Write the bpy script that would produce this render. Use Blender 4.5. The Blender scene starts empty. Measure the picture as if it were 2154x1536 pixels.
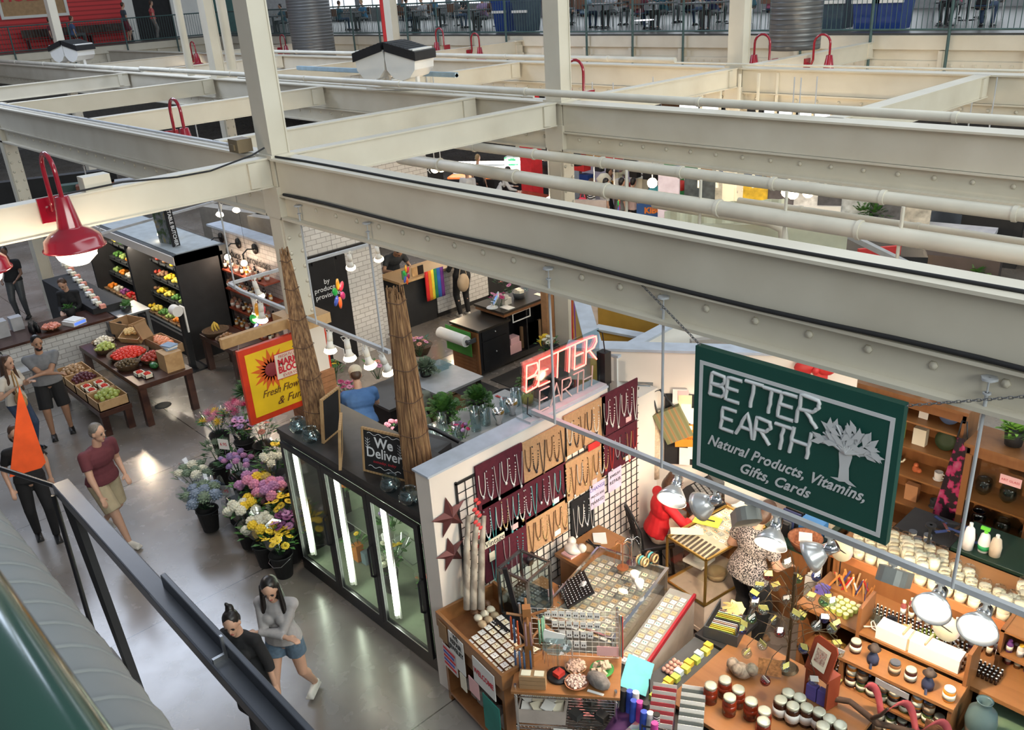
import bpy,math,random
from mathutils import Vector,Matrix,Euler
PI = math.pi
TR,RO,IDM = Matrix.Translation,Matrix.Rotation,Matrix.Identity
random.seed(7)
scene = bpy.context.scene
COL = scene.collection

# ------------------------------------------------------------------ camera
CAM_H = 6.4
YAW,PIT,ROL,FPX = 0.833,0.414,-0.0635,1836.0
_F = Vector((-math.sin(YAW)*math.cos(PIT),math.cos(YAW)*math.cos(PIT),-math.sin(PIT)))
_R = _F.cross(Vector((0,0,1))).normalized()
_U = _R.cross(_F)
CR = _R*math.cos(ROL) + _U*math.sin(ROL)
CU = -_R*math.sin(ROL) + _U*math.cos(ROL)
cam_data = bpy.data.cameras.new('camera')
cam = bpy.data.objects.new('camera',cam_data)
COL.objects.link(cam)
cam.matrix_world = Matrix((
    (CR.x,CU.x,-_F.x,0.0),(CR.y,CU.y,-_F.y,0.0),(CR.z,CU.z,-_F.z,CAM_H),(0,0,0,1)))
cam_data.sensor_width = 36.0
cam_data.lens = 36.0*FPX/2154.0
cam_data.clip_end = 300
cam_data.clip_start = 0.02
cam_data.dof.use_dof = True
cam_data.dof.focus_distance = 9.0
cam_data.dof.aperture_fstop = 14.0
scene.camera = cam

# ------------------------------------------------------------------ view and sky
scene.view_settings.view_transform = 'Standard'
scene.view_settings.look = 'None'
scene.view_settings.gamma = 1.0
scene.view_settings.use_curve_mapping = False
scene.view_settings.exposure = 0.0
world = bpy.data.worlds.new('world'); scene.world = world
world.use_nodes = True
_n = world.node_tree.nodes; _l = world.node_tree.links
_n.clear()
_o = _n.new('ShaderNodeOutputWorld'); _b = _n.new('ShaderNodeBackground')
_tc = _n.new('ShaderNodeTexCoord'); _sx = _n.new('ShaderNodeSeparateXYZ'); _cr = _n.new('ShaderNodeValToRGB')
_l.new(_tc.outputs['Generated'],_sx.inputs[0]); _l.new(_sx.outputs['Z'],_cr.inputs[0])
_cr.color_ramp.elements[0].position = 0.0; _cr.color_ramp.elements[0].color = (0.45,0.50,0.58,1)
_cr.color_ramp.elements[1].position = 0.6; _cr.color_ramp.elements[1].color = (0.80,0.90,1.0,1)
_l.new(_cr.outputs[0],_b.inputs['Color']); _b.inputs['Strength'].default_value = 0.32
_l.new(_b.outputs[0],_o.inputs['Surface'])

def area_light(name,loc,target,sx,sy,power,color):
    d = bpy.data.lights.new(name,'AREA'); d.shape = 'RECTANGLE'; d.size = sx; d.size_y = sy
    d.energy = power; d.color = color
    o = bpy.data.objects.new(name,d); COL.objects.link(o); o.location = loc
    o.rotation_euler = (Vector(target)-Vector(loc)).to_track_quat('-Z','Y').to_euler()
    return o
def point_light(p,e,c,r=.1):
    d = bpy.data.lights.new('lamp_light','POINT'); d.energy = e; d.color = c; d.shadow_soft_size = r
    o = bpy.data.objects.new('lamp_light',d); COL.objects.link(o); o.location = p
# daylight through the high windows on the two long sides of the hall; the two roof lights are added
area_light('clerestory_daylight',(14,6,11),(-10,9,2),26,5,3900,(0.95,1.0,0.92))
area_light('added_roof_light_left',(-25,6,13),(-22,5,0),16,5,2100,(0.72,0.82,1.0))  # unseen panel, added so the aisle floor reflects a bluish sheen
area_light('added_roof_light_middle',(-4,9,13),(-6,8,0),30,2.5,800,(0.9,0.96,1.0))  # unseen strip, added for contrast and a highlight along the near handrail
area_light('far_window_daylight',(-14,33,10),(-12,12,3),40,6,1500,(0.82,0.9,1.0))

# ------------------------------------------------------------------ materials (all procedural)
_M = {}
def mat(name,col=(0.5,0.5,0.5),rough=0.6,metal=0.0,emit=None,es=1.0,var=0.12,scale=6.0,glass=False,bump=0.0,coat=0.0,alpha=1.0,spec=0.5):
    if name in _M: return _M[name]
    m = bpy.data.materials.new(name); m.use_nodes = True; _M[name] = m
    nt = m.node_tree; n = nt.nodes; l = nt.links
    b = n['Principled BSDF']
    b.inputs['Roughness'].default_value = rough; b.inputs['Metallic'].default_value = metal
    b.inputs['Specular IOR Level'].default_value = spec
    if coat: b.inputs['Coat Weight'].default_value = coat; b.inputs['Coat Roughness'].default_value = 0.12
    if glass:
        b.inputs['Transmission Weight'].default_value = 0.0
        out = n['Material Output']; mx = n.new('ShaderNodeMixShader'); tr = n.new('ShaderNodeBsdfTransparent')
        gl = n.new('ShaderNodeBsdfGlossy'); gl.inputs['Roughness'].default_value = 0.05
        lw = n.new('ShaderNodeLayerWeight'); pw = n.new('ShaderNodeMath'); pw.operation = 'POWER'; pw.inputs[1].default_value = 3.5
        mt = n.new('ShaderNodeMath'); mt.operation = 'MULTIPLY_ADD'; mt.inputs[1].default_value = 0.55; mt.inputs[2].default_value = 1.0-alpha; mt.use_clamp = True
        tr.inputs['Color'].default_value = (*col,1)
        l.new(lw.outputs['Facing'],pw.inputs[0]); l.new(pw.outputs[0],mt.inputs[0]); l.new(mt.outputs[0],mx.inputs[0])
        l.new(tr.outputs[0],mx.inputs[1]); l.new(gl.outputs[0],mx.inputs[2]); l.new(mx.outputs[0],out.inputs['Surface'])
        return m
    tc = n.new('ShaderNodeTexCoord'); nz = n.new('ShaderNodeTexNoise')
    nz.inputs['Scale'].default_value = scale; nz.inputs['Detail'].default_value = 3
    l.new(tc.outputs['Object'],nz.inputs['Vector'])
    r = n.new('ShaderNodeValToRGB'); l.new(nz.outputs['Fac'],r.inputs[0])
    r.color_ramp.elements[0].position = 0.3; r.color_ramp.elements[1].position = 0.7
    r.color_ramp.elements[0].color = (*[c*(1-var) for c in col],1)
    r.color_ramp.elements[1].color = (*[min(1,c*(1+var)) for c in col],1)
    l.new(r.outputs[0],b.inputs['Base Color'])
    if emit: b.inputs['Emission Color'].default_value = (*emit,1); b.inputs['Emission Strength'].default_value = es
    if bump:
        bp = n.new('ShaderNodeBump'); bp.inputs['Strength'].default_value = bump; bp.inputs['Distance'].default_value = 0.02
        l.new(nz.outputs['Fac'],bp.inputs['Height']); l.new(bp.outputs[0],b.inputs['Normal'])
    m['_base'] = list(col)
    return m

def mat_ramp(name,stops,kind='noise',scale=20.0,rough=0.7,axis=None,bump=0.0,dist=0.0,metal=0.0,stretch=(1,1,1)):
    """a texture pattern run through a ramp of colours"""
    if name in _M: return _M[name]
    m = bpy.data.materials.new(name); m.use_nodes = True; _M[name] = m
    n = m.node_tree.nodes; l = m.node_tree.links; b = n['Principled BSDF']
    b.inputs['Roughness'].default_value = rough; b.inputs['Metallic'].default_value = metal
    tc = n.new('ShaderNodeTexCoord'); mp = n.new('ShaderNodeMapping'); mp.inputs['Scale'].default_value = stretch
    l.new(tc.outputs['Object'],mp.inputs[0])
    if kind == 'wave':
        t = n.new('ShaderNodeTexWave'); t.bands_direction = axis or 'X'; t.inputs['Distortion'].default_value = dist; o = 'Fac'
    elif kind == 'voronoi':
        t = n.new('ShaderNodeTexVoronoi'); o = 'Distance'
    elif kind == 'vcell':
        t = n.new('ShaderNodeTexVoronoi'); o = 'Color'
    else:
        t = n.new('ShaderNodeTexNoise'); t.inputs['Detail'].default_value = 4; o = 'Fac'
    t.inputs['Scale'].default_value = scale
    l.new(mp.outputs[0],t.inputs['Vector'])
    r = n.new('ShaderNodeValToRGB'); l.new(t.outputs[o],r.inputs[0])
    cr = r.color_ramp
    while len(cr.elements) < len(stops): cr.elements.new(0.5)
    for e,(p,c) in zip(cr.elements,stops): e.position = p; e.color = (*c,1)
    l.new(r.outputs[0],b.inputs['Base Color'])
    if bump:
        bp = n.new('ShaderNodeBump'); bp.inputs['Strength'].default_value = bump; bp.inputs['Distance'].default_value = 0.01
        l.new(t.outputs[o],bp.inputs['Height']); l.new(bp.outputs[0],b.inputs['Normal'])
    return m

def mat_brick(name,c1,c2,mortar,bw=0.2,bh=0.075,horiz='Y',rough=0.4,ms=0.006):
    """running-bond tiles on a vertical face that runs along world X or Y"""
    if name in _M: return _M[name]
    m = bpy.data.materials.new(name); m.use_nodes = True; _M[name] = m
    n = m.node_tree.nodes; l = m.node_tree.links; b = n['Principled BSDF']; b.inputs['Roughness'].default_value = rough
    g = n.new('ShaderNodeNewGeometry'); s = n.new('ShaderNodeSeparateXYZ'); c = n.new('ShaderNodeCombineXYZ')
    l.new(g.outputs['Position'],s.inputs[0]); l.new(s.outputs[horiz],c.inputs['X']); l.new(s.outputs['Z'],c.inputs['Y'])
    t = n.new('ShaderNodeTexBrick'); t.inputs['Scale'].default_value = 1.0
    t.inputs['Brick Width'].default_value = bw; t.inputs['Row Height'].default_value = bh; t.inputs['Mortar Size'].default_value = ms
    t.inputs['Color1'].default_value = (*c1,1); t.inputs['Color2'].default_value = (*c2,1); t.inputs['Mortar'].default_value = (*mortar,1)
    l.new(c.outputs[0],t.inputs['Vector']); l.new(t.outputs['Color'],b.inputs['Base Color'])
    bp = n.new('ShaderNodeBump'); bp.inputs['Strength'].default_value = 0.4; bp.inputs['Distance'].default_value = 0.004; bp.invert = True
    l.new(t.outputs['Fac'],bp.inputs['Height']); l.new(bp.outputs[0],b.inputs['Normal'])
    return m

def glow(name,col,strength):
    if name in _M: return _M[name]
    m = bpy.data.materials.new(name); m.use_nodes = True; _M[name] = m
    n = m.node_tree.nodes; l = m.node_tree.links; n.clear()
    o = n.new('ShaderNodeOutputMaterial'); e = n.new('ShaderNodeEmission')
    e.inputs[0].default_value = (*col,1); e.inputs[1].default_value = strength; l.new(e.outputs[0],o.inputs[0])
    return m

# ------------------------------------------------------------------ mesh builder
class MB:
    def __init__(s): s.v = []; s.f = []; s.sm = []
    def add(s,vs,fs,smooth=False,M=None):
        o = len(s.v)
        if M is not None: vs = [M @ Vector(p) for p in vs]
        s.v += [tuple(p) for p in vs]; s.f += [tuple(i+o for i in f) for f in fs]; s.sm += [smooth]*len(fs)
        return s
    def box(s,x0,y0,z0,x1,y1,z1,M=None):
        x0,x1 = min(x0,x1),max(x0,x1); y0,y1 = min(y0,y1),max(y0,y1); z0,z1 = min(z0,z1),max(z0,z1)
        v = [(x0,y0,z0),(x1,y0,z0),(x1,y1,z0),(x0,y1,z0),(x0,y0,z1),(x1,y0,z1),(x1,y1,z1),(x0,y1,z1)]
        return s.add(v,[(0,3,2,1),(4,5,6,7),(0,1,5,4),(1,2,6,5),(2,3,7,6),(3,0,4,7)],False,M)
    def cb(s,c,d,rz=0.0,rx=0.0,ry=0.0):
        M = TR(Vector(c)) @ Euler((rx,ry,rz)).to_matrix().to_4x4()
        return s.box(-d[0]/2,-d[1]/2,-d[2]/2,d[0]/2,d[1]/2,d[2]/2,M)
    def cyl(s,p0,p1,r0,r1=None,n=12,caps=True,smooth=True):
        r1 = r0 if r1 is None else r1
        p0 = Vector(p0); p1 = Vector(p1); d = (p1-p0)
        if d.length < 1e-6: return s
        q = d.normalized().to_track_quat('Z','Y'); vs = []
        for k in range(n):
            a = 2*PI*k/n; e = q @ Vector((math.cos(a),math.sin(a),0)); vs.append(p0+e*r0); vs.append(p1+e*r1)
        s.add(vs,[(2*k,(2*k+2) % (2*n),(2*k+3) % (2*n),2*k+1) for k in range(n)],smooth)
        if caps: s.add(vs,[tuple(2*k for k in reversed(range(n))),tuple(2*k+1 for k in range(n))],False)
        return s
    def tube(s,pts,r,n=8,closed=False):
        pts = [Vector(p) for p in pts]; N = len(pts); rings = []
        rr = r if isinstance(r,(list,tuple)) else [r]*N
        up = None
        for i in range(N):
            a = pts[i-1] if (i > 0 or closed) else pts[i]; b = pts[(i+1) % N] if (i < N-1 or closed) else pts[i]
            d = (b-a).normalized() if (b-a).length > 1e-9 else Vector((0,0,1))
            if up is None: up = Vector((0,0,1)) if abs(d.z) < 0.9 else Vector((1,0,0))
            x = d.cross(up)
            if x.length < 1e-4: x = d.cross(Vector((0.3,1,0.2)))
            x.normalize(); y = x.cross(d).normalized(); up = y
            rings.append([pts[i]+(x*math.cos(2*PI*k/n)+y*math.sin(2*PI*k/n))*rr[i] for k in range(n)])
        vs = [p for r_ in rings for p in r_]; fs = []
        for i in range(N if closed else N-1):
            j = (i+1) % N
            for k in range(n): fs.append((i*n+k,i*n+(k+1) % n,j*n+(k+1) % n,j*n+k))
        s.add(vs,fs,True)
        if not closed: s.add(vs,[tuple(reversed(range(n))),tuple((N-1)*n+k for k in range(n))],False)
        return s
    def lathe(s,prof,c=(0,0,0),n=16,M=None,smooth=True):
        c = Vector(c); vs = []; fs = []
        for (r,z) in prof:
            for k in range(n):
                a = 2*PI*k/n; vs.append((c.x+r*math.cos(a),c.y+r*math.sin(a),c.z+z))
        for i in range(len(prof)-1):
            for k in range(n):
                fs.append((i*n+k,i*n+(k+1) % n,(i+1)*n+(k+1) % n,(i+1)*n+k))
        if prof[0][0] > 1e-5: fs.append(tuple(reversed(range(n))))
        if prof[-1][0] > 1e-5: fs.append(tuple((len(prof)-1)*n+k for k in range(n)))
        return s.add(vs,fs,smooth,M)
    def ball(s,c,r,n=10,sc=(1,1,1),M=None):
        m = max(4,n//2+1); vs = []; fs = []
        for i in range(m+1):
            t = PI*i/m
            for k in range(n):
                a = 2*PI*k/n; vs.append(Vector((c[0]+r*sc[0]*math.sin(t)*math.cos(a),c[1]+r*sc[1]*math.sin(t)*math.sin(a),c[2]-r*sc[2]*math.cos(t))))
        for i in range(m):
            for k in range(n): fs.append((i*n+k,i*n+(k+1) % n,(i+1)*n+(k+1) % n,(i+1)*n+k))
        return s.add(vs,fs,True,M)
    def prism(s,poly,h0,h1,M=None):
        """poly in local XY, extruded along Z from h0 to h1"""
        n = len(poly); vs = [(x,y,h0) for x,y in poly]+[(x,y,h1) for x,y in poly]
        fs = [tuple(reversed(range(n))),tuple(range(n,2*n))]+[(k,(k+1) % n,n+(k+1) % n,n+k) for k in range(n)]
        return s.add(vs,fs,False,M)
    def sheet(s,grid,th=0.004,smooth=True):
        """grid of points -> a thin solid cloth"""
        R = len(grid); Cn = len(grid[0]); top = []; nor = []
        g = [[Vector(p) for p in r] for r in grid]
        for i in range(R):
            for j in range(Cn):
                a = g[min(i+1,R-1)][j]-g[max(i-1,0)][j]; b = g[i][min(j+1,Cn-1)]-g[i][max(j-1,0)]
                nn = a.cross(b); nn = nn.normalized() if nn.length > 1e-9 else Vector((0,0,1)); nor.append(nn); top.append(g[i][j])
        vs = [p+q*th/2 for p,q in zip(top,nor)]+[p-q*th/2 for p,q in zip(top,nor)]; N = R*Cn; fs = []
        for i in range(R-1):
            for j in range(Cn-1):
                a = i*Cn+j; fs.append((a,a+1,a+Cn+1,a+Cn)); fs.append((N+a,N+a+Cn,N+a+Cn+1,N+a+1))
        for i in range(R-1):
            a = i*Cn; fs.append((a,a+Cn,N+a+Cn,N+a)); a = i*Cn+Cn-1; fs.append((a+Cn,a,N+a,N+a+Cn))
        for j in range(Cn-1):
            fs.append((j+1,j,N+j,N+j+1)); a = (R-1)*Cn+j; fs.append((a,a+1,N+a+1,N+a))
        return s.add(vs,fs,smooth)
    def build(s,name,m,parent=None,loc=(0,0,0),bevel=0.0):
        me = bpy.data.meshes.new(name); me.from_pydata([tuple(p) for p in s.v],[],s.f)
        me.polygons.foreach_set('use_smooth',s.sm); me.update()
        if m is not None: me.materials.append(m)
        o = bpy.data.objects.new(name,me); COL.objects.link(o)
        if parent is not None: o.parent = parent
        o.location = loc
        if bevel:
            md = o.modifiers.new('bevel','BEVEL'); md.width = bevel; md.segments = 2; md.limit_method = 'ANGLE'
        return o

def tag(o,label=None,cat=None,group=None,kind=None):
    if label: o['label'] = label
    if cat: o['category'] = cat
    if group: o['group'] = group
    if kind: o['kind'] = kind
    return o
def thing(name,label,cat,loc=(0,0,0),rz=0.0,group=None):
    o = bpy.data.objects.new(name,None); COL.objects.link(o); o.location = loc; o.rotation_euler = (0,0,rz)
    o.empty_display_size = 0.1
    return tag(o,label,cat,group)
def struct(name,mb,m,**k): return tag(mb.build(name,m,**k),kind='structure')
_kids = {}
def kids(o):
    return [c for c in COL.objects if c.parent is o]
def make_dup(root):
    """returns a function that copies a finished thing with its parts and sub-parts"""
    tree = [(c,kids(c)) for c in kids(root)]; used = [False]
    def place(loc,rz=None,label=None,group=None,cat=None,scale=None,rot=None):
        if not used[0]: used[0] = True; r = root
        else:
            r = root.copy(); COL.objects.link(r)
            for c,gs in tree:
                d = c.copy(); COL.objects.link(d); d.parent = r
                for g in gs:
                    e = g.copy(); COL.objects.link(e); e.parent = d
        r.location = loc
        if rz is not None: r.rotation_euler = (0,0,rz)
        if rot is not None: r.rotation_euler = rot
        if scale is not None: r.scale = scale if isinstance(scale,(tuple,list)) else (scale,)*3
        if label: r['label'] = label
        if group: r['group'] = group
        if cat: r['category'] = cat
        return r
    return place

def at(px,py,x=None,y=None,z=None):
    """the point of the place seen at a pixel of the photograph, on a plane x, y or z"""
    d = CR*(px-1077.0)+CU*(768.0-py)+_F*FPX
    if z is not None: t = (z-CAM_H)/d.z
    elif x is not None: t = x/d.x
    else: t = y/d.y
    return Vector((d.x*t,d.y*t,CAM_H+d.z*t))

def basis(o,right,up):
    r = Vector(right).normalized(); u = Vector(up).normalized(); n = r.cross(u).normalized(); u = n.cross(r)
    return Matrix(((r.x,u.x,n.x,o[0]),(r.y,u.y,n.y,o[1]),(r.z,u.z,n.z,o[2]),(0,0,0,1)))
def text(s,size,parent,M,m,name='lettering',th=0.003,shear=0.0,align='CENTER',sx=1.0,space=1.0,bold=0.0):
    """writing as solid letters; M places it in the frame of its parent"""
    c = bpy.data.curves.new('t','FONT'); c.body = s; c.size = size; c.extrude = th/2; c.shear = shear; c.resolution_u = 3
    c.align_x = align; c.align_y = 'CENTER'; c.space_character = space; c.offset = bold
    t = bpy.data.objects.new('t',c)
    me = bpy.data.meshes.new_from_object(t); bpy.data.objects.remove(t); bpy.data.curves.remove(c)
    me.transform(M @ Matrix.Diagonal((sx,1,1,1))); me.materials.clear(); me.materials.append(m)
    o = bpy.data.objects.new(name,me); COL.objects.link(o); o.parent = parent
    return o
X,Y,Z = Vector((1,0,0)),Vector((0,1,0)),Vector((0,0,1))
# ------------------------------------------------------------------ shared materials
CREAM = mat_ramp('cream_steel_paint',[(0.0,(0.53,0.48,0.385)),(0.45,(0.63,0.585,0.485)),(0.8,(0.69,0.65,0.55))],scale=1.6,rough=0.42,bump=0.05)
CREAM2 = mat('cream_pipe_paint',(0.66,0.63,0.54),0.45,var=0.1,scale=2)
WHITEP = mat('white_paint',(0.78,0.77,0.74),0.55,var=0.05,scale=2)
WARMW = mat('warm_white_wall_paint',(0.80,0.73,0.66),0.65,var=0.04,scale=2)
GREYP = mat('grey_metal_paint',(0.48,0.50,0.53),0.4,var=0.08)
BLACK = mat('black_paint',(0.012,0.012,0.014),0.35,var=0.2)
BLACKM = mat('matt_black',(0.015,0.015,0.017),0.75,var=0.2)
DARKG = mat('dark_grey',(0.06,0.065,0.07),0.5)
REDE = mat('red_enamel',(0.30,0.006,0.02),0.18,var=0.05,coat=0.6)
RED = mat('red_paint',(0.55,0.03,0.03),0.45)
OAK = mat_ramp('oak_wood',[(0.0,(0.17,0.065,0.022)),(0.5,(0.26,0.11,0.04)),(1.0,(0.32,0.14,0.05))],'noise',14,0.4,stretch=(1,1,.12))
OAKT = mat_ramp('oak_top',[(0.0,(0.21,0.085,0.03)),(0.5,(0.31,0.14,0.05)),(1.0,(0.35,0.165,0.06))],'noise',14,0.35,stretch=(.12,1,1))
DWOOD = mat_ramp('dark_stained_wood',[(0.0,(0.03,0.01,0.008)),(1.0,(0.075,0.03,0.02))],'wave',5,0.3,'X',dist=5)
PINE = mat_ramp('pine_wood',[(0.0,(0.42,0.25,0.11)),(1.0,(0.56,0.36,0.18))],'wave',8,0.55,'X',dist=4)
CARD = mat('cardboard',(0.33,0.2,0.10),0.8,var=0.1)
GREENM = mat('dark_green_metal',(0.012,0.10,0.085),0.3,var=0.15)
RAILG = mat('green_rail_paint',(0.05,0.10,0.10),0.4)
SILVER = mat('polished_aluminium',(0.85,0.85,0.86),0.14,1.0,var=0.03)
STEEL = mat('brushed_steel',(0.6,0.61,0.62),0.3,1.0,var=0.05)
CHROME = mat('chrome',(0.8,0.8,0.8),0.1,1.0,var=0.02)
BRASS = mat('gold_trim',(0.72,0.48,0.14),0.28,0.9,var=0.05)
GLASS = mat('clear_glass',(0.97,0.97,0.95),glass=True,alpha=0.96)
GLASSV = mat('vase_glass',(0.80,0.90,0.91),glass=True,alpha=0.86)
GLASSG = mat('greenish_glass',(0.68,0.82,0.80),glass=True,alpha=0.84)
CELLO = mat('cellophane',(0.93,0.95,0.97),glass=True,alpha=0.86)
PAPER = mat('white_paper',(0.8,0.79,0.76),0.7,var=0.03)
CREAMC = mat('cream_card',(0.82,0.76,0.6),0.7,var=0.03)
PINKP = mat('pink_paper',(0.85,0.5,0.5),0.7,var=0.03)
YELP = mat('yellow_paper',(0.9,0.85,0.25),0.7,var=0.03)
INK = mat('black_ink',(0.02,0.02,0.02),0.6)
WINK = mat('white_ink',(0.8,0.82,0.84),0.6,var=0.02)
REDINK = mat('red_ink',(0.6,0.03,0.05),0.6)
LEAF = mat('green_leaf',(0.06,0.17,0.035),0.5,var=0.4,scale=20)
LEAFD = mat('dark_green_leaf',(0.02,0.08,0.02),0.5,var=0.4,scale=20)
LEAFG = mat('grey_green_leaf',(0.16,0.22,0.15),0.6,var=0.3,scale=20)
def paint(name,c,r=0.5,**k): return mat(name,c,r,**k)
BULB = glow('warm_bulb_glow',(1.0,0.80,0.52),14)
BULBW = glow('white_bulb_glow',(1.0,0.93,0.8),20)
# ================================================================== THE HALL
def floor_mat():
    m = bpy.data.materials.new('polished_concrete'); m.use_nodes = True
    n = m.node_tree.nodes; l = m.node_tree.links; b = n['Principled BSDF']
    g = n.new('ShaderNodeNewGeometry'); nz = n.new('ShaderNodeTexNoise'); nz.inputs['Scale'].default_value = 0.9; nz.inputs['Detail'].default_value = 6
    l.new(g.outputs['Position'],nz.inputs['Vector'])
    r = n.new('ShaderNodeValToRGB'); l.new(nz.outputs['Fac'],r.inputs[0])
    r.color_ramp.elements[0].position = 0.35; r.color_ramp.elements[0].color = (0.16,0.135,0.115,1)
    r.color_ramp.elements[1].position = 0.68; r.color_ramp.elements[1].color = (0.26,0.235,0.215,1)
    s = n.new('ShaderNodeSeparateXYZ'); l.new(g.outputs['Position'],s.inputs[0])
    def line(axis,off,per,w):
        a = n.new('ShaderNodeMath'); a.operation = 'ADD'; a.inputs[1].default_value = off; l.new(s.outputs[axis],a.inputs[0])
        p = n.new('ShaderNodeMath'); p.operation = 'PINGPONG'; p.inputs[1].default_value = per/2; l.new(a.outputs[0],p.inputs[0])
        c = n.new('ShaderNodeMath'); c.operation = 'LESS_THAN'; c.inputs[1].default_value = w; l.new(p.outputs[0],c.inputs[0]); return c
    a = line('X',8.7,3.35,0.007); c = line('Y',-4.7,6.0,0.007)
    mx = n.new('ShaderNodeMath'); mx.operation = 'MAXIMUM'; l.new(a.outputs[0],mx.inputs[0]); l.new(c.outputs[0],mx.inputs[1])
    mix = n.new('ShaderNodeMix'); mix.data_type = 'RGBA'; l.new(mx.outputs[0],mix.inputs['Factor']); l.new(r.outputs[0],mix.inputs['A']); mix.inputs['B'].default_value = (0.03,0.025,0.02,1)
    l.new(mix.outputs['Result'],b.inputs['Base Color'])
    n2 = n.new('ShaderNodeTexNoise'); n2.inputs['Scale'].default_value = 3.5; n2.inputs['Detail'].default_value = 8; l.new(g.outputs['Position'],n2.inputs['Vector'])
    mr = n.new('ShaderNodeMapRange'); mr.inputs['To Min'].default_value = 0.16; mr.inputs['To Max'].default_value = 0.36; l.new(n2.outputs['Fac'],mr.inputs['Value']); l.new(mr.outputs[0],b.inputs['Roughness'])
    b.inputs['Specular IOR Level'].default_value = 0.8; b.inputs['Coat Weight'].default_value = 0.5; b.inputs['Coat Roughness'].default_value = 0.16
    return m
struct('floor',MB().box(-50,-6,-0.2,8,34,0),floor_mat())
struct('trim_floor_drain',MB().lathe([(0.0,0.0),(0.14,0.0),(0.14,0.006),(0.10,0.008),(0.0,0.004)],n=20),DARKG,loc=(-14.3,4.75,0.0))

# --- gallery (upper floor) round the hall
GAL = mat('gallery_floor',(0.09,0.085,0.08),0.35)
struct('floor_gallery_far',MB().box(-50,20.95,4.55,8,31,4.8),GAL)
struct('floor_gallery_left',MB().box(-50,-6,4.55,-43.3,20.95,4.8),GAL)
struct('floor_gallery_near',MB().box(-20,-6,4.6,8,-0.35,4.8),GAL)
def fascia(name,along,p,a0,a1,step):
    mb = MB()
    def bx(u0,u1,d0,d1,z0,z1):
        if along == 'X': mb.box(u0,p-d1,z0,u1,p-d0,z1)
        else: mb.box(p+d0,u0,z0,p+d1,u1,z1)
    bx(a0,a1,-0.25,0.10,4.46,4.76); bx(a0,a1,-0.25,0.0,3.9,4.46); bx(a0,a1,-0.25,0.06,4.06,4.22); bx(a0,a1,-0.3,0.16,3.84,3.9)
    u = a0
    while u < a1:
        bx(u,u+0.10,0,0.15,3.9,4.44)
        for q in range(1,7): bx(u+q*step/7,u+q*step/7+0.05,0.05,0.09,4.11,4.16)
        u += step
    struct(name,mb,CREAM)
fascia('trim_gallery_edge_far','X',20.95,-43.3,8,1.75)
fascia('trim_gallery_edge_left','Y',-43.3,-6,20.95,2.4)
# far wall of the hall: windows above and below
WALLG = mat('grey_far_wall',(0.30,0.30,0.31),0.7)
struct('wall_far',MB().box(-50,31,0,8,31.3,5.5).box(-50,31,8.5,8,31.3,9.5),WALLG)
struct('wall_left',MB().box(-50.3,-6,0,-50,31.3,9.5),WALLG)
SKYW = glow('daylight_window',(0.86,0.94,1.0),1.7)
for i in range(14):
    x0 = -49+i*4.05
    w = struct('window_%d' % (i+1),MB().box(x0,30.98,5.5,x0+3.6,31.02,8.5),SKYW)
    fr = MB().box(x0-0.45,30.9,5.5,x0,31.1,8.5)
    for q in (1,2): fr.box(x0+q*1.2-0.03,30.93,5.5,x0+q*1.2+0.03,31,8.5)
    fr.box(x0,30.93,6.5,x0+3.6,31,6.56)
    fr.build('window_frame',GREYP,w)
for i,(x0,x1) in enumerate([(-22.6,-20.6),(-18.6,-17.4),(-17.1,-14.0),(-27.5,-25.5)]):
    w = struct('window_%d' % (i+20),MB().box(x0,30.9,0.3,x1,30.96,3.4),glow('street_daylight',(0.95,0.97,1.0),2.6))
    MB().box(x0-0.06,30.85,0,x0,31,3.5).box(x1,30.85,0,x1+0.06,31,3.5).box((x0+x1)/2-.03,30.86,0,(x0+x1)/2+.03,30.95,3.4).build('window_frame',DARKG,w)

# --- railings
def railing(label,along,p,a0,a1,post_step):
    t = thing('gallery_railing',label,'railing',(p,a0,4.8) if along == 'Y' else (a0,p,4.8))
    L = a1-a0
    def V(u,z): return (0,u,z) if along == 'Y' else (u,0,z)
    MB().tube([V(0,1.06),V(L,1.06)],0.03,6).build('top_rail',RAILG,t)
    MB().tube([V(0,0.09),V(L,0.09)],0.025,6).build('bottom_rail',RAILG,t)
    b = MB(); u = 0.05
    while u < L: b.cyl(V(u,0.09),V(u,1.05),0.009,n=4,caps=False); u += 0.118
    tag(b.build('baluster',RAILG,t),kind='stuff')
    u = 0.0; protos = None
    while u <= L:
        o = MB().cyl(V(0,-0.95),V(0,1.05),0.035,n=6).build('post',RAILG,t) if protos is None else protos.copy()
        if protos is None: protos = o
        else: COL.objects.link(o); o.parent = t
        o.location = V(u,0); u += post_step
railing('long dark green railing with slim balusters along the far gallery','X',20.75,-43.1,7.5,1.75)
railing('dark green railing along the left gallery in front of the red wall','Y',-43.1,-5,20.75,2.4)

# --- left gallery: red siding wall, framed windows, doors
t = struct('wall_red_siding',MB().box(-46.4,-6,4.8,-46.2,18.0,9.2),mat_ramp('red_siding',[(0.0,(0.30,0.012,0.015)),(0.25,(0.62,0.03,0.035)),(1.0,(0.66,0.035,0.04))],'wave',1.6,0.5,'Z'))
for (y0,y1,cap) in [(12.6,15.3,True),(8.6,11.4,False)]:
    w = struct('window_%d' % (30+int(y0)),MB().box(-46.19,y0,6.25,-46.15,y1,8.2),mat('tan_poster',(0.42,0.26,0.13),0.6))
    MB().box(-46.2,y0-.12,6.13,-46.1,y1+.12,6.25).box(-46.2,y0-.12,6.25,-46.1,y0,8.3).box(-46.2,y1,6.25,-46.1,y1+.12,8.3).build('window_frame',WHITEP,w)
    if cap: text('HOLDER',0.62,w,basis((-46.13,(y0+y1)/2,7.05),Y,Z),REDINK,sx=1.1,bold=0.015)
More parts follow.
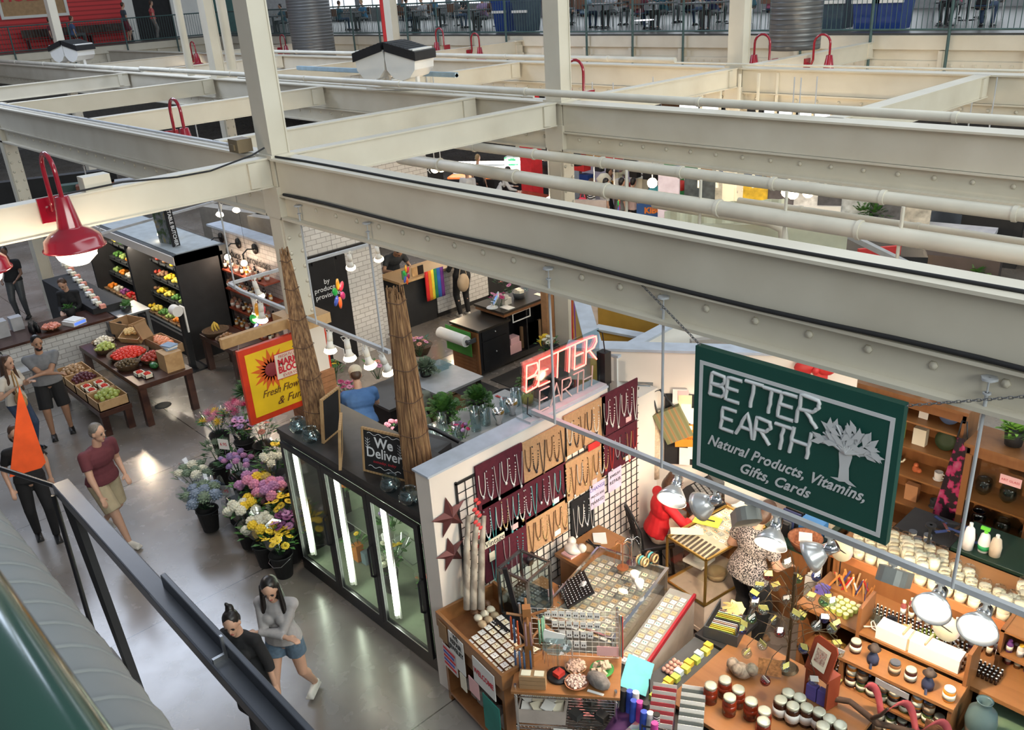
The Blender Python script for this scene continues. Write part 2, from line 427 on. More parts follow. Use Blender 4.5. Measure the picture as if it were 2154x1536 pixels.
struct('wall_white_pier',MB().box(-46.6,20.4,4.8,-46.2,22.4,9.2).box(-46.6,18.0,4.8,-46.2,18.5,9.2).box(-46.6,18.5,7.2,-46.2,20.4,9.2),WHITEP)
struct('door_1',MB().box(-46.5,18.5,4.8,-46.3,20.4,7.2),BLACKM)
struct('door_2',MB().box(-46.5,22.4,4.8,-46.3,25.6,9.2),mat('dark_green_door',(0.01,0.09,0.08),0.4))

# ================================================================== STEEL FRAME
def xbeam(label,y,x0,x1,full=True):
    """riveted girder running along X: wide top flange, plain web, riveted lower channel, bottom flange"""
    t = thing('steel_girder',label,'beam',(x0,y,4.62)); L = x1-x0
    MB().box(0,-0.17,-0.025,L,0.17,0.0).box(0,-0.10,-0.44,L,0.10,-0.025).build('upper_channel',CREAM,t)
    lo = MB().box(0,-0.06,-0.74,L,0.06,-0.44).box(0,-0.15,-0.75,L,0.15,-0.72).box(0,-0.13,-0.47,L,0.13,-0.445)
    u = 0.3
    while u < L:
        lo.lathe([(0.032,0),(0.026,0.014),(0.0,0.02)],n=6,M=TR((u,-0.06,-0.56)) @ RO(PI/2,4,'X'))
        u += 0.42
    lo.build('riveted_channel',CREAM,t)
    return t
def ybeam(label,x,y0,y1,d=0.36,w=0.16):
    t = thing('steel_joist',label,'beam',(x,y0,4.62)); L = y1-y0
    MB().box(-w/2,0,-d+.02,w/2,L,-.02).box(-w/2-.02,0,-d,w/2+.02,L,-d+.02).box(-w/2-.02,0,-0.02,w/2+.02,L,0.0).build('channel',CREAM,t)
    for q in (0.14,L-0.3): MB().box(-w/2-.035,q,-d+.03,w/2+.035,q+.12,-.03).build('end_plate',CREAM,t)
    return t
g1 = xbeam('nearest cream girder crossing above both stalls to the right edge',5.3,-9.73,4.0)
xbeam('cream girder continuing left from the nearest column',5.3,-42,-10.07)
xbeam('cream girder right of the middle column, second back',10.36,-9.73,4.0)
xbeam('cream girder left of the middle column carrying the twin air heater',10.36,-42,-10.07)
xbeam('cream girder right of the far right column, third back',15.4,-9.73,4.0)
xbeam('long cream girder in the distance left of the far right column',15.4,-42,-10.07)
ybeam('near cream joist behind the big glowing red lamp',-9.9,1.2,5.17,0.36)
ybeam('long pale joist between the nearest and the middle columns',-9.9,5.43,10.2)
ybeam('pale joist between the middle column and the far right column',-9.9,10.5,15.25)
ybeam('joist from the far right column to the far gallery, red lamp on it',-9.9,15.55,20.9)
ybeam('pale joist just behind the long one beside the heater',-11.8,5.43,10.2)
ybeam('joist ending behind the hooked red lamp left of the nearest column',-16.6,5.43,10.2)
ybeam('joist meeting the left double column from the front',-21.6,5.43,10.2)
ybeam('far left joist in front of the small twin heater',-27.0,5.43,10.2)
ybeam('joist behind the left double column',-21.6,10.5,15.25)
ybeam('joist running to the far gallery behind the red pipe',-21.6,15.55,20.9)
ybeam('joist between the second and third girders behind the twin heater',-15.9,10.5,15.25)
ybeam('joist far left towards the gallery with a red lamp',-33.0,10.5,20.9)
ybeam('joist in the distance, left of the wide spiral pipe',-27.0,10.5,15.25)
ybeam('bright white plank-like joist on the right between two girders',-5.35,10.5,15.25,0.34,0.2)

def column(label,x,y,z0=0.0,z1=9.5,taper=False):
    t = thing('steel_column',label,'column',(x,y,z0)); h = z1-z0
    MB().box(-0.165,-0.125,0,0.165,-0.105,h).box(-0.165,0.105,0,0.165,0.125,h).box(-0.15,-0.105,0,0.15,0.105,h).build('shaft',CREAM,t)
    zb = 4.62-z0
    MB().box(-0.20,-0.16,zb-0.02,0.20,0.16,zb+0.03).box(-0.19,-0.15,zb-0.75,0.19,0.15,zb-.35).build('collar',CREAM,t)
    f = MB()
    for q in range(10):
        for s in (-0.08,0.08): f.lathe([(0.03,0),(0.02,0.012),(0,0.018)],n=6,M=TR((0.17,s,zb-1.0-0.2*q)) @ RO(PI/2,4,'Y'))
    f.box(0.15,-0.12,zb-2.9,0.17,0.12,zb-0.75)
    f.box(-0.12,-0.14,zb-2.9,0.12,-0.12,zb-0.75)
    f.build('riveted_splice',CREAM,t)
    return t
column('nearest tall cream steel column above the flower sign',-9.9,5.3)
column('middle cream steel column rising beside the grill stall opening',-9.9,10.36)
column('far right cream steel column left of the spiral duct',-9.9,15.4)
column('left double column, broader of the pair',-21.6,10.4)
column('thin cream column at the far left in front of the red wall',-33.0,10.5)
column('distant cream column right beside the red pipe',-23.0,16.9)
column('distant column under the far gallery, mostly hidden by girders',-21.6,20.7,0,4.5)
tag(MB().cyl((0,0,0),(0,0,4.6),0.12,n=10).build('round_post',CREAM,loc=(-21.9,10.95,4.75)),'round cream pipe standing directly right of the left double column','pipe')
tag(MB().cyl((0,0,0),(0,0,4.6),0.09,n=10).build('round_post',CREAM,loc=(-22.15,9.95,4.7)),'slim cream pipe standing left of the left double column','pipe')
tag(MB().cyl((0,0,0),(0,0,4.6),0.12,n=10).box(-.13,-.13,2.2,.13,.13,2.28).build('red_standpipe',RED,loc=(-24.3,17.6,4.3)),'bright red vertical pipe beside the distant cream column','pipe')

# round ducts standing on the frame
SPIR = mat_ramp('spiral_duct_grey',[(0.0,(0.08,0.085,0.09)),(0.12,(0.17,0.175,0.18)),(1.0,(0.19,0.195,0.20))],'wave',3.5,0.38,'Z',metal=0.5)
def spiral(label,x,y,z0,z1,r):
    mb = MB(); pr = []; z = 0
    while z < z1-z0: pr += [(r,z),(r,z+0.08),(r+0.006,z+0.09),(r,z+0.10)]; z += 0.11
    return tag(mb.lathe(pr,n=28).build('spiral_duct',SPIR,loc=(x,y,z0)),label,'duct')
spiral('wide grey spiral duct standing behind two red lamps on the right',-10.55,18.6,4.66,9.0,0.55)
spiral('wide grey spiral duct in the distance behind the nearest column',-28.9,17.7,4.3,9.0,0.75)

# sprinkler and water pipes
def pipe(label,pts,r,m=CREAM2,rings=0.0,cat='pipe',name='water_pipe',n=10):
    mb = MB().tube(pts,r,n)
    o = Vector(pts[0])
    if rings:
        for a,b in zip(pts,pts[1:]):
            a = Vector(a); b = Vector(b); d = (b-a); L = d.length; u = rings*0.6
            while u < L: mb.cyl(a+d*(u/L),a+d*((u+.05)/L),r*1.18,n=n); u += rings
    for i,v in enumerate(mb.v): mb.v[i] = (v[0]-o.x,v[1]-o.y,v[2]-o.z)
    return tag(mb.build(name,m,loc=o),label,cat)
pipe('cream pipe lying just above the second girder across the right half',[(-24,9.45,4.88),(4,9.45,4.88)],0.052,rings=3.1)
pipe('upper cream pipe slung below the second girder',[(-13.6,9.75,3.88),(4,9.95,3.88)],0.075,rings=1.4)
pipe('thick lower cream pipe between the first and second girders',[(-13.2,9.55,3.55),(4,9.55,3.55)],0.10,rings=1.9)
pipe('thin branch pipe with hanging brackets, right, below the thick pipes',[(-6.9,10.9,3.3),(4,10.9,3.3)],0.05,rings=1.6)
pipe('short cream branch pipe with an elbow over the corrugated wall',[(-8.2,10.6,3.15),(-6.2,10.6,3.15),(-6.0,10.6,3.08),(-5.95,10.6,2.8)],0.07)
pipe('cream pipe on the third girder reaching behind the far right column',[(-26,14.2,4.85),(-10.5,14.2,4.85)],0.05,rings=3)
pipe('cream pipe at the left, above the second girder',[(-40,9.6,4.82),(-24.3,9.6,4.82)],0.06,rings=3)
pipe('thin white conduit resting along the second girder, left part',[(-20,10.1,4.70),(-10.2,10.1,4.70)],0.022,rings=1.7,name='conduit',cat='conduit')
pipe('thin white conduit along the third girder',[(-18,15.15,4.70),(-4,15.15,4.70)],0.02,rings=2.0,name='conduit',cat='conduit')
pipe('grey conduit clipped on the girder left of the nearest column',[(-26,5.25,4.665),(-10.4,5.25,4.665)],0.02,GREYP,rings=1.1,name='conduit',cat='conduit')
pipe('black cable lying on top of the nearest girder',[(-9.7,5.2,4.635)]+[(-9.7+i*0.6,5.23+0.012*math.sin(i),4.632) for i in range(1,23)],0.013,BLACKM,name='cable',cat='cable',n=6)
pipe('bundle of black cables in the recess of the nearest girder',[(-9.6+i*0.5,5.17+.006*math.sin(i*1.7),4.195+0.012*math.sin(i*0.9)) for i in range(28)],0.017,BLACKM,name='cable',cat='cable',n=6)
pipe('thin black cable drooping from the nearest column over the near joist',[(-9.75,5.1,4.75),(-9.7,4.9,4.70),(-9.78,4.4,4.60),(-9.8,4.0,4.60),(-9.8,3.4,4.655),(-9.8,2.6,4.64)],0.011,BLACKM,name='cable',cat='cable',n=5)
tag(MB().tube([(0,0,0),(5.6,.0,.0)],0.045,4).box(0,-.04,-.03,5.6,.04,.05).build('cable_tray',mat('pale_blue_paint',(0.32,0.45,0.55),0.5),loc=(-18.6,10.9,4.86)),'pale blue metal tray lying behind the twin air heater','tray')
jb = tag(MB().box(-.12,-.1,0,.12,.1,.16).box(-.05,-.12,.03,.05,-.1,.1).build('junction_box',mat('brown_box_paint',(0.22,0.16,0.09),0.6),loc=(-10.45,5.15,4.64)),'small brown junction box at the foot of the nearest column','box')
tag(MB().box(-.09,-.14,0,.09,.14,.15).build('junction_box',CREAM,loc=(-9.9,3.15,4.62)),'cream junction box on top of the near joist by the red lamp','box')

# --- red gooseneck lamps
def gooseneck():
    t = thing('gooseneck_lamp','x','lamp')                  # origin: wall plate; the arm reaches out along local +X
    MB().box(-0.02,-0.11,-0.13,0.02,0.11,0.13).cyl((0.02,0,0),(0.05,0,0),0.05,n=12).build('wall_plate',REDE,t,bevel=0.006)
    pts = [(0.04,0,0),(0.10,0,0.02),(0.13,0,0.10),(0.13,0,0.42)]
    for k in range(1,10): a = PI-PI*k/9; pts.append((0.31+0.18*math.cos(a),0,0.42+0.18*math.sin(a)))
    pts.append((0.49,0,0.20))
    MB().tube(pts,0.024,10).build('arm',REDE,t)
    MB().lathe([(0.0,0.20),(0.06,0.20),(0.065,0.19),(0.115,-0.10),(0.12,-0.12),(0.20,-0.16),(0.27,-0.22),(0.285,-0.30),(0.30,-0.31),(0.30,-0.325),(0.28,-0.32),(0.26,-0.24),(0.19,-0.18),(0.0,-0.15)],(0.49,0,0),28).build('shade',REDE,t)
    MB().lathe([(0.0,-0.51),(0.10,-0.49),(0.18,-0.42),(0.215,-0.33),(0.20,-0.26),(0.0,-0.23)],(0.49,0,0),20).build('globe',glow('globe_glow',(1.0,0.84,0.62),6),t)
    return make_dup(t)
goose = gooseneck()
def gooselamp(label,loc,rz,power=40):
    o = goose(loc,rz,label,'red gooseneck lamps on the steel frame')
    point_light(Vector(loc)+Vector((math.cos(rz)*.49,math.sin(rz)*.49,-0.62)),power,(1.0,0.80,0.58),0.16)
    return o
gooselamp('large glowing red gooseneck lamp nearest the viewer, on the near joist',(-9.80,2.62,4.52),0.0,36)
gooselamp('red gooseneck lamp cut by the left edge of the photo',(-9.80,1.72,4.50),0.0,40)
gooselamp('red gooseneck lamp behind the left girder, only hook and neck showing',(-13.45,5.55,4.50),0.0,25)
gooselamp('red gooseneck lamp on the far joist left of the round duct base, farthest left',(-32.9,14.9,4.45),0.0,25)
gooselamp('red gooseneck lamp in front of the distant spiral duct',(-32.9,18.6,4.40),0.0,25)
gooselamp('red gooseneck lamp hanging beyond the far joist in front of the ribbed gallery edge',(-21.5,18.6,4.42),0.0,25)
gooselamp('small red gooseneck lamp behind the far joist, left of its lit neighbour',(-21.7,17.9,4.62),PI,10)
gooselamp('red gooseneck lamp glowing violet-white right of the wide spiral duct',(-9.8,17.85,4.42),0.0,25)
gooselamp('red gooseneck lamp directly left of the wide spiral duct',(-10.0,16.9,4.50),PI,10)
gooselamp('red gooseneck lamp peeping out behind the middle column',(-10.0,11.2,4.55),PI,10)

# --- twin air heaters standing on the girders
def heater(label,loc,s=1.0,rz=0.0):
    t = thing('twin_air_heater',label,'heater',loc,rz); t.scale = (s,s,s)
    for k in (-1,1):
        pr = [(-.27,.62),(-.29,.48),(-.27,.30),(-.16,.18),(0.0,.13),(.16,.18),(.27,.30),(.29,.48),(.27,.62)]
        M = TR((k*.30,0,0)) @ RO(PI/2,4,'X')
        MB().prism(pr,-.30,.30,M).build('housing',WHITEP,t)
        MB().add([(k*.03,-.33,.74),(k*.62,-.33,.58),(k*.62,.33,.58),(k*.03,.33,.74),(k*.03,-.33,.60),(k*.62,-.33,.44),(k*.62,.33,.44),(k*.03,.33,.60)],
                 [(0,1,2,3),(7,6,5,4),(0,4,5,1),(1,5,6,2),(2,6,7,3),(3,7,4,0)]).build('hood',BLACK,t)
        g = MB()
        for q in range(7): u = .10+q*.075; g.cb((k*u,0,.745-.27*u*1.0+.005),(.02,.6,.012))
        g.build('louvre',DARKG,t)
    b = MB()
    for k in (-.42,-.15,.15,.42): b.box(k-.02,-.04,0,k+.02,.04,.22)
    b.box(-.6,-.06,-.03,.6,.06,0.0); b.build('bracket',WHITEP,t)
heater('large white twin air heater with black louvred hood on the middle girder',(-14.1,10.33,4.68),1.12,0.35)
heater('small white twin air heater with black hood at the far left',(-31.7,10.4,4.68),1.1,0.35)

# ================================================================== NEAR THE CAMERA
RIB = mat('grey_wrapped_duct',(0.17,0.185,0.19),0.55,var=0.08,scale=3)
dm = MB().cyl((-9,0,0),(6,0,0),0.34,n=40)
x = -9.0
while x < 6: dm.lathe([(0.342,0),(0.352,.006),(0.342,.012)],n=40,M=TR((x,0,0)) @ RO(0.22,4,'Z') @ RO(PI/2,4,'Y')); x += 0.155
tag(dm.build('ribbed_air_duct',RIB,loc=(0,0.20,4.34)),'big grey ribbed air duct running under the near green rail','duct')
rl = thing('near_railing','thick blurred green handrail at the lower left corner','railing',(0,0.060,5.87))
MB().tube([(-9,0,0),(6,0,0)],0.047,24).build('handrail',mat('glossy_green_paint',(0.006,0.045,0.03),0.14,var=0.1,coat=.6),rl)
MB().tube([(-9,-0.03,-0.16),(6,-0.03,-0.16)],0.02,12).build('lower_rail',mat('glossy_green_paint'),rl)
# black hanging frame of the stall below the gallery
bf = thing('hanging_black_canopy_frame','long black metal beam with a drop panel crossing the aisle at lower left','frame',(-6.9,1.385,3.0),-0.018)
GUN = mat('dark_gunmetal_paint',(0.055,0.06,0.075),0.32,var=0.1)
MB().box(0,-0.07,-0.10,6.5,0.055,0.0).build('main_beam',GUN,bf,bevel=0.01)
MB().box(1.95,0.025,-0.02,6.5,0.06,0.09).box(2.0,-.08,-.02,6.5,-.068,.02).build('raised_lip',GUN,bf,bevel=0.008)
MB().box(2.85,-.06,0.0,2.87,.03,.03).box(2.86,.005,0,2.88,.02,.16).build('bracket',STEEL,bf)
MB().add([(0.05,-.05,-.1),(0.35,-.05,-.1),(1.1,-.12,-1.75),(1.05,-.12,-1.75),(0.05,.0,-.1),(0.35,.0,-.1),(1.1,-.06,-1.75),(1.05,-.06,-1.75)],
         [(0,1,2,3),(7,6,5,4),(0,4,5,1),(1,5,6,2),(2,6,7,3),(3,7,4,0)]).build('drop_panel',BLACKM,bf)
MB().cyl((0.05,0,-0.06),(-1.3,-.4,-.12),0.02,n=8).build('side_arm',BLACK,bf)
MB().tube([(0.0,-.08,-.1),(.1,-.12,-1.3),(0.25,-.15,-1.9)],.02,6).tube([(0.1,-.25,-.9),(0.35,-.25,-1.9)],.014,6).tube([(0.1,-.25,-.9),(0.45,-.15,-1.2)],.014,6).build('brace',BLACK,bf)
tb = thing('wire_shelf_of_papers','small shelf of pale papers behind the black drop panel','shelf',(-6.3,1.15,1.35))
MB().box(-.2,-.15,0,.45,.15,.02).box(-.2,-.15,.25,.45,.15,.27).build('shelf',DARKG,tb)
for k in range(3): MB().box(-.16+k*.2,-.12,.27,0.0+k*.2,.1,.33+.03*k).build('paper_stack',PAPER,tb)
_q = [at(40,812,x=-10.35),at(96,972,x=-10.35),at(86,984,x=-10.35),at(20,1004,x=-10.35)]
ob = tag(MB().prism([(p.y-1.7,p.z-2.45) for p in _q],0,.012,Matrix(((0,0,1,0),(1,0,0,0),(0,1,0,0),(0,0,0,1)))).build('orange_banner',mat('orange_cloth',(0.85,0.10,0.015),0.6),loc=(-10.35,1.70,2.45)),'bright orange hanging banner cut by the left edge','banner')
# ================================================================== PEOPLE
SKIN1 = mat('skin_light',(0.56,0.33,0.23),0.5,var=0.05)
SKIN2 = mat('skin_tan',(0.40,0.22,0.14),0.5,var=0.05)
SKIN3 = mat('skin_brown',(0.18,0.09,0.055),0.5,var=0.05)
HAIRB = mat('black_hair',(0.012,0.009,0.008),0.35,var=0.3,scale=60)
HAIRBR = mat('brown_hair',(0.07,0.035,0.02),0.45,var=0.3,scale=60)
HAIRG = mat('grey_hair',(0.16,0.145,0.13),0.55,var=0.3,scale=60)
HAIRBL = mat('fair_hair',(0.35,0.24,0.12),0.5,var=0.3,scale=60)
DARKEYE = mat('dark_eye',(0.02,0.012,0.01),0.3)
LIP = mat('lips',(0.38,0.09,0.08),0.5)

def cap2(mb,a,ra,b,rb,n=12,ends=(True,True)):
    mb.cyl(a,b,ra,rb,n=n)
    if ends[0]: mb.ball(a,ra*0.998,n)
    if ends[1]: mb.ball(b,rb*0.998,n)
def ell(mb,c,rad,n=14,M=None):
    m = TR(c) @ (M.to_4x4() if M is not None else IDM(4)) @ Matrix.Diagonal((*rad,1))
    mb.ball((0,0,0),1.0,n,M=m)
def fuse(mb,name,m,parent,vox,smooth=4):
    o = mb.build(name,m,parent)
    r = o.modifiers.new('fuse','REMESH'); r.mode = 'VOXEL'; r.voxel_size = vox; r.use_smooth_shade = True
    if smooth: q = o.modifiers.new('soften','SMOOTH'); q.iterations = smooth; q.factor = 0.5
    return o
def ik(a,t,l1,l2,pole):
    a = Vector(a); t = Vector(t); d = t-a; L = d.length
    if L > (l1+l2)*0.995: t = a+d.normalized()*(l1+l2)*0.995; d = t-a; L = d.length
    u = d.normalized(); p = Vector(pole); p = (p-u*p.dot(u))
    p = p.normalized() if p.length > 1e-4 else Vector((0,0,1))
    c = (l1*l1+L*L-l2*l2)/(2*L); h = math.sqrt(max(0,l1*l1-c*c))
    return a+u*c+p*h,t

def person(label,loc,face,height=1.7,sex='f',skin=None,top=None,bottom=None,hair=None,shoes=None,
           sit=False,lean=0.0,side=0.0,twist=0.0,nod=0.15,look=0.0,feet=None,hands=None,sleeve='short',legs='long',
           hairstyle='short',vox=0.011,hip=None,apron=None,poles=None,girth=1.0,tail=0.0,topname='shirt',botname='trousers'):
    """face: heading of the body in degrees, 0 = world +X; local frame: +Y ahead, +X to the person's right, Z up"""
    skin = skin or SKIN1; hair = hair or HAIRBR; shoes = shoes or BLACK; fine = vox < 0.018
    top = top or DARKG; bottom = bottom or DARKG
    t = thing('person',label,'person',loc,math.radians(face-90)); s = height/1.75; t.scale = (s,s,s)
    W = (0.165 if sex == 'f' else 0.19)*girth
    hz = hip if hip is not None else (0.50 if sit else 0.93)
    P = Vector((0,0,hz)); RT = RO(math.radians(side),3,'Y') @ RO(-math.radians(lean),3,'X') @ RO(math.radians(twist),3,'Z')
    def T(x,y,z): return P+RT @ Vector((x,y,z))
    neck = T(0,0.0,0.50); RH = RT @ RO(math.radians(look),3,'Z') @ RO(-nod,3,'X')
    hc = neck+RT @ Vector((0,0.02,0.08))+RH @ Vector((0,0.02,0.12))
    def Hd(x,y,z): return hc+RH @ Vector((x,y,z))
    sh = {k: T(k*W,0,0.43) for k in (-1,1)}; hp = {k: P+Vector((k*0.09*girth,0,-0.02)) for k in (-1,1)}
    if feet is None: feet = [(-0.10,0.0,0.08),(0.10,0.02,0.08)] if not sit else [(-0.12,0.42,0.08),(0.12,0.42,0.08)]
    if hands is None: hands = [(-0.26,0.06,hz-0.12),(0.26,0.06,hz-0.12)]
    body = MB(); n = 14 if fine else 8
    g = girth*(1.0 if sex == 'f' else 1.08)
    # trunk
    def trunk(mb,e,lo=0.0):
        if not lo: ell(mb,T(0,0,0.0),(0.165*g+e,0.115*g+e,0.13+e),n,RT)
        ell(mb,T(0,0.0,0.16),((0.128 if sex == 'f' else .145)*g+e,0.098*g+e,0.16),n,RT)
        ell(mb,T(0,0.0,0.33),((0.162 if sex == 'f' else .18)*g+e,(0.110 if sex == 'm' else 0.10)*g+e,0.165+e),n,RT)
        if sex == 'f':
            for k in (-1,1): ell(mb,T(k*.07,0.075*g,0.30),(0.062+e,0.055+e,0.062+e),n,RT)
        cap2(mb,sh[-1],0.052+e,sh[1],0.052+e,n)
    trunk(body,-0.004)
    cap2(body,T(0,0,0.40),0.06,neck+RT @ Vector((0,0.015,0.07)),0.047 if sex == 'f' else 0.055,n)
    # head
    ell(body,Hd(0,0,0.02),(0.074,0.092,0.10),n,RH); ell(body,Hd(0,0.025,-0.05),(0.055,0.065,0.068),n,RH)
    if fine:
        ell(body,Hd(0,0.097,-0.012),(0.012,0.020,0.026),8,RH); ell(body,Hd(0,0.078,-0.062),(0.024,0.016,0.014),8,RH); ell(body,Hd(0,0.07,-0.10),(0.024,0.022,0.02),8,RH)
        for k in (-1,1): ell(body,Hd(k*0.078,0.0,-0.01),(0.010,0.022,0.032),8,RH)
    # arms and hands
    arm = {}
    for i,k in enumerate((-1,1)):
        pole = (poles[i] if poles else (k*0.5,-0.8,-0.6))
        tgt = Vector(hands[i]); el,wr = ik(sh[k],tgt,0.285,0.25,pole); arm[k] = (sh[k],el,wr)
        cap2(body,sh[k],0.047*g,el,0.036*g,n); cap2(body,el,0.038*g,wr,0.025,n)
        d = (wr-el).normalized(); sd = d.cross(Vector((0,0,1))); sd = sd.normalized() if sd.length > .1 else Vector((1,0,0)); nn = sd.cross(d).normalized()
        if nn.z > 0: nn = -nn
        if fine:
            Mh = Matrix((sd,nn,d)).transposed(); ell(body,wr+d*0.05,(0.038,0.017,0.052),10,Mh)
            for q,(o,l) in enumerate([(-0.028,0.036),(-0.0095,0.042),(0.0095,0.040),(0.028,0.030)]):
                a = wr+d*0.088+sd*o; b = a+(d+nn*0.25).normalized()*l; c = b+(d+nn*1.0).normalized()*l*0.9
                cap2(body,a,0.0095,b,0.0085,8); cap2(body,b,0.0085,c,0.0075,8)
            a = wr+d*0.03+sd*(-k*0.030); b = a+(d*0.7-sd*k*0.8+nn*.3).normalized()*0.035; cap2(body,a,0.012,b,0.010,8); cap2(body,b,0.010,b+(d+nn*.4-sd*k*.1).normalized()*0.03,0.008,8)
        else: ell(body,wr+d*0.08,(0.035,0.03,0.075),8,Matrix((sd,nn,d)).transposed())
    # legs and feet
    leg = {}
    for i,k in enumerate((-1,1)):
        ft = Vector(feet[i]); kn,an = ik(hp[k],ft,0.43,0.43,(k*0.15,1,0.1)); leg[k] = (hp[k],kn,an)
        cap2(body,hp[k],0.085*g,kn,0.054*g,n); cap2(body,kn,0.055*g,an,0.036,n)
        cf = kn.lerp(an,0.3)+Vector((0,-0.015,0)); ell(body,cf,(0.05*g,0.052*g,0.10),10,(an-kn).to_track_quat('Z','Y').to_matrix())
        cap2(body,an+Vector((0,-0.02,-0.035)),0.035,an+Vector((0,0.15,-0.052)),0.026,n)
    fuse(body,'body',skin,t,vox,3)
    # trousers, shorts or skirt
    bt = MB()
    ell(bt,T(0,0,0.02),(0.168*g+.008,0.118*g+.010,0.12),n,RT)
    for k in (-1,1):
        h_,kn,an = leg[k]; e = 0.014; bt.ball(h_,0.088*g+e,n)
        if legs == 'short': bt.cyl(h_,h_.lerp(kn,0.42),0.088*g+e,0.082*g+.02,n)
        elif legs == 'knee': bt.cyl(h_,h_.lerp(kn,0.95),0.088*g+e,0.075*g+.02,n)
        else:
            cap2(bt,h_,0.086*g+e,kn,0.058*g+e,n)
            w = 0.065 if legs == 'wide' else 0.05
            cap2(bt,kn,0.058*g+e,an+Vector((0,0,-.02)),w,n,(True,False))
    fuse(bt,botname,bottom,t,vox,2)
    # top
    tp = MB(); e = 0.013; trunk(tp,e,True)
    hem = -0.01-tail; tp.lathe([(0.0,.2),(.13*g,.2),(.172*g+e,.06),(.184*g+e+tail*.1,hem),(0.0,hem)],n=n,M=TR(P) @ RT.to_4x4() @ Matrix.Diagonal((1,.72,1,1)))
    for k in (-1,1):
        a,el,wr = arm[k]
        if sleeve == 'short': tp.ball(a,.06*g,n); tp.cyl(a,a.lerp(el,0.62),0.060*g,0.056*g,n)
        elif sleeve == 'long': cap2(tp,a,0.056*g,el,0.047*g,n); tp.cyl(el,el.lerp(wr,0.93),0.047*g,0.035,n)
        elif sleeve == 'elbow': cap2(tp,a,0.056*g,el,0.050*g,n); tp.cyl(el,el.lerp(wr,0.35),0.050*g,0.048*g,n)
    fuse(tp,topname,top,t,vox,2)
    if apron:
        am = MB(); ell(am,T(0,0.03,0.12),(0.15*g,0.12*g,0.28),n,RT); am.box(-.17*g,.06,hz-.42,.17*g,.145*g,hz+.05); fuse(am,'apron',apron,t,vox,2)
    # hair
    hm = MB()
    if hairstyle == 'bald': pass
    else:
        ell(hm,Hd(0,-0.024,0.045),(0.082,0.094,0.086),n,RH)
        ell(hm,Hd(0,-0.045,0.0),(0.080,0.070,0.09),n,RH)
        if hairstyle == 'bob': ell(hm,Hd(0,-0.035,-0.05),(0.092,0.078,0.115),n,RH)
        if hairstyle == 'bun': ell(hm,Hd(0.0,-0.09,0.115),(0.042,0.042,0.04),n,RH); ell(hm,Hd(0.025,-0.115,0.15),(0.02,0.02,0.02),8,RH)
        if hairstyle == 'long':
            cap2(hm,Hd(0,-0.06,0.02),0.075,T(0,-0.11,0.26),0.07,n)
            for k in (-1,1): cap2(hm,Hd(k*0.078,-0.02,0.03),0.022,T(k*0.11,0.06,0.32),0.032,n); cap2(hm,T(k*0.11,0.06,0.33),0.032,T(k*0.10,0.11,0.17),0.02,n)
        fuse(hm,'hair',hair,t,vox,2)
    if hairstyle == 'bearded':
        bm_ = MB(); ell(bm_,Hd(0,0.045,-0.078),(0.056,0.055,0.05),n,RH); fuse(bm_,'beard',hair,t,vox,1)
    for k in (-1,1):
        an = leg[k][2]; sm = MB()
        cap2(sm,an+Vector((0,-0.025,-0.038)),0.043,an+Vector((0,0.15,-0.050)),0.034,n); sm.box(an.x-.045,an.y-.065,an.z-.085,an.x+.045,an.y+.185,an.z-.06)
        if fine: fuse(sm,'shoe',shoes,t,max(vox,0.009),1)
        else: sm.build('shoe',shoes,t)
    if fine:
        for k in (-1,1):
            em = MB(); ell(em,Hd(k*0.031,0.083,0.012),(0.014,0.008,0.008),8,RH); em.build('eye',DARKEYE,t)
            bw = MB(); ell(bw,Hd(k*0.032,0.088,0.036),(0.020,0.007,0.005),8,RH); bw.build('eyebrow',hair,t)
        lm = MB(); ell(lm,Hd(0,0.091,-0.062),(0.022,0.007,0.008),8,RH); lm.build('lips',LIP,t)
    t['_arm'] = 0
    return t,Hd,T

JEANS = mat('blue_denim',(0.035,0.06,0.12),0.8,var=0.2,scale=25)
JEANL = mat('light_denim',(0.09,0.14,0.20),0.8,var=0.2,scale=25)
BLKCL = mat('black_cloth',(0.012,0.012,0.014),0.85,var=0.2)
KHAKI = mat('khaki_cloth',(0.42,0.35,0.23),0.8)
WHSHOE = mat('white_canvas',(0.65,0.62,0.56),0.7)

def gp(px,py): v = at(px,py,z=0); return (v.x,v.y,0)
# the two women in front of the flower cooler
w1,Hd,T = person('woman in a pale grey long-sleeved top and denim shorts, arms folded, long black hair',(-6.40,2.70,0),-52,1.66,'f',SKIN1,
    mat('pale_grey_knit',(0.36,0.34,0.34),0.85,var=0.06,scale=30),JEANL,HAIRB,WHSHOE,lean=2,nod=0.45,look=16,hands=[(0.16,0.20,1.14),(-0.14,0.22,1.12)],
    poles=[(-1,0.1,-0.6),(1,0.1,-0.6)],sleeve='long',legs='short',hairstyle='long',feet=[(-0.10,-0.26,0.12),(0.08,0.30,0.08)],vox=0.010,botname='denim_shorts',topname='knit_top')
w2,Hd,T = person('woman in loose black top and trousers with a badge, black hair in a bun',(-6.28,2.27,0),-62,1.60,'f',SKIN1,BLKCL,BLKCL,HAIRB,
    mat('tan_sandal',(0.35,0.2,0.1),0.6),lean=3,nod=0.35,look=22,hands=[(-0.30,0.02,0.78),(0.28,0.06,0.80)],sleeve='elbow',hairstyle='bun',feet=[(-0.08,0.20,0.08),(0.10,-0.16,0.1)],
    vox=0.010,tail=0.18,girth=1.05)
bd = MB().box(-.028,0,-.04,.028,.004,.04).build('badge',mat('badge_blue',(0.25,0.45,0.55),0.4),w2); bd.location = T(-0.05,0.165,0.26)
MB().tube([T(-0.05,0.17,0.30),T(-0.05,0.15,0.40)],0.003,4).build('badge_strap',PAPER,w2)
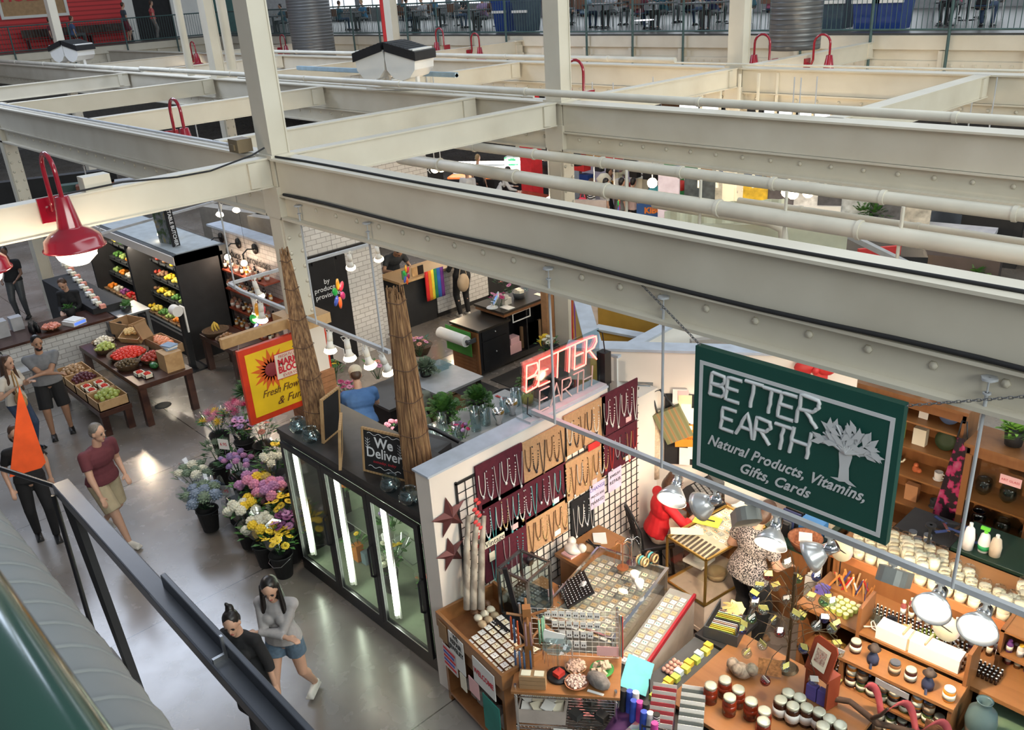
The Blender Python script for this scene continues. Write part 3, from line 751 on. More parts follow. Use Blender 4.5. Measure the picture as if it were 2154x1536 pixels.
# aisle on the left
person('man in a maroon T-shirt and khaki shorts walking away, grey hair',(-10.75,2.62,0),22,1.74,'m',SKIN1,mat('maroon_jersey',(0.13,0.03,0.04),0.85,var=0.08,scale=30),KHAKI,HAIRG,WHSHOE,
    lean=8,nod=0.1,look=8,hands=[(-0.20,0.18,0.92),(0.30,0.30,0.86)],legs='knee',feet=[(-0.09,-0.30,0.18),(0.09,0.30,0.08)],vox=0.011,girth=1.12,botname='shorts',topname='tee_shirt')
w3,Hd,T = person('person in a black T-shirt printed with an eye, beside the orange banner',(-11.55,1.98,0),-8,1.70,'f',SKIN1,BLKCL,BLKCL,HAIRBR,BLACK,
    nod=0.3,hands=[(-0.24,0.0,0.86),(0.24,0.1,0.9)],feet=[(-0.1,0.12,.08),(0.1,-0.1,.08)],vox=0.013,topname='tee_shirt',hairstyle='bob')
e = MB(); ell(e,T(0,0.125,0.27),(0.09,0.022,0.085),14); e.build('printed_disc',mat('smoky_print',(0.10,0.09,0.12),0.7,var=.4,scale=30),w3)
e = MB(); ell(e,T(0,0.143,0.28),(0.055,0.012,0.026),12); e.build('printed_eye',PAPER,w3)
e = MB(); ell(e,T(0,0.153,0.28),(0.02,0.008,0.02),10); e.build('printed_pupil',BLACK,w3)
person('bearded man in a grey T-shirt and black shorts with folded arms',(-14.62,3.18,0),-12,1.76,'m',SKIN2,mat('grey_jersey',(0.18,0.185,0.20),0.85,var=0.06,scale=30),BLKCL,HAIRB,BLACK,
    nod=0.25,look=12,hands=[(0.15,0.24,1.15),(-0.15,0.25,1.12)],poles=[(-1,0.0,-0.6),(1,0.0,-0.6)],legs='knee',hairstyle='bearded',feet=[(-0.14,-0.02,.08),(0.14,0.10,.08)],vox=0.012,girth=1.08,botname='shorts',topname='tee_shirt')
wl,Hd,T = person('woman in white top and blue jeans holding a tan shoulder bag at the left edge',(-14.35,2.62,0),35,1.66,'f',SKIN1,mat('cream_blouse',(0.62,0.58,0.52),0.8),JEANS,HAIRBR,BLACK,
    nod=0.2,hands=[(-0.2,0.2,1.2),(0.22,0.22,1.25)],hairstyle='long',feet=[(-0.1,0.0,.08),(0.1,0.16,.08)],vox=0.013,topname='blouse',botname='jeans')
bag = tag(MB().ball((0,0,0),0.19,14,(1,0.42,0.62)).tube([(-.14,0,.08),(-.08,0,.42),(.03,0,.50),(.12,0,.4),(.14,0,.08)],0.012,6).build('shoulder_bag',mat('tan_leather_pattern',(0.42,0.25,0.10),0.6,var=.35,scale=18),loc=(-14.02,2.62,1.0)),'tan patterned shoulder bag held by the woman at the left edge','bag')
# behind the counters
person('market vendor in a black top looking down at greens in the hands',(-17.97,4.72,0),-38,1.70,'f',SKIN1,BLKCL,BLKCL,HAIRBR,BLACK,nod=0.55,lean=6,hands=[(-0.08,0.30,1.06),(0.10,0.32,1.05)],sleeve='long',hairstyle='short',vox=0.013,topname='jacket')
fl,Hd,T = person('florist in a blue T-shirt and cream cap arranging flowers',(-9.42,5.72,0),152,1.72,'m',SKIN1,mat('blue_jersey',(0.06,0.15,0.36),0.85,var=0.06,scale=30),JEANS,HAIRBR,BLACK,lean=16,nod=0.55,
    hands=[(-0.12,0.46,1.12),(0.14,0.48,1.15)],vox=0.012,topname='tee_shirt',botname='jeans',girth=1.05)
def hrot(Hd): return Matrix([Hd(*a)-Hd(0,0,0) for a in ((1,0,0),(0,1,0),(0,0,1))]).transposed()
cp = MB()
ell(cp,Hd(0,-.02,0.062),(0.098,0.114,0.092),16,hrot(Hd)); ell(cp,Hd(0,0.12,0.05),(0.078,0.08,0.012),12,hrot(Hd)); fuse(cp,'cap',mat('cream_cap_cloth',(0.62,0.55,0.42),0.8),fl,0.008,1)
person('second florist in a grey-green shirt half hidden by the right reed bundle',(-8.80,6.20,0),150,1.68,'f',SKIN2,mat('sage_cloth',(0.16,0.18,0.15),0.8),BLKCL,HAIRB,BLACK,lean=14,nod=0.4,vox=0.014,hands=[(-.1,.4,1.05),(.12,.4,1.05)])
w5,Hd,T = person('woman in a bright red shirt and beige trousers seated on a black chair',(-5.05,6.62,0),58,1.66,'f',SKIN1,mat('bright_red_cloth',(0.62,0.012,0.02),0.75,var=0.06,scale=20),mat('beige_cloth',(0.62,0.46,0.36),0.8),HAIRBR,BLACK,
    sit=True,hip=0.70,lean=10,nod=0.45,look=-30,hands=[(-0.02,0.44,1.02),(0.22,0.44,1.02)],sleeve='elbow',hairstyle='bob',feet=[(-.02,.42,.26),(.20,.44,.26)],vox=0.011,girth=1.08)
person('woman in a black and white patterned blouse and wide black trousers, seen from behind',(-3.76,6.43,0),76,1.66,'f',SKIN1,
    mat_ramp('patterned_blouse',[(0.0,(0.01,0.01,0.012)),(0.47,(0.02,0.02,0.022)),(0.52,(0.45,0.40,0.38)),(1.0,(0.5,0.46,0.43))],'noise',75,0.8),BLKCL,HAIRBR,mat('tan_sandal',(0.35,0.2,0.1)),
    lean=10,nod=0.6,hands=[(-0.26,0.26,0.98),(0.22,0.34,0.98)],sleeve='short',legs='wide',hairstyle='bob',feet=[(-.13,0.0,.08),(.13,.04,.08)],vox=0.011,girth=1.28,tail=0.06,topname='blouse')
person('customer in black at the white brick counter, seen from behind',(-13.42,10.95,0),165,1.66,'f',SKIN1,BLKCL,BLKCL,HAIRB,WHSHOE,hands=[(-.2,.3,1.06),(.2,.28,1.0)],vox=0.016,sleeve='long',hairstyle='long',girth=1.1)
tag(MB().ball((0,0,0),0.17,12,(0.45,0.9,1.15)).tube([(0,-.1,.15),(0,-.04,.36),(0,.04,.36),(0,.1,.15)],0.01,5).build('handbag',mat('beige_leather',(0.40,0.30,0.2),0.6),loc=(-13.1,10.72,0.86)),'beige handbag hanging from the customer in black','bag')
person('worker in dark clothes bending over behind the timber topped counter',(-14.98,10.3,0),-10,1.72,'m',SKIN2,mat('charcoal_cloth',(0.03,0.032,0.036),0.8),BLKCL,HAIRB,BLACK,lean=38,nod=0.4,hands=[(-.22,.52,1.05),(.24,.55,1.05)],vox=0.016)
person('person in dark clothes at the far left beyond the cream post',(-21.5,4.6,0),-30,1.7,'m',SKIN3,BLKCL,DARKG,HAIRB,BLACK,vox=0.025,hands=[(-.15,.3,1.0),(.15,.3,1.0)])
# far stalls
def far(label,px,py,z,face,top,bottom=None,**k):
    v = at(px,py,z=z); k.setdefault('vox',0.024)
    return person(label,(v.x,v.y,0),face,k.pop('height',1.7),k.pop('sex','m'),k.pop('skin',SKIN1),top,bottom or BLKCL,k.pop('hair',HAIRB),BLACK,**k)
WH = mat('white_cloth',(0.6,0.6,0.6),0.8); WH2 = mat('off_white_cloth',(0.52,0.52,0.50),0.8)
f1,Hd,T = far('cook in a white shirt, dark apron and red cap at the grill stall',985,398,1.05,-60,WH,apron=BLKCL,nod=0.4,hands=[(-.15,.3,1.05),(.15,.3,1.05)],sleeve='elbow')
e = MB(); ell(e,Hd(0,-.01,0.06),(.10,.118,.09),12,hrot(Hd)); ell(e,Hd(0,.13,.04),(.07,.06,.012),10); e.build('cap',RED,f1)
far('worker in a white shirt and black apron reaching across the grill counter',1050,400,1.0,60,WH,apron=BLKCL,lean=20,hands=[(-.2,.5,1.05),(.2,.5,1.0)],sleeve='long')
far('head of a dark-haired cook behind the grill stall, left',1003,335,1.55,100,BLKCL,hair=HAIRBL)
far('dark-haired cook further back, left of the red post',1147,330,1.5,90,BLKCL)
far('woman in a black and white striped top with a pink bag',1243,440,0.9,40,mat_ramp('black_white_stripes',[(0.0,(.02,.02,.02)),(0.5,(.02,.02,.02)),(0.52,(.6,.6,.6)),(1.0,(.6,.6,.6))],'wave',5,.8,'Z'),sex='f',hairstyle='long',hair=HAIRBR,skin=SKIN2)
far('man in a white shirt and black waistcoat between the striped top and the backpack',1272,432,1.0,60,WH2,apron=BLKCL)
far('man in a grey shirt carrying a black backpack',1305,448,0.8,70,mat('grey_cloth',(.15,.16,.16),.8),girth=1.15)
far('woman in a pale pink top beside the food table',1330,440,0.9,90,mat('pale_pink_cloth',(.75,.55,.52),.8),sex='f',hair=HAIRB)
far('man in a yellow shirt further back near the bright doorway',1300,385,0.9,100,mat('pale_yellow_cloth',(.65,.6,.42),.8),skin=SKIN3,hairstyle='bald')
far('man in a white and black raglan shirt standing in the bright doorway',1347,372,1.0,-60,WH,skin=SKIN3,sleeve='short',hands=[(-.1,.3,1.15),(.1,.3,1.1)],bottom=DARKG)
far('person with black hair bending beside the boards of the pink stall',1278,390,1.2,30,BLKCL,sex='f')
tag(MB().ball((0,0,0),.2,10,(.9,.6,.8)).tube([(-.1,0,.1),(0,0,.4),(.1,0,.1)],.012,5).build('tote_bag',mat('pink_leather',(.75,.06,.10),.4),loc=at(1226,428,z=1.15)),'coral pink bag of the woman in the striped top','bag')
tag(MB().box(-.16,-.08,-.22,.16,.08,.22).tube([(-.1,0,.2),(-.05,0,.42),(.05,0,.42),(.1,0,.2)],.012,5).build('tote_bag',BLACK,loc=at(1053,392,z=1.1)),'black tote bag at the grill counter','bag')
# left gallery
def gal(label,px,py,x,face,top,bottom,**k):
    v = at(px,py,x=x); k.setdefault('vox',0.03)
    return person(label,(x,v.y,4.8),face,k.pop('height',1.75),k.pop('sex','m'),SKIN1,top,bottom,HAIRBR,DARKG,**k)
gal('man in a dark T-shirt and maroon shorts walking along the left gallery',262,40,-44.2,90,mat('slate_cloth',(.07,.085,.11),.8),mat('maroon_cloth',(.18,.03,.05),.8),legs='knee')
gal('man in a red checked shirt and grey trousers on the left gallery',322,40,-44.6,70,mat_ramp('red_check',[(0,(.45,.03,.04)),(.5,(.6,.1,.1)),(1,(.7,.35,.35))],'vcell',14,.8),mat('stone_grey_cloth',(.22,.21,.2),.8))
gal('person in a maroon shirt sitting before the red wall at the far left',105,60,-44.6,60,mat('maroon_cloth',(.18,.03,.05)),DARKG,sit=True)
gal('person in a blue shirt sitting on a bench before the red wall',152,60,-44.4,80,mat('blue_shirt_cloth',(.08,.14,.32),.8),DARKG,sit=True)
def bench(label,px,py,x,L=2.0):
    v = at(px,py,x=x); t = thing('bench',label,'bench',(x,v.y,4.8))
    MB().box(-.2,-L/2,.42,.2,L/2,.46).build('seat',DWOOD,t); MB().box(-.24,-L/2,.5,-.2,L/2,.85).build('backrest',DWOOD,t)
    for y in (-L/2+.1,L/2-.15): MB().box(-.2,y,0,.2,y+.05,.42).build('leg',BLACK,t)
bench('dark slatted bench against the red wall',232,75,-45.6,2.2)
bench('bench under the sitting pair at the far left',128,90,-45.2,3.0)
# far gallery: tables, chairs and people sitting behind the railing
CH = thing('cafe_chair','x','chair'); CHW = mat('brown_chair_wood',(.16,.075,.045),.5)
MB().box(-.2,-.2,.43,.2,.2,.46).build('seat',BLACK,CH); MB().box(-.2,-.22,.62,.2,-.19,.92).build('backrest',CHW,CH)
for a,b in ((-1,-1),(1,-1),(-1,1),(1,1)): MB().tube([(a*.18,b*.18,.43 if b > 0 else .9),(a*.2,b*.21,0)],.014,5).build('leg',STEEL,CH)
chair = make_dup(CH)
TB = thing('cafe_table','x','table'); MB().box(-.6,-.38,.72,.6,.38,.76).build('tabletop',DARKG,TB); MB().cyl((0,0,.02),(0,0,.72),.04).cyl((0,0,0),(0,0,.03),.26,.24,n=14).build('pedestal',BLACK,TB)
table = make_dup(TB)
tops = [('teal',(.03,.10,.14)),('sky blue',(.06,.22,.40)),('black',(.015,.015,.02)),('white',(.5,.5,.52)),('lilac',(.32,.22,.36)),('grey',(.12,.13,.14)),('navy',(.02,.03,.10)),('maroon',(.14,.03,.05)),('pale blue',(.25,.35,.45)),('pink',(.45,.12,.2))]
spots = [(600,0,'left of the distant spiral duct'),(715,0,'between the distant duct and the red pipe'),(770,1,'just left of the red pipe'),(855,2,'right of the distant cream column'),(895,3,'third from the red pipe on its right side'),(960,5,'above the pair of red hooks'),(1020,4,'beside the blue bin'),(1230,8,'right of the middle column'),(1290,3,'at a table with a white tray'),(1345,7,'facing away in a brown chair'),(1395,0,'near the white lit disc'),(1450,2,'at a long table'),(1500,6,'left of the far right column'),(1620,9,'on a stool left of the wide duct'),(2000,9,'beside the right hand stools'),(2060,2,'at the far right edge')]
for i,(px,ci,wh) in enumerate(spots):
    v = at(px,40,z=4.8+0.55) if False else at(px,60,y=22.4+(i % 3)*0.7); y = 22.4+(i % 3)*0.7; cn,cc = tops[ci]
    person('seated gallery diner in a %s top %s' % (cn,wh),(v.x,y,4.8),90 if i % 2 else -90,1.68,'mf'[i % 2],SKIN1 if i % 3 else SKIN2,mat('%s_shirt_cloth' % cn.replace(' ','_'),cc,.8),(DARKG,JEANS)[i % 2],(HAIRB,HAIRBR,HAIRBL)[i % 3],BLACK,
           sit=True,vox=0.04,hands=[(-.15,.4,.82),(.15,.4,.82)],lean=5)
    chair((v.x,y,4.8),0 if i % 2 else PI,'brown-backed chair of the diner %s' % wh,'chairs on the far gallery')
    if i % 2 == 0: table((v.x+.1,y-.62,4.8),0,'dark cafe table on the far gallery','tables on the far gallery')
for k in range(15):
    x = -33+1.75*k+.3*math.sin(k*3); person('gallery diner in the second row of tables',(x,24.9+.3*(k % 3),4.8),90*(k % 4),1.7,'fm'[k % 2],SKIN1,mat(tops[k % 10][0].replace(' ','_')+'_shirt_cloth',(.1,.1,.1)),DARKG,(HAIRB,HAIRBR)[k % 2],BLACK,sit=True,vox=.05)[0]['group'] = 'gallery diners of the second row'
    if k % 2: table((x+.6,25.0,4.8),0,'dark cafe table on the far gallery','tables on the far gallery')
    chair((x,24.85,4.8),k,'chair in the second row on the gallery','second row chairs on the far gallery')
def bin_(label,px,y,m):
    v = at(px,60,y=y); t = thing('wheeled_bin',label,'bin',(v.x,y,4.8))
    MB().add([(-.28,-.28,0.03),(.28,-.28,0.03),(.28,.28,0.03),(-.28,.28,0.03),(-.34,-.36,.95),(.34,-.36,.95),(.34,.36,.95),(-.34,.36,.95)],[(0,3,2,1),(4,5,6,7),(0,1,5,4),(1,2,6,5),(2,3,7,6),(3,0,4,7)]).build('container',m,t)
    MB().box(-.36,-.38,.95,.36,.38,1.02).build('lid',m,t); MB().box(-.345,-.375,.62,.345,-.33,.70).build('stripe',PAPER,t)
BLUEP = mat('blue_plastic',(.015,.05,.22),.4)
bin_('blue recycling bin left of the middle column',1067,22.0,BLUEP)
bin_('dark bin directly left of the middle column',1110,21.9,mat('slate_bin',(.05,.08,.11),.5))
bin_('left of the two royal blue bins right of the spiral duct',1830,21.9,BLUEP)
bin_('right one of the two royal blue bins right of the spiral duct',1878,21.9,BLUEP)
bin_('dark bin beside the wide spiral duct',1760,22.2,mat('slate_bin'))
tag(MB().cyl((0,0,0),(0,0,.02),.28,n=16).build('serving_tray',glow('tray_painted_glow',(.95,.95,1.0),1.2),loc=at(1355,43,y=21.5)),'bright oval tray shining between the far balusters','tray')  # no lamp: the emission stands in for light caught on the tray
# ================================================================== THE FLORIST
BT,_H = None,None
TUBE = glow('cool_white_tube',(0.86,1.0,0.80),16)
ck = thing('flower_cooler','black three-door glass flower cooler with glowing tubes along the aisle','cooler',(-8.35,3.95,0))
W_ = 2.63
OLIVE = mat('cooler_lining',(0.16,0.19,0.14),0.4)
MB().box(0,0,0,W_,0.82,0.16).box(0,0.78,0.16,W_,0.82,1.78).box(0,0,0.16,0.05,0.78,1.78).box(W_-0.05,0,0.16,W_,0.78,1.78).box(0,0,1.78,W_,0.82,1.92).build('cabinet',BLACK,ck,bevel=0.006)
MB().box(0.05,0.74,0.16,W_-.05,0.78,1.78).box(.05,.05,.16,W_-.05,.74,.18).build('lining',OLIVE,ck)
MB().box(-.01,-.012,1.86,W_+.01,.83,1.925).build('top_edge',mat('worn_black_laminate',(0.035,0.03,0.028),0.45,var=.3),ck)
for i in range(3):
    x0 = 0.05+i*0.845; x1 = x0+0.84
    d = MB().box(x0,-0.035,0.17,x0+0.07,0.0,1.78).box(x1-0.07,-0.035,0.17,x1,0,1.78).box(x0+.07,-0.035,0.17,x1-.07,0,0.23).box(x0+.07,-0.035,1.72,x1-.07,0,1.78).build('door',BLACK,ck)
    MB().box(x0+.065,-.020,.225,x1-.065,-.014,1.725).build('glass',GLASS,d)
    MB().box(x0+.07,-.04,.232,x1-.07,-.036,.242).box(x0+.07,-.04,.23,x0+.08,-.036,1.72).build('bright_trim',STEEL,d)
    MB().tube([(x1-.035,-.04,.75),(x1-.035,-.075,.78),(x1-.035,-.075,1.12),(x1-.035,-.04,1.15)],.012,6).build('handle',BLACK,d)
    MB().cyl((x0+.14,.05,.30),(x0+.14,.05,1.68),.022,n=10).build('light_tube',TUBE,ck)
    MB().box(x0+.10,.065,.25,x0+.18,.085,1.74).cyl((x0+.14,.05,.26),(x0+.14,.05,.30),.025,n=8).build('tube_holder',WHITEP,ck)
    L = area_light('cooler_tube_light',(-8.35+x0+.22,3.95+.06,1.0),(-8.35+x0+.6,3.95+.9,.9),.05,1.3,9,(0.85,1.0,0.78))
    for z in (.62,1.15): MB().box(x0+.24,.45,z,x1-.04,.73,z+.012).build('wire_shelf',STEEL,ck)

def bloom_mesh(kind,m,r):
    mb = MB(); rnd = random.Random(hash(kind) % 1000+int(r*1000))
    if kind == 'mum':
        for k in range(26):
            t = math.acos(1-1.25*(k+.5)/26); a = 2.4*k; d = Vector((math.sin(t)*math.cos(a),math.sin(t)*math.sin(a),math.cos(t)))
            mb.ball(d*r*.72,r*.30,6,(1,1,.8))
        mb.ball((0,0,0),r*.8,8)
    elif kind == 'spiky':
        for k in range(34):
            t = math.acos(1-1.1*(k+.5)/34); a = 2.4*k; d = Vector((math.sin(t)*math.cos(a),math.sin(t)*math.sin(a),math.cos(t)))
            mb.cyl(d*r*.2,d*r*1.15,r*.12,r*.015,n=4)
    elif kind == 'hydra':
        for k in range(34):
            t = math.acos(1-1.5*(k+.5)/34); a = 2.4*k; d = Vector((math.sin(t)*math.cos(a),math.sin(t)*math.sin(a),math.cos(t)*.8))
            mb.ball(d*r*.85,r*.22,5,(1,1,.5))
        mb.ball((0,0,0),r*.8,8)
    elif kind == 'daisy':
        for k in range(12):
            a = 2*PI*k/12; mb.ball((math.cos(a)*r*.6,math.sin(a)*r*.6,.0),r*.45,6,(.5+.5*abs(math.cos(a)),.5+.5*abs(math.sin(a)),.18))
        mb.ball((0,0,.01),r*.25,6)
    elif kind == 'trumpet':
        mb.lathe([(r*.1,-r),(r*.18,-r*.2),(r*.5,r*.4),(r*.8,r*.6),(r*.5,r*.35),(0,-.1*r)],n=8)
    return mb
def bouquet(label,loc,cols,n,rad,kind='mum',r=.05,wrap=True,leaf=LEAF,h=.30,nleaf=16,group=None,name='bouquet'):
    t = thing(name,label,'flowers',loc,0,group); rnd = random.Random(int(abs(loc[0])*977+abs(loc[1])*313))
    pro = {}
    st = MB()
    for k in range(n):
        a = 2.4*k+rnd.random()*.4; q = rad*math.sqrt((k+.4)/n); z = -0.35*q*q/rad+rnd.uniform(-.03,.03)
        ci = cols[k % len(cols)]
        if ci not in pro: o = bloom_mesh(kind,ci,r).build('flower',ci,t); pro[ci] = o
        else: o = pro[ci].copy(); COL.objects.link(o); o.parent = t
        p = Vector((q*math.cos(a),q*math.sin(a),z)); o.location = p
        o.rotation_euler = (-p.y/rad*.5,p.x/rad*.5,a); st.cyl(p,(p.x*.15,p.y*.15,-h),.004,n=4,caps=False)
    st.build('stems',LEAFD,t)
    lf = MB()
    for k in range(nleaf):
        a = rnd.random()*6.28; q = rad*rnd.uniform(.5,1.15); l = rnd.uniform(.07,.13); c = Vector((q*math.cos(a),q*math.sin(a),-.06-rnd.random()*.1)); e = c+Vector((math.cos(a)*l,math.sin(a)*l,rnd.uniform(.0,.09)))
        sd = Vector((-math.sin(a),math.cos(a),0))*l*.22; m_ = (c+e)/2+Vector((0,0,.012))
        lf.add([c,m_+sd,e,m_-sd,c-Vector((0,0,.004)),m_+sd-Vector((0,0,.004)),e,m_-sd-Vector((0,0,.004))],[(0,1,2,3),(7,6,5,4)])
    lf.build('leaves',leaf,t)
    if wrap:
        w = MB(); N = 18; rt = rad+.06; vs = []
        for k in range(N):
            a = 2*PI*k/N; q = rt*(1+.10*math.sin(3*a+loc[0]*5)); vs += [(q*math.cos(a),q*math.sin(a),.03+.04*math.sin(5*a)),(.05*math.cos(a),.05*math.sin(a),-h)]
        w.add(vs,[(2*k,(2*k+2) % (2*N),(2*k+3) % (2*N),2*k+1) for k in range(N)],True); w.build('cellophane_wrap',CELLO,t)
    return t
def col(n,c,r=.6): return mat(n,c,r,var=.18,scale=30)
YEL,PNK,PUR,WHT,LAV,DPUR,ORG,BLUG,CORAL,MAG,FRED = col('yellow_petal',(.80,.55,.03)),col('pink_petal',(.65,.25,.38)),col('mauve_petal',(.48,.22,.42)),col('white_petal',(.70,.68,.55)),col('lavender_petal',(.30,.2,.42)),col('deep_purple_petal',(.16,.03,.12)),col('orange_petal',(.80,.22,.03)),col('blue_grey_petal',(.20,.25,.33)),col('coral_petal',(.75,.30,.22)),col('magenta_petal',(.45,.03,.14)),col('red_petal',(.6,.03,.03))
# tiered black stand and buckets in the aisle
st = thing('tiered_display_stand','black stepped stand under the aisle flowers','stand',(-10.3,3.75,0))
MB().box(0.35,0.05,0,1.75,.50,.38).build('lower_step',BLACKM,st); MB().box(0.2,.50,0,1.75,.92,.72).build('upper_step',BLACKM,st)
BK = thing('flower_bucket','x','bucket'); MB().lathe([(0,0),(.10,0),(.14,.30),(.15,.30),(.145,.315),(.13,.30),(.09,.02),(0,.02)],n=18).build('pail',BLACKM,BK); MB().tube([(-.145,0,.28),(-.10,.12,.22),(0,.15,.2),(.10,.12,.22),(.145,0,.28)],.004,4).build('handle',STEEL,BK)
bucket = make_dup(BK)
BL = [  # px, py, z, step height, radius, colours, kind, size, n, wrap, leaf, description
 (425,1028,.66,0,.20,(BLUG,LEAFG),'hydra',.075,9,True,LEAFG,'blue-grey hydrangeas at the left end of the stand'),
 (405,985,.72,0,.17,(LEAFG,WHT),'hydra',.06,8,True,LEAFG,'grey-green hydrangeas behind the blue ones'),
 (452,935,.85,0,.16,(LEAFG,),'spiky',.05,5,False,LEAFD,'dark leafy stems above the hydrangeas'),
 (452,872,1.02,.38,.15,(PNK,YEL),'spiky',.06,6,True,LEAF,'pink and yellow proteas in a tall wrap, farthest left'),
 (496,852,1.15,.72,.13,(PNK,MAG),'spiky',.06,4,True,LEAF,'spiky pink proteas'),
 (505,885,1.10,.72,.14,(PUR,LAV),'daisy',.045,8,True,LEAF,'mauve asters below the pink proteas'),
 (545,893,1.08,.72,.14,(WHT,CORAL),'daisy',.045,9,True,LEAF,'white and peach daisies below the yellow sign'),
 (495,958,.85,.38,.17,(LAV,PUR),'hydra',.04,12,False,LEAFD,'dusky purple statice in the middle of the stand'),
 (590,930,1.02,.72,.13,(YEL,WHT),'daisy',.05,7,True,LEAF,'yellow and white daisies against the cooler corner'),
 (570,962,.95,.38,.12,(WHT,),'mum',.05,5,True,LEAF,'wrapped cream flowers above the mixed bunch'),
 (535,1003,.80,.38,.18,(YEL,PUR,PNK),'mum',.065,7,True,LEAF,'yellow, mauve and pink chrysanthemums in the centre'),
 (570,1022,.80,.38,.15,(PUR,PNK),'mum',.065,6,True,LEAF,'all mauve chrysanthemums beside the cooler'),
 (587,1047,.74,.0,.13,(YEL,),'daisy',.045,9,True,LEAF,'a round head of bright yellow daisies by the cooler'),
 (508,1060,.68,.0,.16,(YEL,WHT,WHT),'mum',.06,7,True,LEAF,'yellow and white chrysanthemums nearest the aisle'),
 (545,1098,.62,.0,.15,(WHT,WHT,YEL),'mum',.06,7,True,LEAF,'mostly white chrysanthemums, second from the front'),
 (600,1088,.66,.0,.15,(DPUR,PUR),'daisy',.05,10,True,LEAF,'dark purple daisies in a pink wrap'),
 (582,1122,.60,.0,.16,(YEL,),'daisy',.045,12,True,LEAF,'bright yellow daisies, the bunch nearest the viewer')]
for i,(px,py,z,sh_,rad,cs,kd,r,n,wr,lf_,ds) in enumerate(BL):
    v = at(px,py,z=z); bouquet(('wrapped bouquet of ' if wr else 'bunch of ')+ds,v,cs,n+2,rad*1.22,kd,r*1.22,wr,lf_,h=.30,nleaf=30)
    bucket((v.x,v.y,max(0,z-.62)),i,'black bucket holding the '+ds,'black buckets of the aisle flower stand')
def pricecard(label,px,py,z,face,m=PAPER,w=.11,h=.09,txt=None,tm=None):
    v = at(px,py,z=z); t = thing('price_card',label,'card',v,face)
    MB().box(-w/2,0,-h/2,w/2,.004,h/2).build('card',m,t); MB().cyl((0,.006,-h/2-.15),(0,.006,0),.003,n=4).build('stick',STEEL,t)
    if txt: text(txt,h*.42,t,basis((0,-.003,0),X,Z),tm or REDINK,th=.001)
pricecard('white price card standing in the purple statice',470,935,1.0,.5,txt='6.95',w=.16,h=.15)
pricecard('grey price card leaning on the lowest step of the flower stand',472,1033,.55,.7,mat('grey_card',(.35,.35,.37),.5),w=.17,h=.16,txt='5.95')
dp = bouquet('spray of long pointed dracaena leaves above the flower stand',at(520,815,z=1.25),(LEAFD,),3,.1,'spiky',.16,False,LEAFD)

# flowers inside the cooler
def inner(label,xx,yy,z,cs,kd='mum',n=5,rad=.09,r=.035,leaf=LEAF,wrap=False): return bouquet(label,(-8.35+xx,3.95+yy,z),cs,n,rad,kd,r,wrap,leaf,h=.2,nleaf=14)
inner('single orange gerbera behind the left cooler door',.56,.40,1.25,(ORG,),'daisy',1,.02,.06)
inner('pale flowers high behind the left cooler door',.45,.5,1.62,(WHT,CORAL),'daisy',3)
inner('small bunch in an orange pot, low behind the left door',.62,.42,.55,(LEAF,YEL),'daisy',3)
tag(MB().box(-.05,-.05,0,.05,.05,.22).build('orange_pot',mat('orange_pot',(.6,.2,.03)),loc=(-7.73,4.37,.19)),'orange square pot inside the cooler, left door','pot')
tag(MB().box(-.04,-.05,0,.05,.05,.16).build('blue_pot',mat('blue_grey_pot',(.2,.3,.38)),loc=(-7.61,4.4,.19)),'blue-grey square pot beside the orange pot in the cooler','pot')
inner('green foliage with purple irises on the top shelf, middle door',1.22,.5,1.55,(LAV,LEAF),'trumpet',7,.16,.05,LEAF)
inner('blue and green bunch behind the middle door at handle height',1.38,.45,1.15,(LAV,LEAF),'hydra',6,.12,.04,LEAF)
inner('wrapped pale yellow bouquet low behind the middle door',1.42,.38,.80,(YEL,WHT,LEAF),'daisy',9,.15,.04,LEAF,True)
inner('cream and green bunch in a dark vase at the middle door',1.38,.34,.62,(WHT,LEAFG),'hydra',7,.12,.045)
inner('pink and coral arrangement high behind the right door',2.25,.42,1.30,(CORAL,PNK,WHT),'mum',8,.15,.045,LEAF)
inner('red tulips wrapped behind the right door',2.18,.34,.80,(FRED,CORAL),'trumpet',7,.11,.05,LEAF,True)
inner('yellow wrapped bunch low behind the right door',2.32,.36,.62,(YEL,LEAF),'daisy',6,.1,.04,mat('lime_leaf',(.3,.45,.05)))
inner('pale green wrapped bunch at the bottom of the right door',2.36,.30,.45,(LEAFG,WHT),'hydra',5,.1,.05,LEAFG,True)
tag(MB().lathe([(0,0),(.07,0),(.10,.26),(.09,.26),(0,.02)],n=14).build('dark_vase',BLACK,loc=(-6.97,4.29,.19)),'dark vase on the cooler floor behind the middle door','vase')

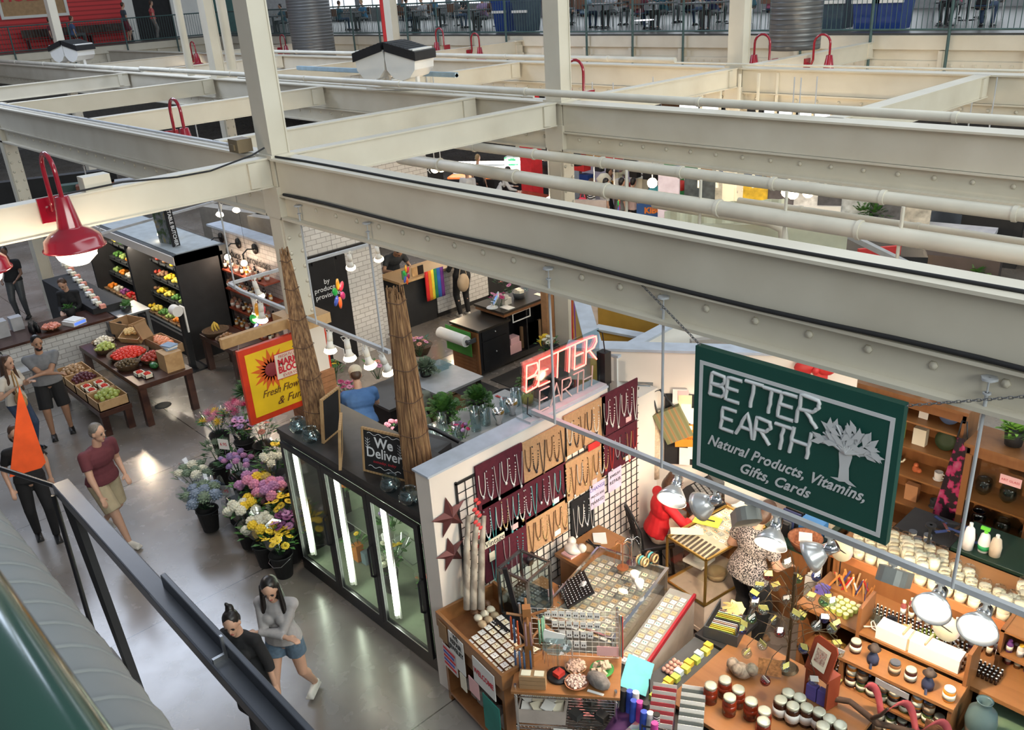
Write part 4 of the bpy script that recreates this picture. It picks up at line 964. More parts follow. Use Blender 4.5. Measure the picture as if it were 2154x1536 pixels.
# on top of the cooler
REED = mat_ramp('dry_reed',[(.25,(.05,.022,.01)),(.45,(.20,.10,.045)),(.6,(.34,.19,.085)),(.8,(.46,.28,.14))],'noise',42,.7,stretch=(1,1,.06))  # dark stops paint shade into the gaps between reeds, besides their own tone
def reeds(label,base,top,rb,rt,N=110):
    b = Vector(base); d = Vector(top)-b; t = thing('reed_bundle',label,'reed bundle',b)
    rnd = random.Random(int(rb*1000)); mb = MB()
    for k in range(N):
        a = 2.4*k; q = math.sqrt((k+.5)/N) if k < N*.35 else 1.0; a = a if k < N*.35 else 2*PI*k/(N*.65)
        q *= rnd.uniform(.9,1.06); p0 = Vector((rb*q*math.cos(a),rb*q*math.sin(a),0)); p1 = d*rnd.uniform(.93,1.0)+Vector((rt*q*math.cos(a),rt*q*math.sin(a),0))
        m_ = p0.lerp(p1,.4)+Vector((math.cos(a),math.sin(a),0))*rb*.10
        mb.tube([p0,m_,p1],[.0095,.008,.005],5)
    tag(mb.build('reeds',REED,t),kind='stuff')
    for f in (.12,.3,.47,.62,.78,.93):
        c = d*f; r = (rb+(rt-rb)*f)+.018+.1*rb*max(0,1-abs(f-.4)*2.2)
        MB().tube([(c.x+r*math.cos(2*PI*k/18),c.y+r*math.sin(2*PI*k/18),c.z+.01*math.sin(k)) for k in range(18)],.004,4,True).build('tie_wire',mat('rusty_wire',(.1,.05,.03)),t)
    return t
reeds('left tall bundle of dry reeds standing on the cooler in front of the flower sign',(-7.93,4.25,1.93),at(596,520,y=4.5),.13,.045)
reeds('right tall bundle of dry reeds standing on the cooler beside the chalkboard',(-6.07,4.22,1.93),at(829,600,y=4.3),.135,.075)
FB = thing('fish_bowl','x','vase'); MB().lathe([(0,0),(.05,.0),(.10,.05),(.105,.09),(.08,.14),(.06,.155),(.075,.17),(.07,.17),(.052,.155),(.075,.135),(.098,.09),(0,.012)],n=20).build('bowl',GLASSV,FB)
bowl = make_dup(FB)
for px,py,ds in [(628,905,'left of the left reed bundle'),(655,925,'in front of the left reed bundle'),(822,1028,'below the We Deliver board'),(862,1055,'at the foot of the right reed bundle')]:
    v = at(px,py,z=1.95); bowl((v.x,v.y,1.925),None,'round clear glass fish bowl on the cooler '+ds)
def board(label,p,w,h,rz,tilt=-.12,name='chalkboard'):
    t = thing(name,label,'board',p,rz); t.rotation_euler = (tilt,0,rz)
    MB().box(-w/2,-.008,0,w/2,.008,h).build('slate',BLACKM,t)
    MB().box(-w/2-.025,-.015,-.02,-w/2,.015,h+.02).box(w/2,-.015,-.02,w/2+.025,.015,h+.02).box(-w/2,-.015,h,w/2,.015,h+.02).box(-w/2,-.015,-.02,w/2,.015,0).build('frame',PINE,t)
    return t
v = at(806,1000,z=1.95)
b = board('We Deliver chalkboard in a pine frame on the cooler',(v.x,v.y+.03,1.95),.50,.44,.30)
text('We',.15,b,basis((0,-.011,.32),X,Z),WINK,bold=.004,th=.001); text('Deliver',.15,b,basis((0,-.011,.205),X,Z),WINK,bold=.002,th=.001)
text('someday, today',.045,b,basis((0,-.011,.115),X,Z),REDINK,th=.001,shear=.3)
for z in (.41,.055): MB().tube([(-.2+.02*k,-.012,z+.012*math.sin(k*1.1)) for k in range(21)],.003,4).build('chalk_scroll',WINK,b)
for s_ in (-1,1):
    m_ = MB().tube([(s_*.2,-.011,.2),(s_*.2,-.011,.36)],.002,4)
    for k in range(4): m_.tube([(s_*.2,-.011,.24+k*.03),(s_*.2+.03,-.011,.265+k*.03)],.002,4).tube([(s_*.2,-.011,.24+k*.03),(s_*.2-.03,-.011,.265+k*.03)],.002,4)
    m_.build('chalk_sprig',WINK,b)
v = at(712,968,z=1.95)
b = board('framed black board with a sunflower print and pink card on the cooler',(v.x,v.y+.03,1.95),.36,.42,-.62,name='framed_print')
m_ = MB()
for k in range(11): a = 2*PI*k/11; m_.cb((.0+.08*math.cos(a),-.011,.29+.08*math.sin(a)),(.10,.002,.035),0,0,-a)
m_.build('petals',mat('straw_petals',(.75,.5,.22)),b); MB().ball((0,-.01,.29),.04,8,(1,.2,1)).build('flower_centre',mat('dark_red_centre',(.25,.03,.04)),b)
MB().box(.0,-.016,.12,.13,-.012,.24).build('pink_card',PINKP,b); text('Fresh\nFlowers',.03,b,basis((.065,-.017,.18),X,Z),INK,th=.0005)
v = at(684,915,z=1.95)
board('narrow pine-framed board seen edge on beside the left reed bundle',(v.x+.05,v.y+.05,1.95),.30,.50,-1.15,name='framed_board')
cr = thing('cash_register','black machine with a curved hose behind the chalkboards','machine',(-7.05,5.0,1.15),.25)
MB().box(-.35,-.25,0,.35,.3,.55).build('body',BLACK,cr,bevel=.01); MB().box(-.25,-.26,.55,.3,.12,.62).build('lid',DARKG,cr); MB().box(-.1,-.2,.62,.12,-.05,.625).build('label',mat('tan_label',(.4,.3,.2)),cr)
MB().tube([(-.3,-.1,.55),(-.32,-.1,.72),(-.26,-.05,.82),(-.1,0,.83),(.1,.1,.75),(.35,.2,.6)],.025,8).build('hose',BLACK,cr)
MB().tube([(-.3+.05*k,.05+.04*math.sin(k*2),.6+.03*math.cos(k*3)) for k in range(8)],.012,5).build('cables',mat('grey_cable',(.3,.3,.3)),cr)

# flower sign on the column
fs = thing('flower_shop_sign','red and yellow hanging sign with a sunflower, reading Market Blooms','sign',(-9.85,4.85,1.83))
SRED = mat('sign_red',(.62,.045,.015),.4); SYEL = mat('sign_yellow',(.85,.55,.02),.4,var=.1,scale=3)
MB().box(-.03,-.55,-.52,.03,.52,.52).build('panel',SRED,fs); MB().box(.03,-.47,-.44,.034,.46,.44).build('yellow_field',SYEL,fs)
pm = MB()
for k in range(19):
    a = 2*PI*k/19; l = .30 if k % 2 else .24; c,s_ = math.cos(a),math.sin(a); cy,cz = -.14,.14
    pm.add([(.037,cy+.08*c-.03*s_,cz+.08*s_+.03*c),(.037,cy+.08*c+.03*s_,cz+.08*s_-.03*c),(.037,cy+l*.6*c+.03*s_,cz+l*.6*s_-.03*c),(.037,cy+l*c,cz+l*s_),(.037,cy+l*.6*c-.03*s_,cz+l*.6*s_+.03*c)],[(0,1,2,3,4)])
pm.build('sunflower_petals',mat('petal_red_orange',(.70,.12,.015)),fs)
MB().lathe([(0,0),(.10,0),(.09,.005),(0,.006)],n=20,M=TR((.036,-.14,.14)) @ RO(PI/2,4,'Y')).build('sunflower_centre',mat('dark_red_centre'),fs)
Mb = TR((0,.14,.13)) @ RO(-.02,4,'X')
MB().box(.038,-.23,-.17,.042,.26,.19,M=Mb).build('plate_border',REDINK,fs); MB().box(.042,-.22,-.16,.044,.25,.18,M=Mb).build('white_plate',mat('cream_plate',(.8,.72,.6)),fs)
def ft(s,y,z,sz,m=REDINK,**k): return text(s,sz,fs,basis((.046,y,z),Y,Z),m,th=.001,**k)
ft('FRESH FLOWERS',.155,.275,.058,sx=.85); ft('MARKET',.155,.19,.125,bold=.006,sx=.85); ft('BLOOMS',.155,.09,.125,bold=.006,sx=.85); ft('EVERYDAY',.155,.005,.058,sx=1.1)
ft('Fresh Flowers',.0,-.16,.14,mat('brown_script',(.10,.03,.01)),shear=.45,sx=.85); ft('& Fun',.03,-.32,.15,mat('brown_script'),shear=.45)
wb = thing('sign_bracket','pine beam above the flower sign','beam',(-9.85,4.75,2.50))
MB().box(-.04,-.62,-.06,.04,.55,.07).build('timber',PINE,wb); MB().tube([(0,-.4,-.06),(0,-.42,-.15)],.006,5).tube([(0,.3,-.06),(0,.3,-.15)],.006,5).build('hook',STEEL,wb)
tag(MB().box(-.03,-.06,-.55,.03,.04,.6).build('red_board',SRED,loc=(-9.8,5.52,1.85)),'narrow red upright board right of the left reed bundle','board')
cl = thing('shingle_clad_post','column base clad in stepped brown timber shingles beside the sign','post',(-9.9,5.3,0))
sm = MB()
for k in range(22): sm.box(-.26+.006*(k % 2),-.22,.08*k,.26,.22,.08*k+.075)
sm.build('shingles',mat('brown_shingle',(.36,.16,.07),.6,var=.2,scale=12),cl); MB().box(-.30,-.26,2.42,.30,.26,2.56).build('timber_collar',PINE,cl)
MB().box(-.22,-.18,1.76,.22,.18,2.42).build('cream_sleeve',WARMW,cl)

# counters and goods of the florist
def slab(label,x0,y0,x1,y1,z,m=None,legm=None,name='counter',cat='counter',body=None,th=.04):
    t = thing(name,label,cat,((x0+x1)/2,(y0+y1)/2,0)); w = (x1-x0)/2; d = (y1-y0)/2
    MB().box(-w,-d,z-th,w,d,z).build('top',m or GREYP,t,bevel=.004)
    if body: MB().box(-w+.04,-d+.04,0,w-.04,d-.04,z-th).build('body',body,t)
    else:
        for a in (-1,1):
            for b in (-1,1): MB().box(a*(w-.06)-.03,b*(d-.06)-.03,0,a*(w-.06)+.03,b*(d-.06)+.03,z-th).build('leg',legm or BLACK,t)
    return t
LGREY = mat('pale_grey_laminate',(.36,.38,.40),.35)
slab('long grey counter crowded with glass vases behind the partition',-8.55,5.75,-7.3,7.6,1.0,LGREY,body=BLACKM)
slab('pale counter behind the cooler holding trays and machines',-8.3,4.80,-5.85,5.35,1.15,LGREY,body=BLACKM)
slab('florist work table in front of the man in blue',-10.3,6.15,-9.4,6.9,.95,mat('dark_work_top',(.05,.05,.05),.5),body=BLACKM)
wt = slab('grey cutting table with greens and clear boxes behind the right reed bundle',-10.35,6.98,-9.3,7.85,.90,LGREY)
for k in range(3):
    tag(MB().box(-.2,-.26,0,.2,.26,.30).box(-.02,-.262,.1,.02,.262,.3).build('cardboard_box',CARD,loc=(-9.62,7.3+.0*k,.01+.31*k) if k < 2 else (-10.1,7.3,.01)),['lower cardboard box under the cutting table','upper cardboard box under the cutting table','cardboard box at the back under the cutting table'][k],'box')
tag(MB().lathe([(0,0),(.17,0),(.21,.58),(.22,.60),(.19,.60),(.15,.03),(0,.03)],n=16).build('waste_bin',BLACKM,loc=(-9.05,8.05,0)),'black waste bin at the end of the cutting table','bin')
org = thing('clear_organiser','clear acrylic tray organiser behind the left chalkboard','organiser',(-8.0,5.05,1.15))
om = MB().box(-.3,-.22,0,.3,.22,.012)
for q in (-.3,-.1,.1,.3): om.box(q-.004,-.22,.012,q+.004,.22,.12)
for q in (-.22,0,.22): om.box(-.3,q-.004,.012,.3,q+.004,.12)
om.build('dividers',GLASSV,org)
MB().box(-.27,-.19,.013,-.13,-.03,.05).box(-.05,.03,.013,.07,.18,.05).build('contents',PAPER,org)
VS = thing('cylinder_vase','x','vase'); MB().lathe([(0,0),(.068,0),(.07,.01),(.07,.30),(.064,.30),(.062,.02),(0,.02)],n=20).build('cylinder',GLASSV,VS)
vase = make_dup(VS)
for px,py,sc,ds in [(912,940,1,'nearest the right reed bundle'),(937,945,.7,'short, in front of the tall ones'),(962,925,.8,'beside the purple blossoms'),(1002,905,1.1,'tall, in the middle of the grey counter'),(1022,893,.9,'behind the mercury glass vase'),(932,915,1,'at the back left of the grey counter'),(1062,868,.7,'by the red scissors'),(1085,852,.8,'near the end of the grey counter')]:
    v = at(px,py,z=1.0); vase((v.x,v.y,1.002),None,'clear cylinder vase '+ds,None,None,(1,1,sc))
for px,py,ds in [(1050,893,'taller'),(1078,873,'smaller')]:
    v = at(px,py,z=1.0); tag(MB().lathe([(0,0),(.05,0),(.035,.05),(.085,.16),(.08,.22),(.07,.22),(.03,.06),(0,.02)],n=18).build('mercury_vase',CHROME,loc=(v.x,v.y,1.002)),ds+' silvered goblet vase on the grey counter','vase')
v = at(1110,850,z=1.0); tag(MB().lathe([(0,0),(.09,0),(.10,.24),(.095,.24),(0,.02)],n=16).build('glass_tub',GLASSV,loc=(v.x,v.y,1.002)),'big glass tub with a yellow band near the neon sign','tub')
tag(MB().lathe([(0,0),(.08,0),(.085,.09),(0,.09)],n=14).build('yellow_sponge',mat('yellow_foam',(.75,.6,.1)),loc=(v.x,v.y,1.03)),'yellow foam inside the big glass tub','foam')
v = at(1050,838,z=1.0); tag(MB().tube([(-.08,0,0),(.05,.02,.0),(.1,.06,.0)],.008,5).tube([(-.08,.03,0),(.05,.02,.0),(.1,-.01,.0)],.008,5).build('scissors',RED,loc=(v.x,v.y,1.012)),'red scissors on the grey counter','scissors')
bouquet('purple blossoms in a vase behind the cylinder vases',at(968,893,z=1.2),(MAG,LAV),10,.12,'hydra',.03,False,LEAF)
def bush(label,loc,r,m,n=150,l=.10,name='fern',droop=.2,group=None):
    t = thing(name,label,'plant',loc,0,group); rnd = random.Random(int(abs(loc[0]*991))); mb = MB()
    for k in range(n):
        a = rnd.random()*6.28; el = rnd.uniform(.1,1.4); R_ = r*rnd.uniform(.45,1); d = Vector((math.cos(a)*math.cos(el),math.sin(a)*math.cos(el),math.sin(el)))
        p0 = d*R_*.5; p2 = d*R_-Vector((0,0,droop*R_*math.cos(el))); s_ = Vector((-math.sin(a),math.cos(a),0))*l*.13; p1 = (p0+p2)/2+Vector((0,0,.02))
        mb.add([p0,p1+s_,p2,p1-s_],[(0,1,2,3)])
        for q in (.35,.55,.75,.9):
            c = p0.lerp(p2,q); u = Vector((-math.sin(a),math.cos(a),.2))*l*.5
            mb.add([c,c+u+d*.01,c+d*.025],[(0,1,2)]); mb.add([c,c-u+d*.01,c+d*.025],[(0,1,2)])
    mb.build('foliage',m,t); MB().lathe([(0,-.12),(.08,-.12),(.10,.05),(.09,.05),(0,.03)],n=12).build('pot',BLACKM,t)
    return t
bush('large dark green fern left of the glass vases',at(935,872,z=1.18),.34,LEAF,170)
bush('dark green fern beside its larger neighbour',at(1005,850,z=1.18),.30,LEAF,150)
bush('bright green fern near the neon sign',at(1112,812,z=.75),.24,LEAF,110)
bush('grey-green eucalyptus cuttings on the cutting table',at(895,780,z=.98),.24,LEAFG,120)
v = at(925,775,z=.9); tag(MB().box(-.12,-.09,0,.12,.09,.10).box(-.10,.1,0,.06,.2,.07).build('clear_boxes',GLASSV,loc=(v.x,v.y,.902)),'crinkled clear plastic boxes on the cutting table','box')
t = bouquet('pink and magenta orchids in front of the florist in blue',at(728,805,z=1.1),(MAG,PNK),12,.18,'daisy',.05,False,LEAF)
bouquet('tall yellow snapdragons left of the florist in blue',at(700,765,z=1.3),(YEL,LEAF),8,.12,'trumpet',.05,False,LEAF)
bouquet('orange and coral arrangement above the florist cap',at(790,760,z=1.2),(CORAL,ORG,PNK),10,.16,'daisy',.05,False,LEAF)
bouquet('pale wrapped bunch hanging on the left of the florist',at(672,770,z=1.1),(LEAFG,WHT),6,.14,'daisy',.05,True,LEAF)
bouquet('pink blossom spray behind the right reed bundle',at(878,712,z=1.35),(PNK,CORAL),9,.16,'daisy',.045,False,LEAFD)
bouquet('bright pink roses between the hose and the right reed bundle',at(822,890,z=1.35),(PNK,),6,.09,'mum',.035,False,LEAFD)
tag(MB().lathe([(.12,0),(.2,.16),(.22,.17),(.2,.15),(.1,.02),(0,.02)],n=16).build('wicker_basket',mat('dark_wicker',(.12,.07,.035),.8,var=.4,scale=40),loc=at(885,745,z=.95)),'dark wicker basket under the pink blossom spray','basket')
tag(MB().box(-.16,0,-.12,.16,.01,.12).build('notice_card',PAPER,loc=at(712,745,z=1.5)),'white notice card hanging over the florist flowers','card')
# dark mats on the floor behind the counters
MATB = mat('dark_rubber_mat',(.02,.02,.022),.8)
tag(MB().box(-11.0,7.95,0,-8.9,8.95,.012).build('floor_mat',MATB),'dark rubber mat nearer the cutting table','mat')
tag(MB().box(-10.6,9.1,0,-8.6,11.2,.012).build('floor_mat',MATB),'dark rubber mat beside the black checkout island','mat')

# ---- black checkout island with drawers
isl = thing('checkout_island','black wooden checkout island with drawers and open shelves','counter',(-11.55,9.05,0))
BW = mat('black_wood',(.014,.014,.016),.4,var=.2)
TOPB = mat('dark_bronze_top',(.035,.028,.022),.28)
MB().box(.04,.04,.05,.74,.72,.86).box(.04,.72,.05,.40,2.9,1.0).box(.40,.72,.05,.74,.76,1.0).box(.40,1.72,.05,.74,2.9,1.0).box(.40,.76,.05,.74,1.72,.15).box(.4,1.2,.15,.74,1.23,.95).box(.4,.76,.93,.74,1.72,1.0).build('carcass',BW,isl)
MB().box(0,0,.86,.80,.76,.90).build('low_top',TOPB,isl); MB().box(0,.6,1.02,.80,1.85,1.06).build('raised_top',TOPB,isl); MB().box(.02,.62,.96,.78,1.83,1.02).build('raised_edge',OAK,isl); MB().box(-.02,1.85,1.0,.84,3.0,1.04).build('rear_top',TOPB,isl)
MB().box(.03,.0,.05,.74,.04,.84).build('timber_end',OAK,isl)
for k in range(5): MB().box(.1,-.012,.1+.07*k,.68,0,.14+.07*k).build('slat',OAK,isl)
for (y0,y1,z0,z1) in [(.10,.70,.66,.84),(.10,.70,.1,.64),(1.9,2.85,.78,.97),(1.9,2.85,.56,.76),(1.9,2.85,.34,.54),(1.9,2.85,.1,.32)]:
    d = MB().box(.74,y0,z0,.758,y1,z1).build('drawer',BW,isl); MB().ball((.772,(y0+y1)/2,(z0+z1)/2+.02),.018,8).build('knob',STEEL,d)
fr_ = MB().box(.745,.85,.78,.755,1.30,.80).box(.745,.85,.94,.755,1.30,.96).box(.745,.85,.8,.755,.87,.94).box(.745,1.28,.8,.755,1.30,.94).build('white_frame',PAPER,isl)
for k in range(5): tag(MB().box(-.02,-.12,0,.02,.12,.42).build('paper_bag',CARD,loc=(-10.93+.0*k,10.32+.07*k,.16)),['first','second','third','fourth','fifth'][k]+' flat brown paper bag from the left inside the island shelf','bag','paper bags in the island')
tag(MB().box(-.1,-.15,0,.1,.15,.18).box(-.08,-.1,.18,.09,.12,.3).build('pink_tissue',PINKP,loc=(-10.95,9.98,.16)),'crumpled pink tissue stack inside the island shelf','paper')
ro = thing('paper_roll_holder','big white paper roll with green sheet on the island end','roll',(-11.3,8.86,.74))
MB().cyl((-.30,0,0),(.42,0,0),.10,n=24).build('roll',PAPER,ro); MB().cyl((.42,0,0),(.52,0,0),.03,n=12).box(.44,-.02,-.06,.46,.2,.02).build('bracket',DARKG,ro)
MB().box(-.28,.115,-.34,.40,.125,.12).build('green_sheet',mat('green_paper',(.06,.28,.04)),ro)
tp = thing('tablet_till','white tablet till on a stand on the checkout island','tablet',(-11.12,9.72,1.06),-.75)
MB().box(-.14,-.02,.08,.14,0.0,.28,M=RO(-.5,4,'X')).build('tablet',PAPER,tp); MB().box(-.12,-.024,.10,.12,-.02,.26,M=RO(-.5,4,'X')).build('screen',glow('blue_screen',(.25,.42,.8),1.0),tp)
MB().lathe([(0,0),(.11,0),(.10,.015),(.02,.03),(.02,.12),(0,.12)],n=16).build('stand',PAPER,tp)
tag(MB().box(-.06,-.08,0,.06,.08,.12).box(-.05,-.07,.12,.05,.02,.18).build('receipt_printer',mat('cream_plastic',(.6,.57,.5),.4),loc=(-11.05,10.0,1.062)),'cream receipt printer beside the tablet till','printer')
tag(MB().box(-.12,-.08,0,.12,.08,.008).build('paper_sheet',PAPER,loc=(-10.9,9.88,1.062)),'white sheet in front of the receipt printer','paper')
wbk = thing('wire_basket','wire basket of cream cards on the island','basket',(-11.1,10.38,1.062))
MB().lathe([(.10,0),(.13,.12),(.125,.12),(.095,.0)],n=12).build('basket',DARKG,wbk); MB().box(-.07,-.05,.02,.0,.06,.17).box(.01,-.06,.02,.08,.05,.16).build('cards',CREAMC,wbk)
tag(MB().box(-.14,-.05,0,.14,.05,.006).build('cream_card',CREAMC,loc=(-10.88,10.72,1.062)),'long cream card lying right of the wire basket','card')
bouquet('pink blossom spray in a clear vase on the island',at(1070,583,z=1.55),(PNK,CORAL),12,.20,'daisy',.05,False,LEAFD,h=.3)
tag(MB().lathe([(0,0),(.05,0),(.055,.26),(.05,.26),(0,.02)],n=14).build('cylinder_vase',GLASSV,loc=(-11.15,10.72,1.045) if False else (-11.3,10.75,1.062)),'tall clear vase of the pink blossom spray','vase')
bouquet('lower pink blossom spray beside the tablet till',at(1048,618,z=1.3),(PNK,MAG),8,.15,'daisy',.05,False,LEAFD)
bouquet('white and yellow calla lilies with purple stems beside the timber post',at(1150,712,z=.72),(WHT,YEL,WHT),8,.16,'trumpet',.07,False,LEAF,h=.3)
v = at(1160,735,z=.45); bucket((v.x,v.y,.2),0,'black bucket of the calla lilies','black buckets of the aisle flower stand')
tag(MB().box(-.3,-.2,0,.3,.2,.012).box(-.3,-.2,.2,.3,.2,.212).box(-.3,-.2,0,-.285,.2,.2).build('wire_crate',DARKG,loc=(-9.6,9.7,.02)),'low black wire crate in front of the calla lilies','crate')
tag(MB().box(-.07,-.09,0,.07,.09,2.4).build('timber_post',mat('timber_post_brown',(.42,.22,.1),.6,var=.2),loc=(-10.25,10.25,0)),'brown timber post beside the island, below the middle column','post')
rb = thing('rainbow_ribbon','long rainbow ribbon hanging right of the middle column','ribbon',at(1207,690,y=9.3)+Vector((0,0,0)))
for k,c in enumerate([(.7,.02,.03),(.85,.3,.05),(.3,.08,.45)]): MB().sheet([[(.03*k-.04+q*.028,.01*math.sin(i*.9+k),1.1-.25*i) for q in (0,1)] for i in range(10)],.003).build('ribbon_strip',mat('ribbon_%s' % ['red','orange','violet'][k],c),rb)

# ---- track lighting over the florist and hanging rods
def track(label,pts,rods,r=.03):
    o = Vector(pts[0]); t = thing('lighting_track',label,'track',o)
    for a,b in zip(pts,pts[1:]):
        a = Vector(a)-o; b = Vector(b)-o; d = (b-a).normalized(); s_ = Vector((-d.y,d.x,0))*.022; u = Vector((0,0,.022)); L = [a-s_-u,a+s_-u,a+s_+u,a-s_+u,b-s_-u,b+s_-u,b+s_+u,b-s_+u]
        MB().add(L,[(0,1,2,3),(7,6,5,4),(0,4,5,1),(1,5,6,2),(2,6,7,3),(3,7,4,0)]).build('rail',GREYP,t)
    for (x,y,z1) in rods:
        z0 = o.z; MB().cyl((x-o.x,y-o.y,0),(x-o.x,y-o.y,z1-z0-.1),.012,n=6).cyl((x-o.x,y-o.y,z1-z0-.1),(x-o.x,y-o.y,z1-z0),.006,n=6).cyl((x-o.x,y-o.y,z1-z0-.015),(x-o.x,y-o.y,z1-z0),.05,n=6).cyl((x-o.x,y-o.y,z1-z0-.11),(x-o.x,y-o.y,z1-z0-.10),.025,n=8).build('hanging_rod',GREYP,t)
    return t
track('white track over the florist, running right below the nearest girder',[(-7.85,5.24,2.56),(-11.4,5.24,2.56),(-11.9,5.3,2.56),(-11.9,8.1,2.56)],[(-7.92,5.20,4.09),(-9.35,5.20,4.09),(-11.6,5.24,4.0),(-11.9,6.6,4.25)])
track('white track over the produce stand at the left',[(-16.7,4.6,2.56),(-17.7,9.0,2.56)],[(-16.85,5.24,3.9),(-17.4,7.7,4.5)])
track('long grey track over the Better Earth stall',[(-5.52,5.25,2.55),(1.5,5.25,2.55)],[(-5.17,5.20,4.09),(-3.92,5.20,4.09),(-1.53,5.20,4.09),(.2,5.20,4.09)])
def spot(label,p,aim,style,power=18,col_=(1.0,.78,.55),lit=True,blend=.6,ang=1.6,s=1.0):
    """track lamp: stem, lamp body and a reflector turned to its target"""
    p = Vector(p); d = (Vector(aim)-p).normalized(); t = thing('track_lamp',label,'lamp',p)
    q = d.to_track_quat('-Z','Y').to_matrix().to_4x4(); q = TR((0,0,-.12)) @ q @ Matrix.Scale(s,4)
    MB().cyl((0,0,0),(0,0,-.10),.014,n=6).box(-.03,-.02,-.02,.03,.02,.01).build('stem',WHITEP,t)
    if style == 'clip':
        MB().lathe([(0,.06),(.03,.06),(.035,-.04),(.0,-.04)],n=12,M=q).tube([q @ Vector((.035,0,.05)),q @ Vector((.06,0,.10)),q @ Vector((-.06,0,.10)),q @ Vector((-.035,0,.05))],.006,5).build('socket',WHITEP,t)
        MB().lathe([(.03,-.02),(.035,-.09),(.058,-.125),(.0,-.12)],n=18,M=q).build('reflector_bulb',WHITEP,t)
        MB().lathe([(0,-.195),(.05,-.185),(.072,-.165),(.07,-.15),(.059,-.126),(0,-.12)],n=18,M=q).build('bulb_face',BULB if lit else PAPER,t)
    elif style == 'dish':
        MB().lathe([(0,.07),(.045,.07),(.05,-.05),(0,-.05)],n=16,M=q).build('socket',SILVER,t)
        MB().lathe([(.045,-.04),(.07,-.07),(.105,-.12),(.122,-.16),(.128,-.16),(.11,-.115),(.075,-.06),(.05,-.03)],n=28,M=q).build('dish',mat('satin_silver',(.86,.86,.85),.3,.7,var=.03),t)
        MB().ball((0,0,-.095),.05,12,(1,1,1.2),M=q).build('bulb',BULBW if lit else GLASSV,t)
    else:
        MB().prism([(-.10,-.20),(.10,-.20),(.10,.02),(.075,.08),(.04,.105),(-.04,.105),(-.075,.08),(-.10,.02)],-.055,.055,q @ RO(PI/2,4,'X')).build('wall_washer_shade',mat('grey_lamp_shade',(.30,.31,.29),.45,metal=.2),t)
        MB().box(-.085,-.045,-.204,.085,.045,-.20,M=q).build('lamp_glass',BULBW,t)
    if power:
        L = bpy.data.lights.new('lamp_light','SPOT'); L.energy = power*5; L.color = col_; L.spot_size = ang; L.spot_blend = blend; L.shadow_soft_size = .05
        o = bpy.data.objects.new('lamp_light',L); COL.objects.link(o); o.location = p+Vector((0,0,-.12))+d*.21*s; o.rotation_euler = d.to_track_quat('-Z','Y').to_euler()
    return t
F = 'clip reflector lamps on the florist track'
for px,py,x_,y_,aim,ds in [(570,645,-10.9,5.24,(-10.9,5.0,0),'above the wooden sign beam'),(545,635,-11.2,5.3,(-11.3,5.6,0),'hanging in a loop at the track corner'),(572,610,-11.9,5.7,(-11.6,6,0),'beside the left reed bundle top'),(657,583,-11.9,6.5,(-11.4,6.4,0),'in front of the black sliding door'),(750,550,-11.9,7.4,(-12.6,7.8,0),'lighting the white brick beside the door'),(795,535,-11.9,7.95,(-12.6,8.6,0),'at the far end of the florist track'),(690,710,-9.15,5.24,(-9.0,4.9,0),'first over the florist flowers'),(735,735,-8.75,5.24,(-8.5,5.2,0),'second over the florist flowers'),(775,765,-8.35,5.24,(-8.1,5.6,0),'third over the florist flowers'),(812,775,-8.0,5.24,(-7.9,6.0,0),'last one before the right reed bundle')]:
    spot('white reflector lamp '+ds,(x_,y_,2.54),aim,'clip',7,s=1.15)
for x_,y_,aim,ds in [(-16.78,5.0,(-15.6,4.6,.8),'over the fruit table'),(-17.1,6.4,(-16.8,6.6,1.0),'over the lit fridge top'),(-17.45,7.9,(-16.5,7.0,1),'by the white shelf wall'),(-17.5,8.3,(-16.5,7.4,1),'farthest of the produce track')]:
    spot('reflector lamp '+ds,(x_,y_,2.54),aim,'clip',11,s=1.1)
for px,st_,aim,ds in [(-3.80,'dish',(-3.2,3.6,1.6),'first dish lamp from the left'),(-3.42,'dish',(-4.6,5.0,1.6),'second dish lamp, seen from its side'),(-3.10,'washer',(-4.2,6.3,1.0),'left grey wall-washer lamp over the gold-edged case'),(-2.86,'dish',(-2.4,3.7,1.5),'third dish lamp, above the patterned blouse'),(-2.42,'dish',(-3.6,4.6,1.6),'fourth dish lamp, facing left over the candles'),(-1.94,'washer',(-2.2,7.4,1.1),'right grey wall-washer lamp over the oil bottles'),(-1.62,'dish',(-1.2,2.0,2.3),'fifth dish lamp with a bright round face'),(-1.33,'dish',(-.9,2.2,2.2),'dish lamp nearest the right edge')]:
    spot(ds+' on the Better Earth track',(px,5.25,2.53),aim,st_,(70 if px > -2.5 else 40) if st_ == 'washer' else 14,ang=2.2)
spot('small lit lamp peeping from behind the green sign',(-4.1,6.6,2.25),(-4.6,7.2,1.6),'clip',10,ang=2.2)
# ================================================================== BETTER EARTH STALL
struct('wall_partition',MB().box(-5.62,3.86,0,-5.42,6.25,2.47).box(-5.62,6.25,0,-5.42,7.1,2.15),WARMW)
struct('trim_partition_cap',MB().box(-5.635,3.84,2.47,-5.405,6.25,2.49),mat('pale_blue_grey_trim',(.45,.50,.58),.5))
WA,WB = Vector((-5.5,7.12,0)),Vector((-3.3,8.62,0)); wd = (WB-WA).normalized(); wn = Vector((wd.y,-wd.x,0))   # wn points into the stall
wang = math.atan2(wd.y,wd.x)
def wpt(u,z,off=0.0): p = WA+wd*u+wn*off; return Vector((p.x,p.y,z))
def atw(px,py,off=0.0):
    """pixel to (u, z) on the slanted back wall"""
    d = CR*(px-1077.0)+CU*(768.0-py)+_F*FPX; o = WA+wn*off; t = (o.x*wn.x+o.y*wn.y)/(d.x*wn.x+d.y*wn.y)
    q = Vector((d.x*t,d.y*t,CAM_H+d.z*t)); return (q-WA).dot(wd),q.z
WM = TR(WA) @ RO(wang,4,'Z')
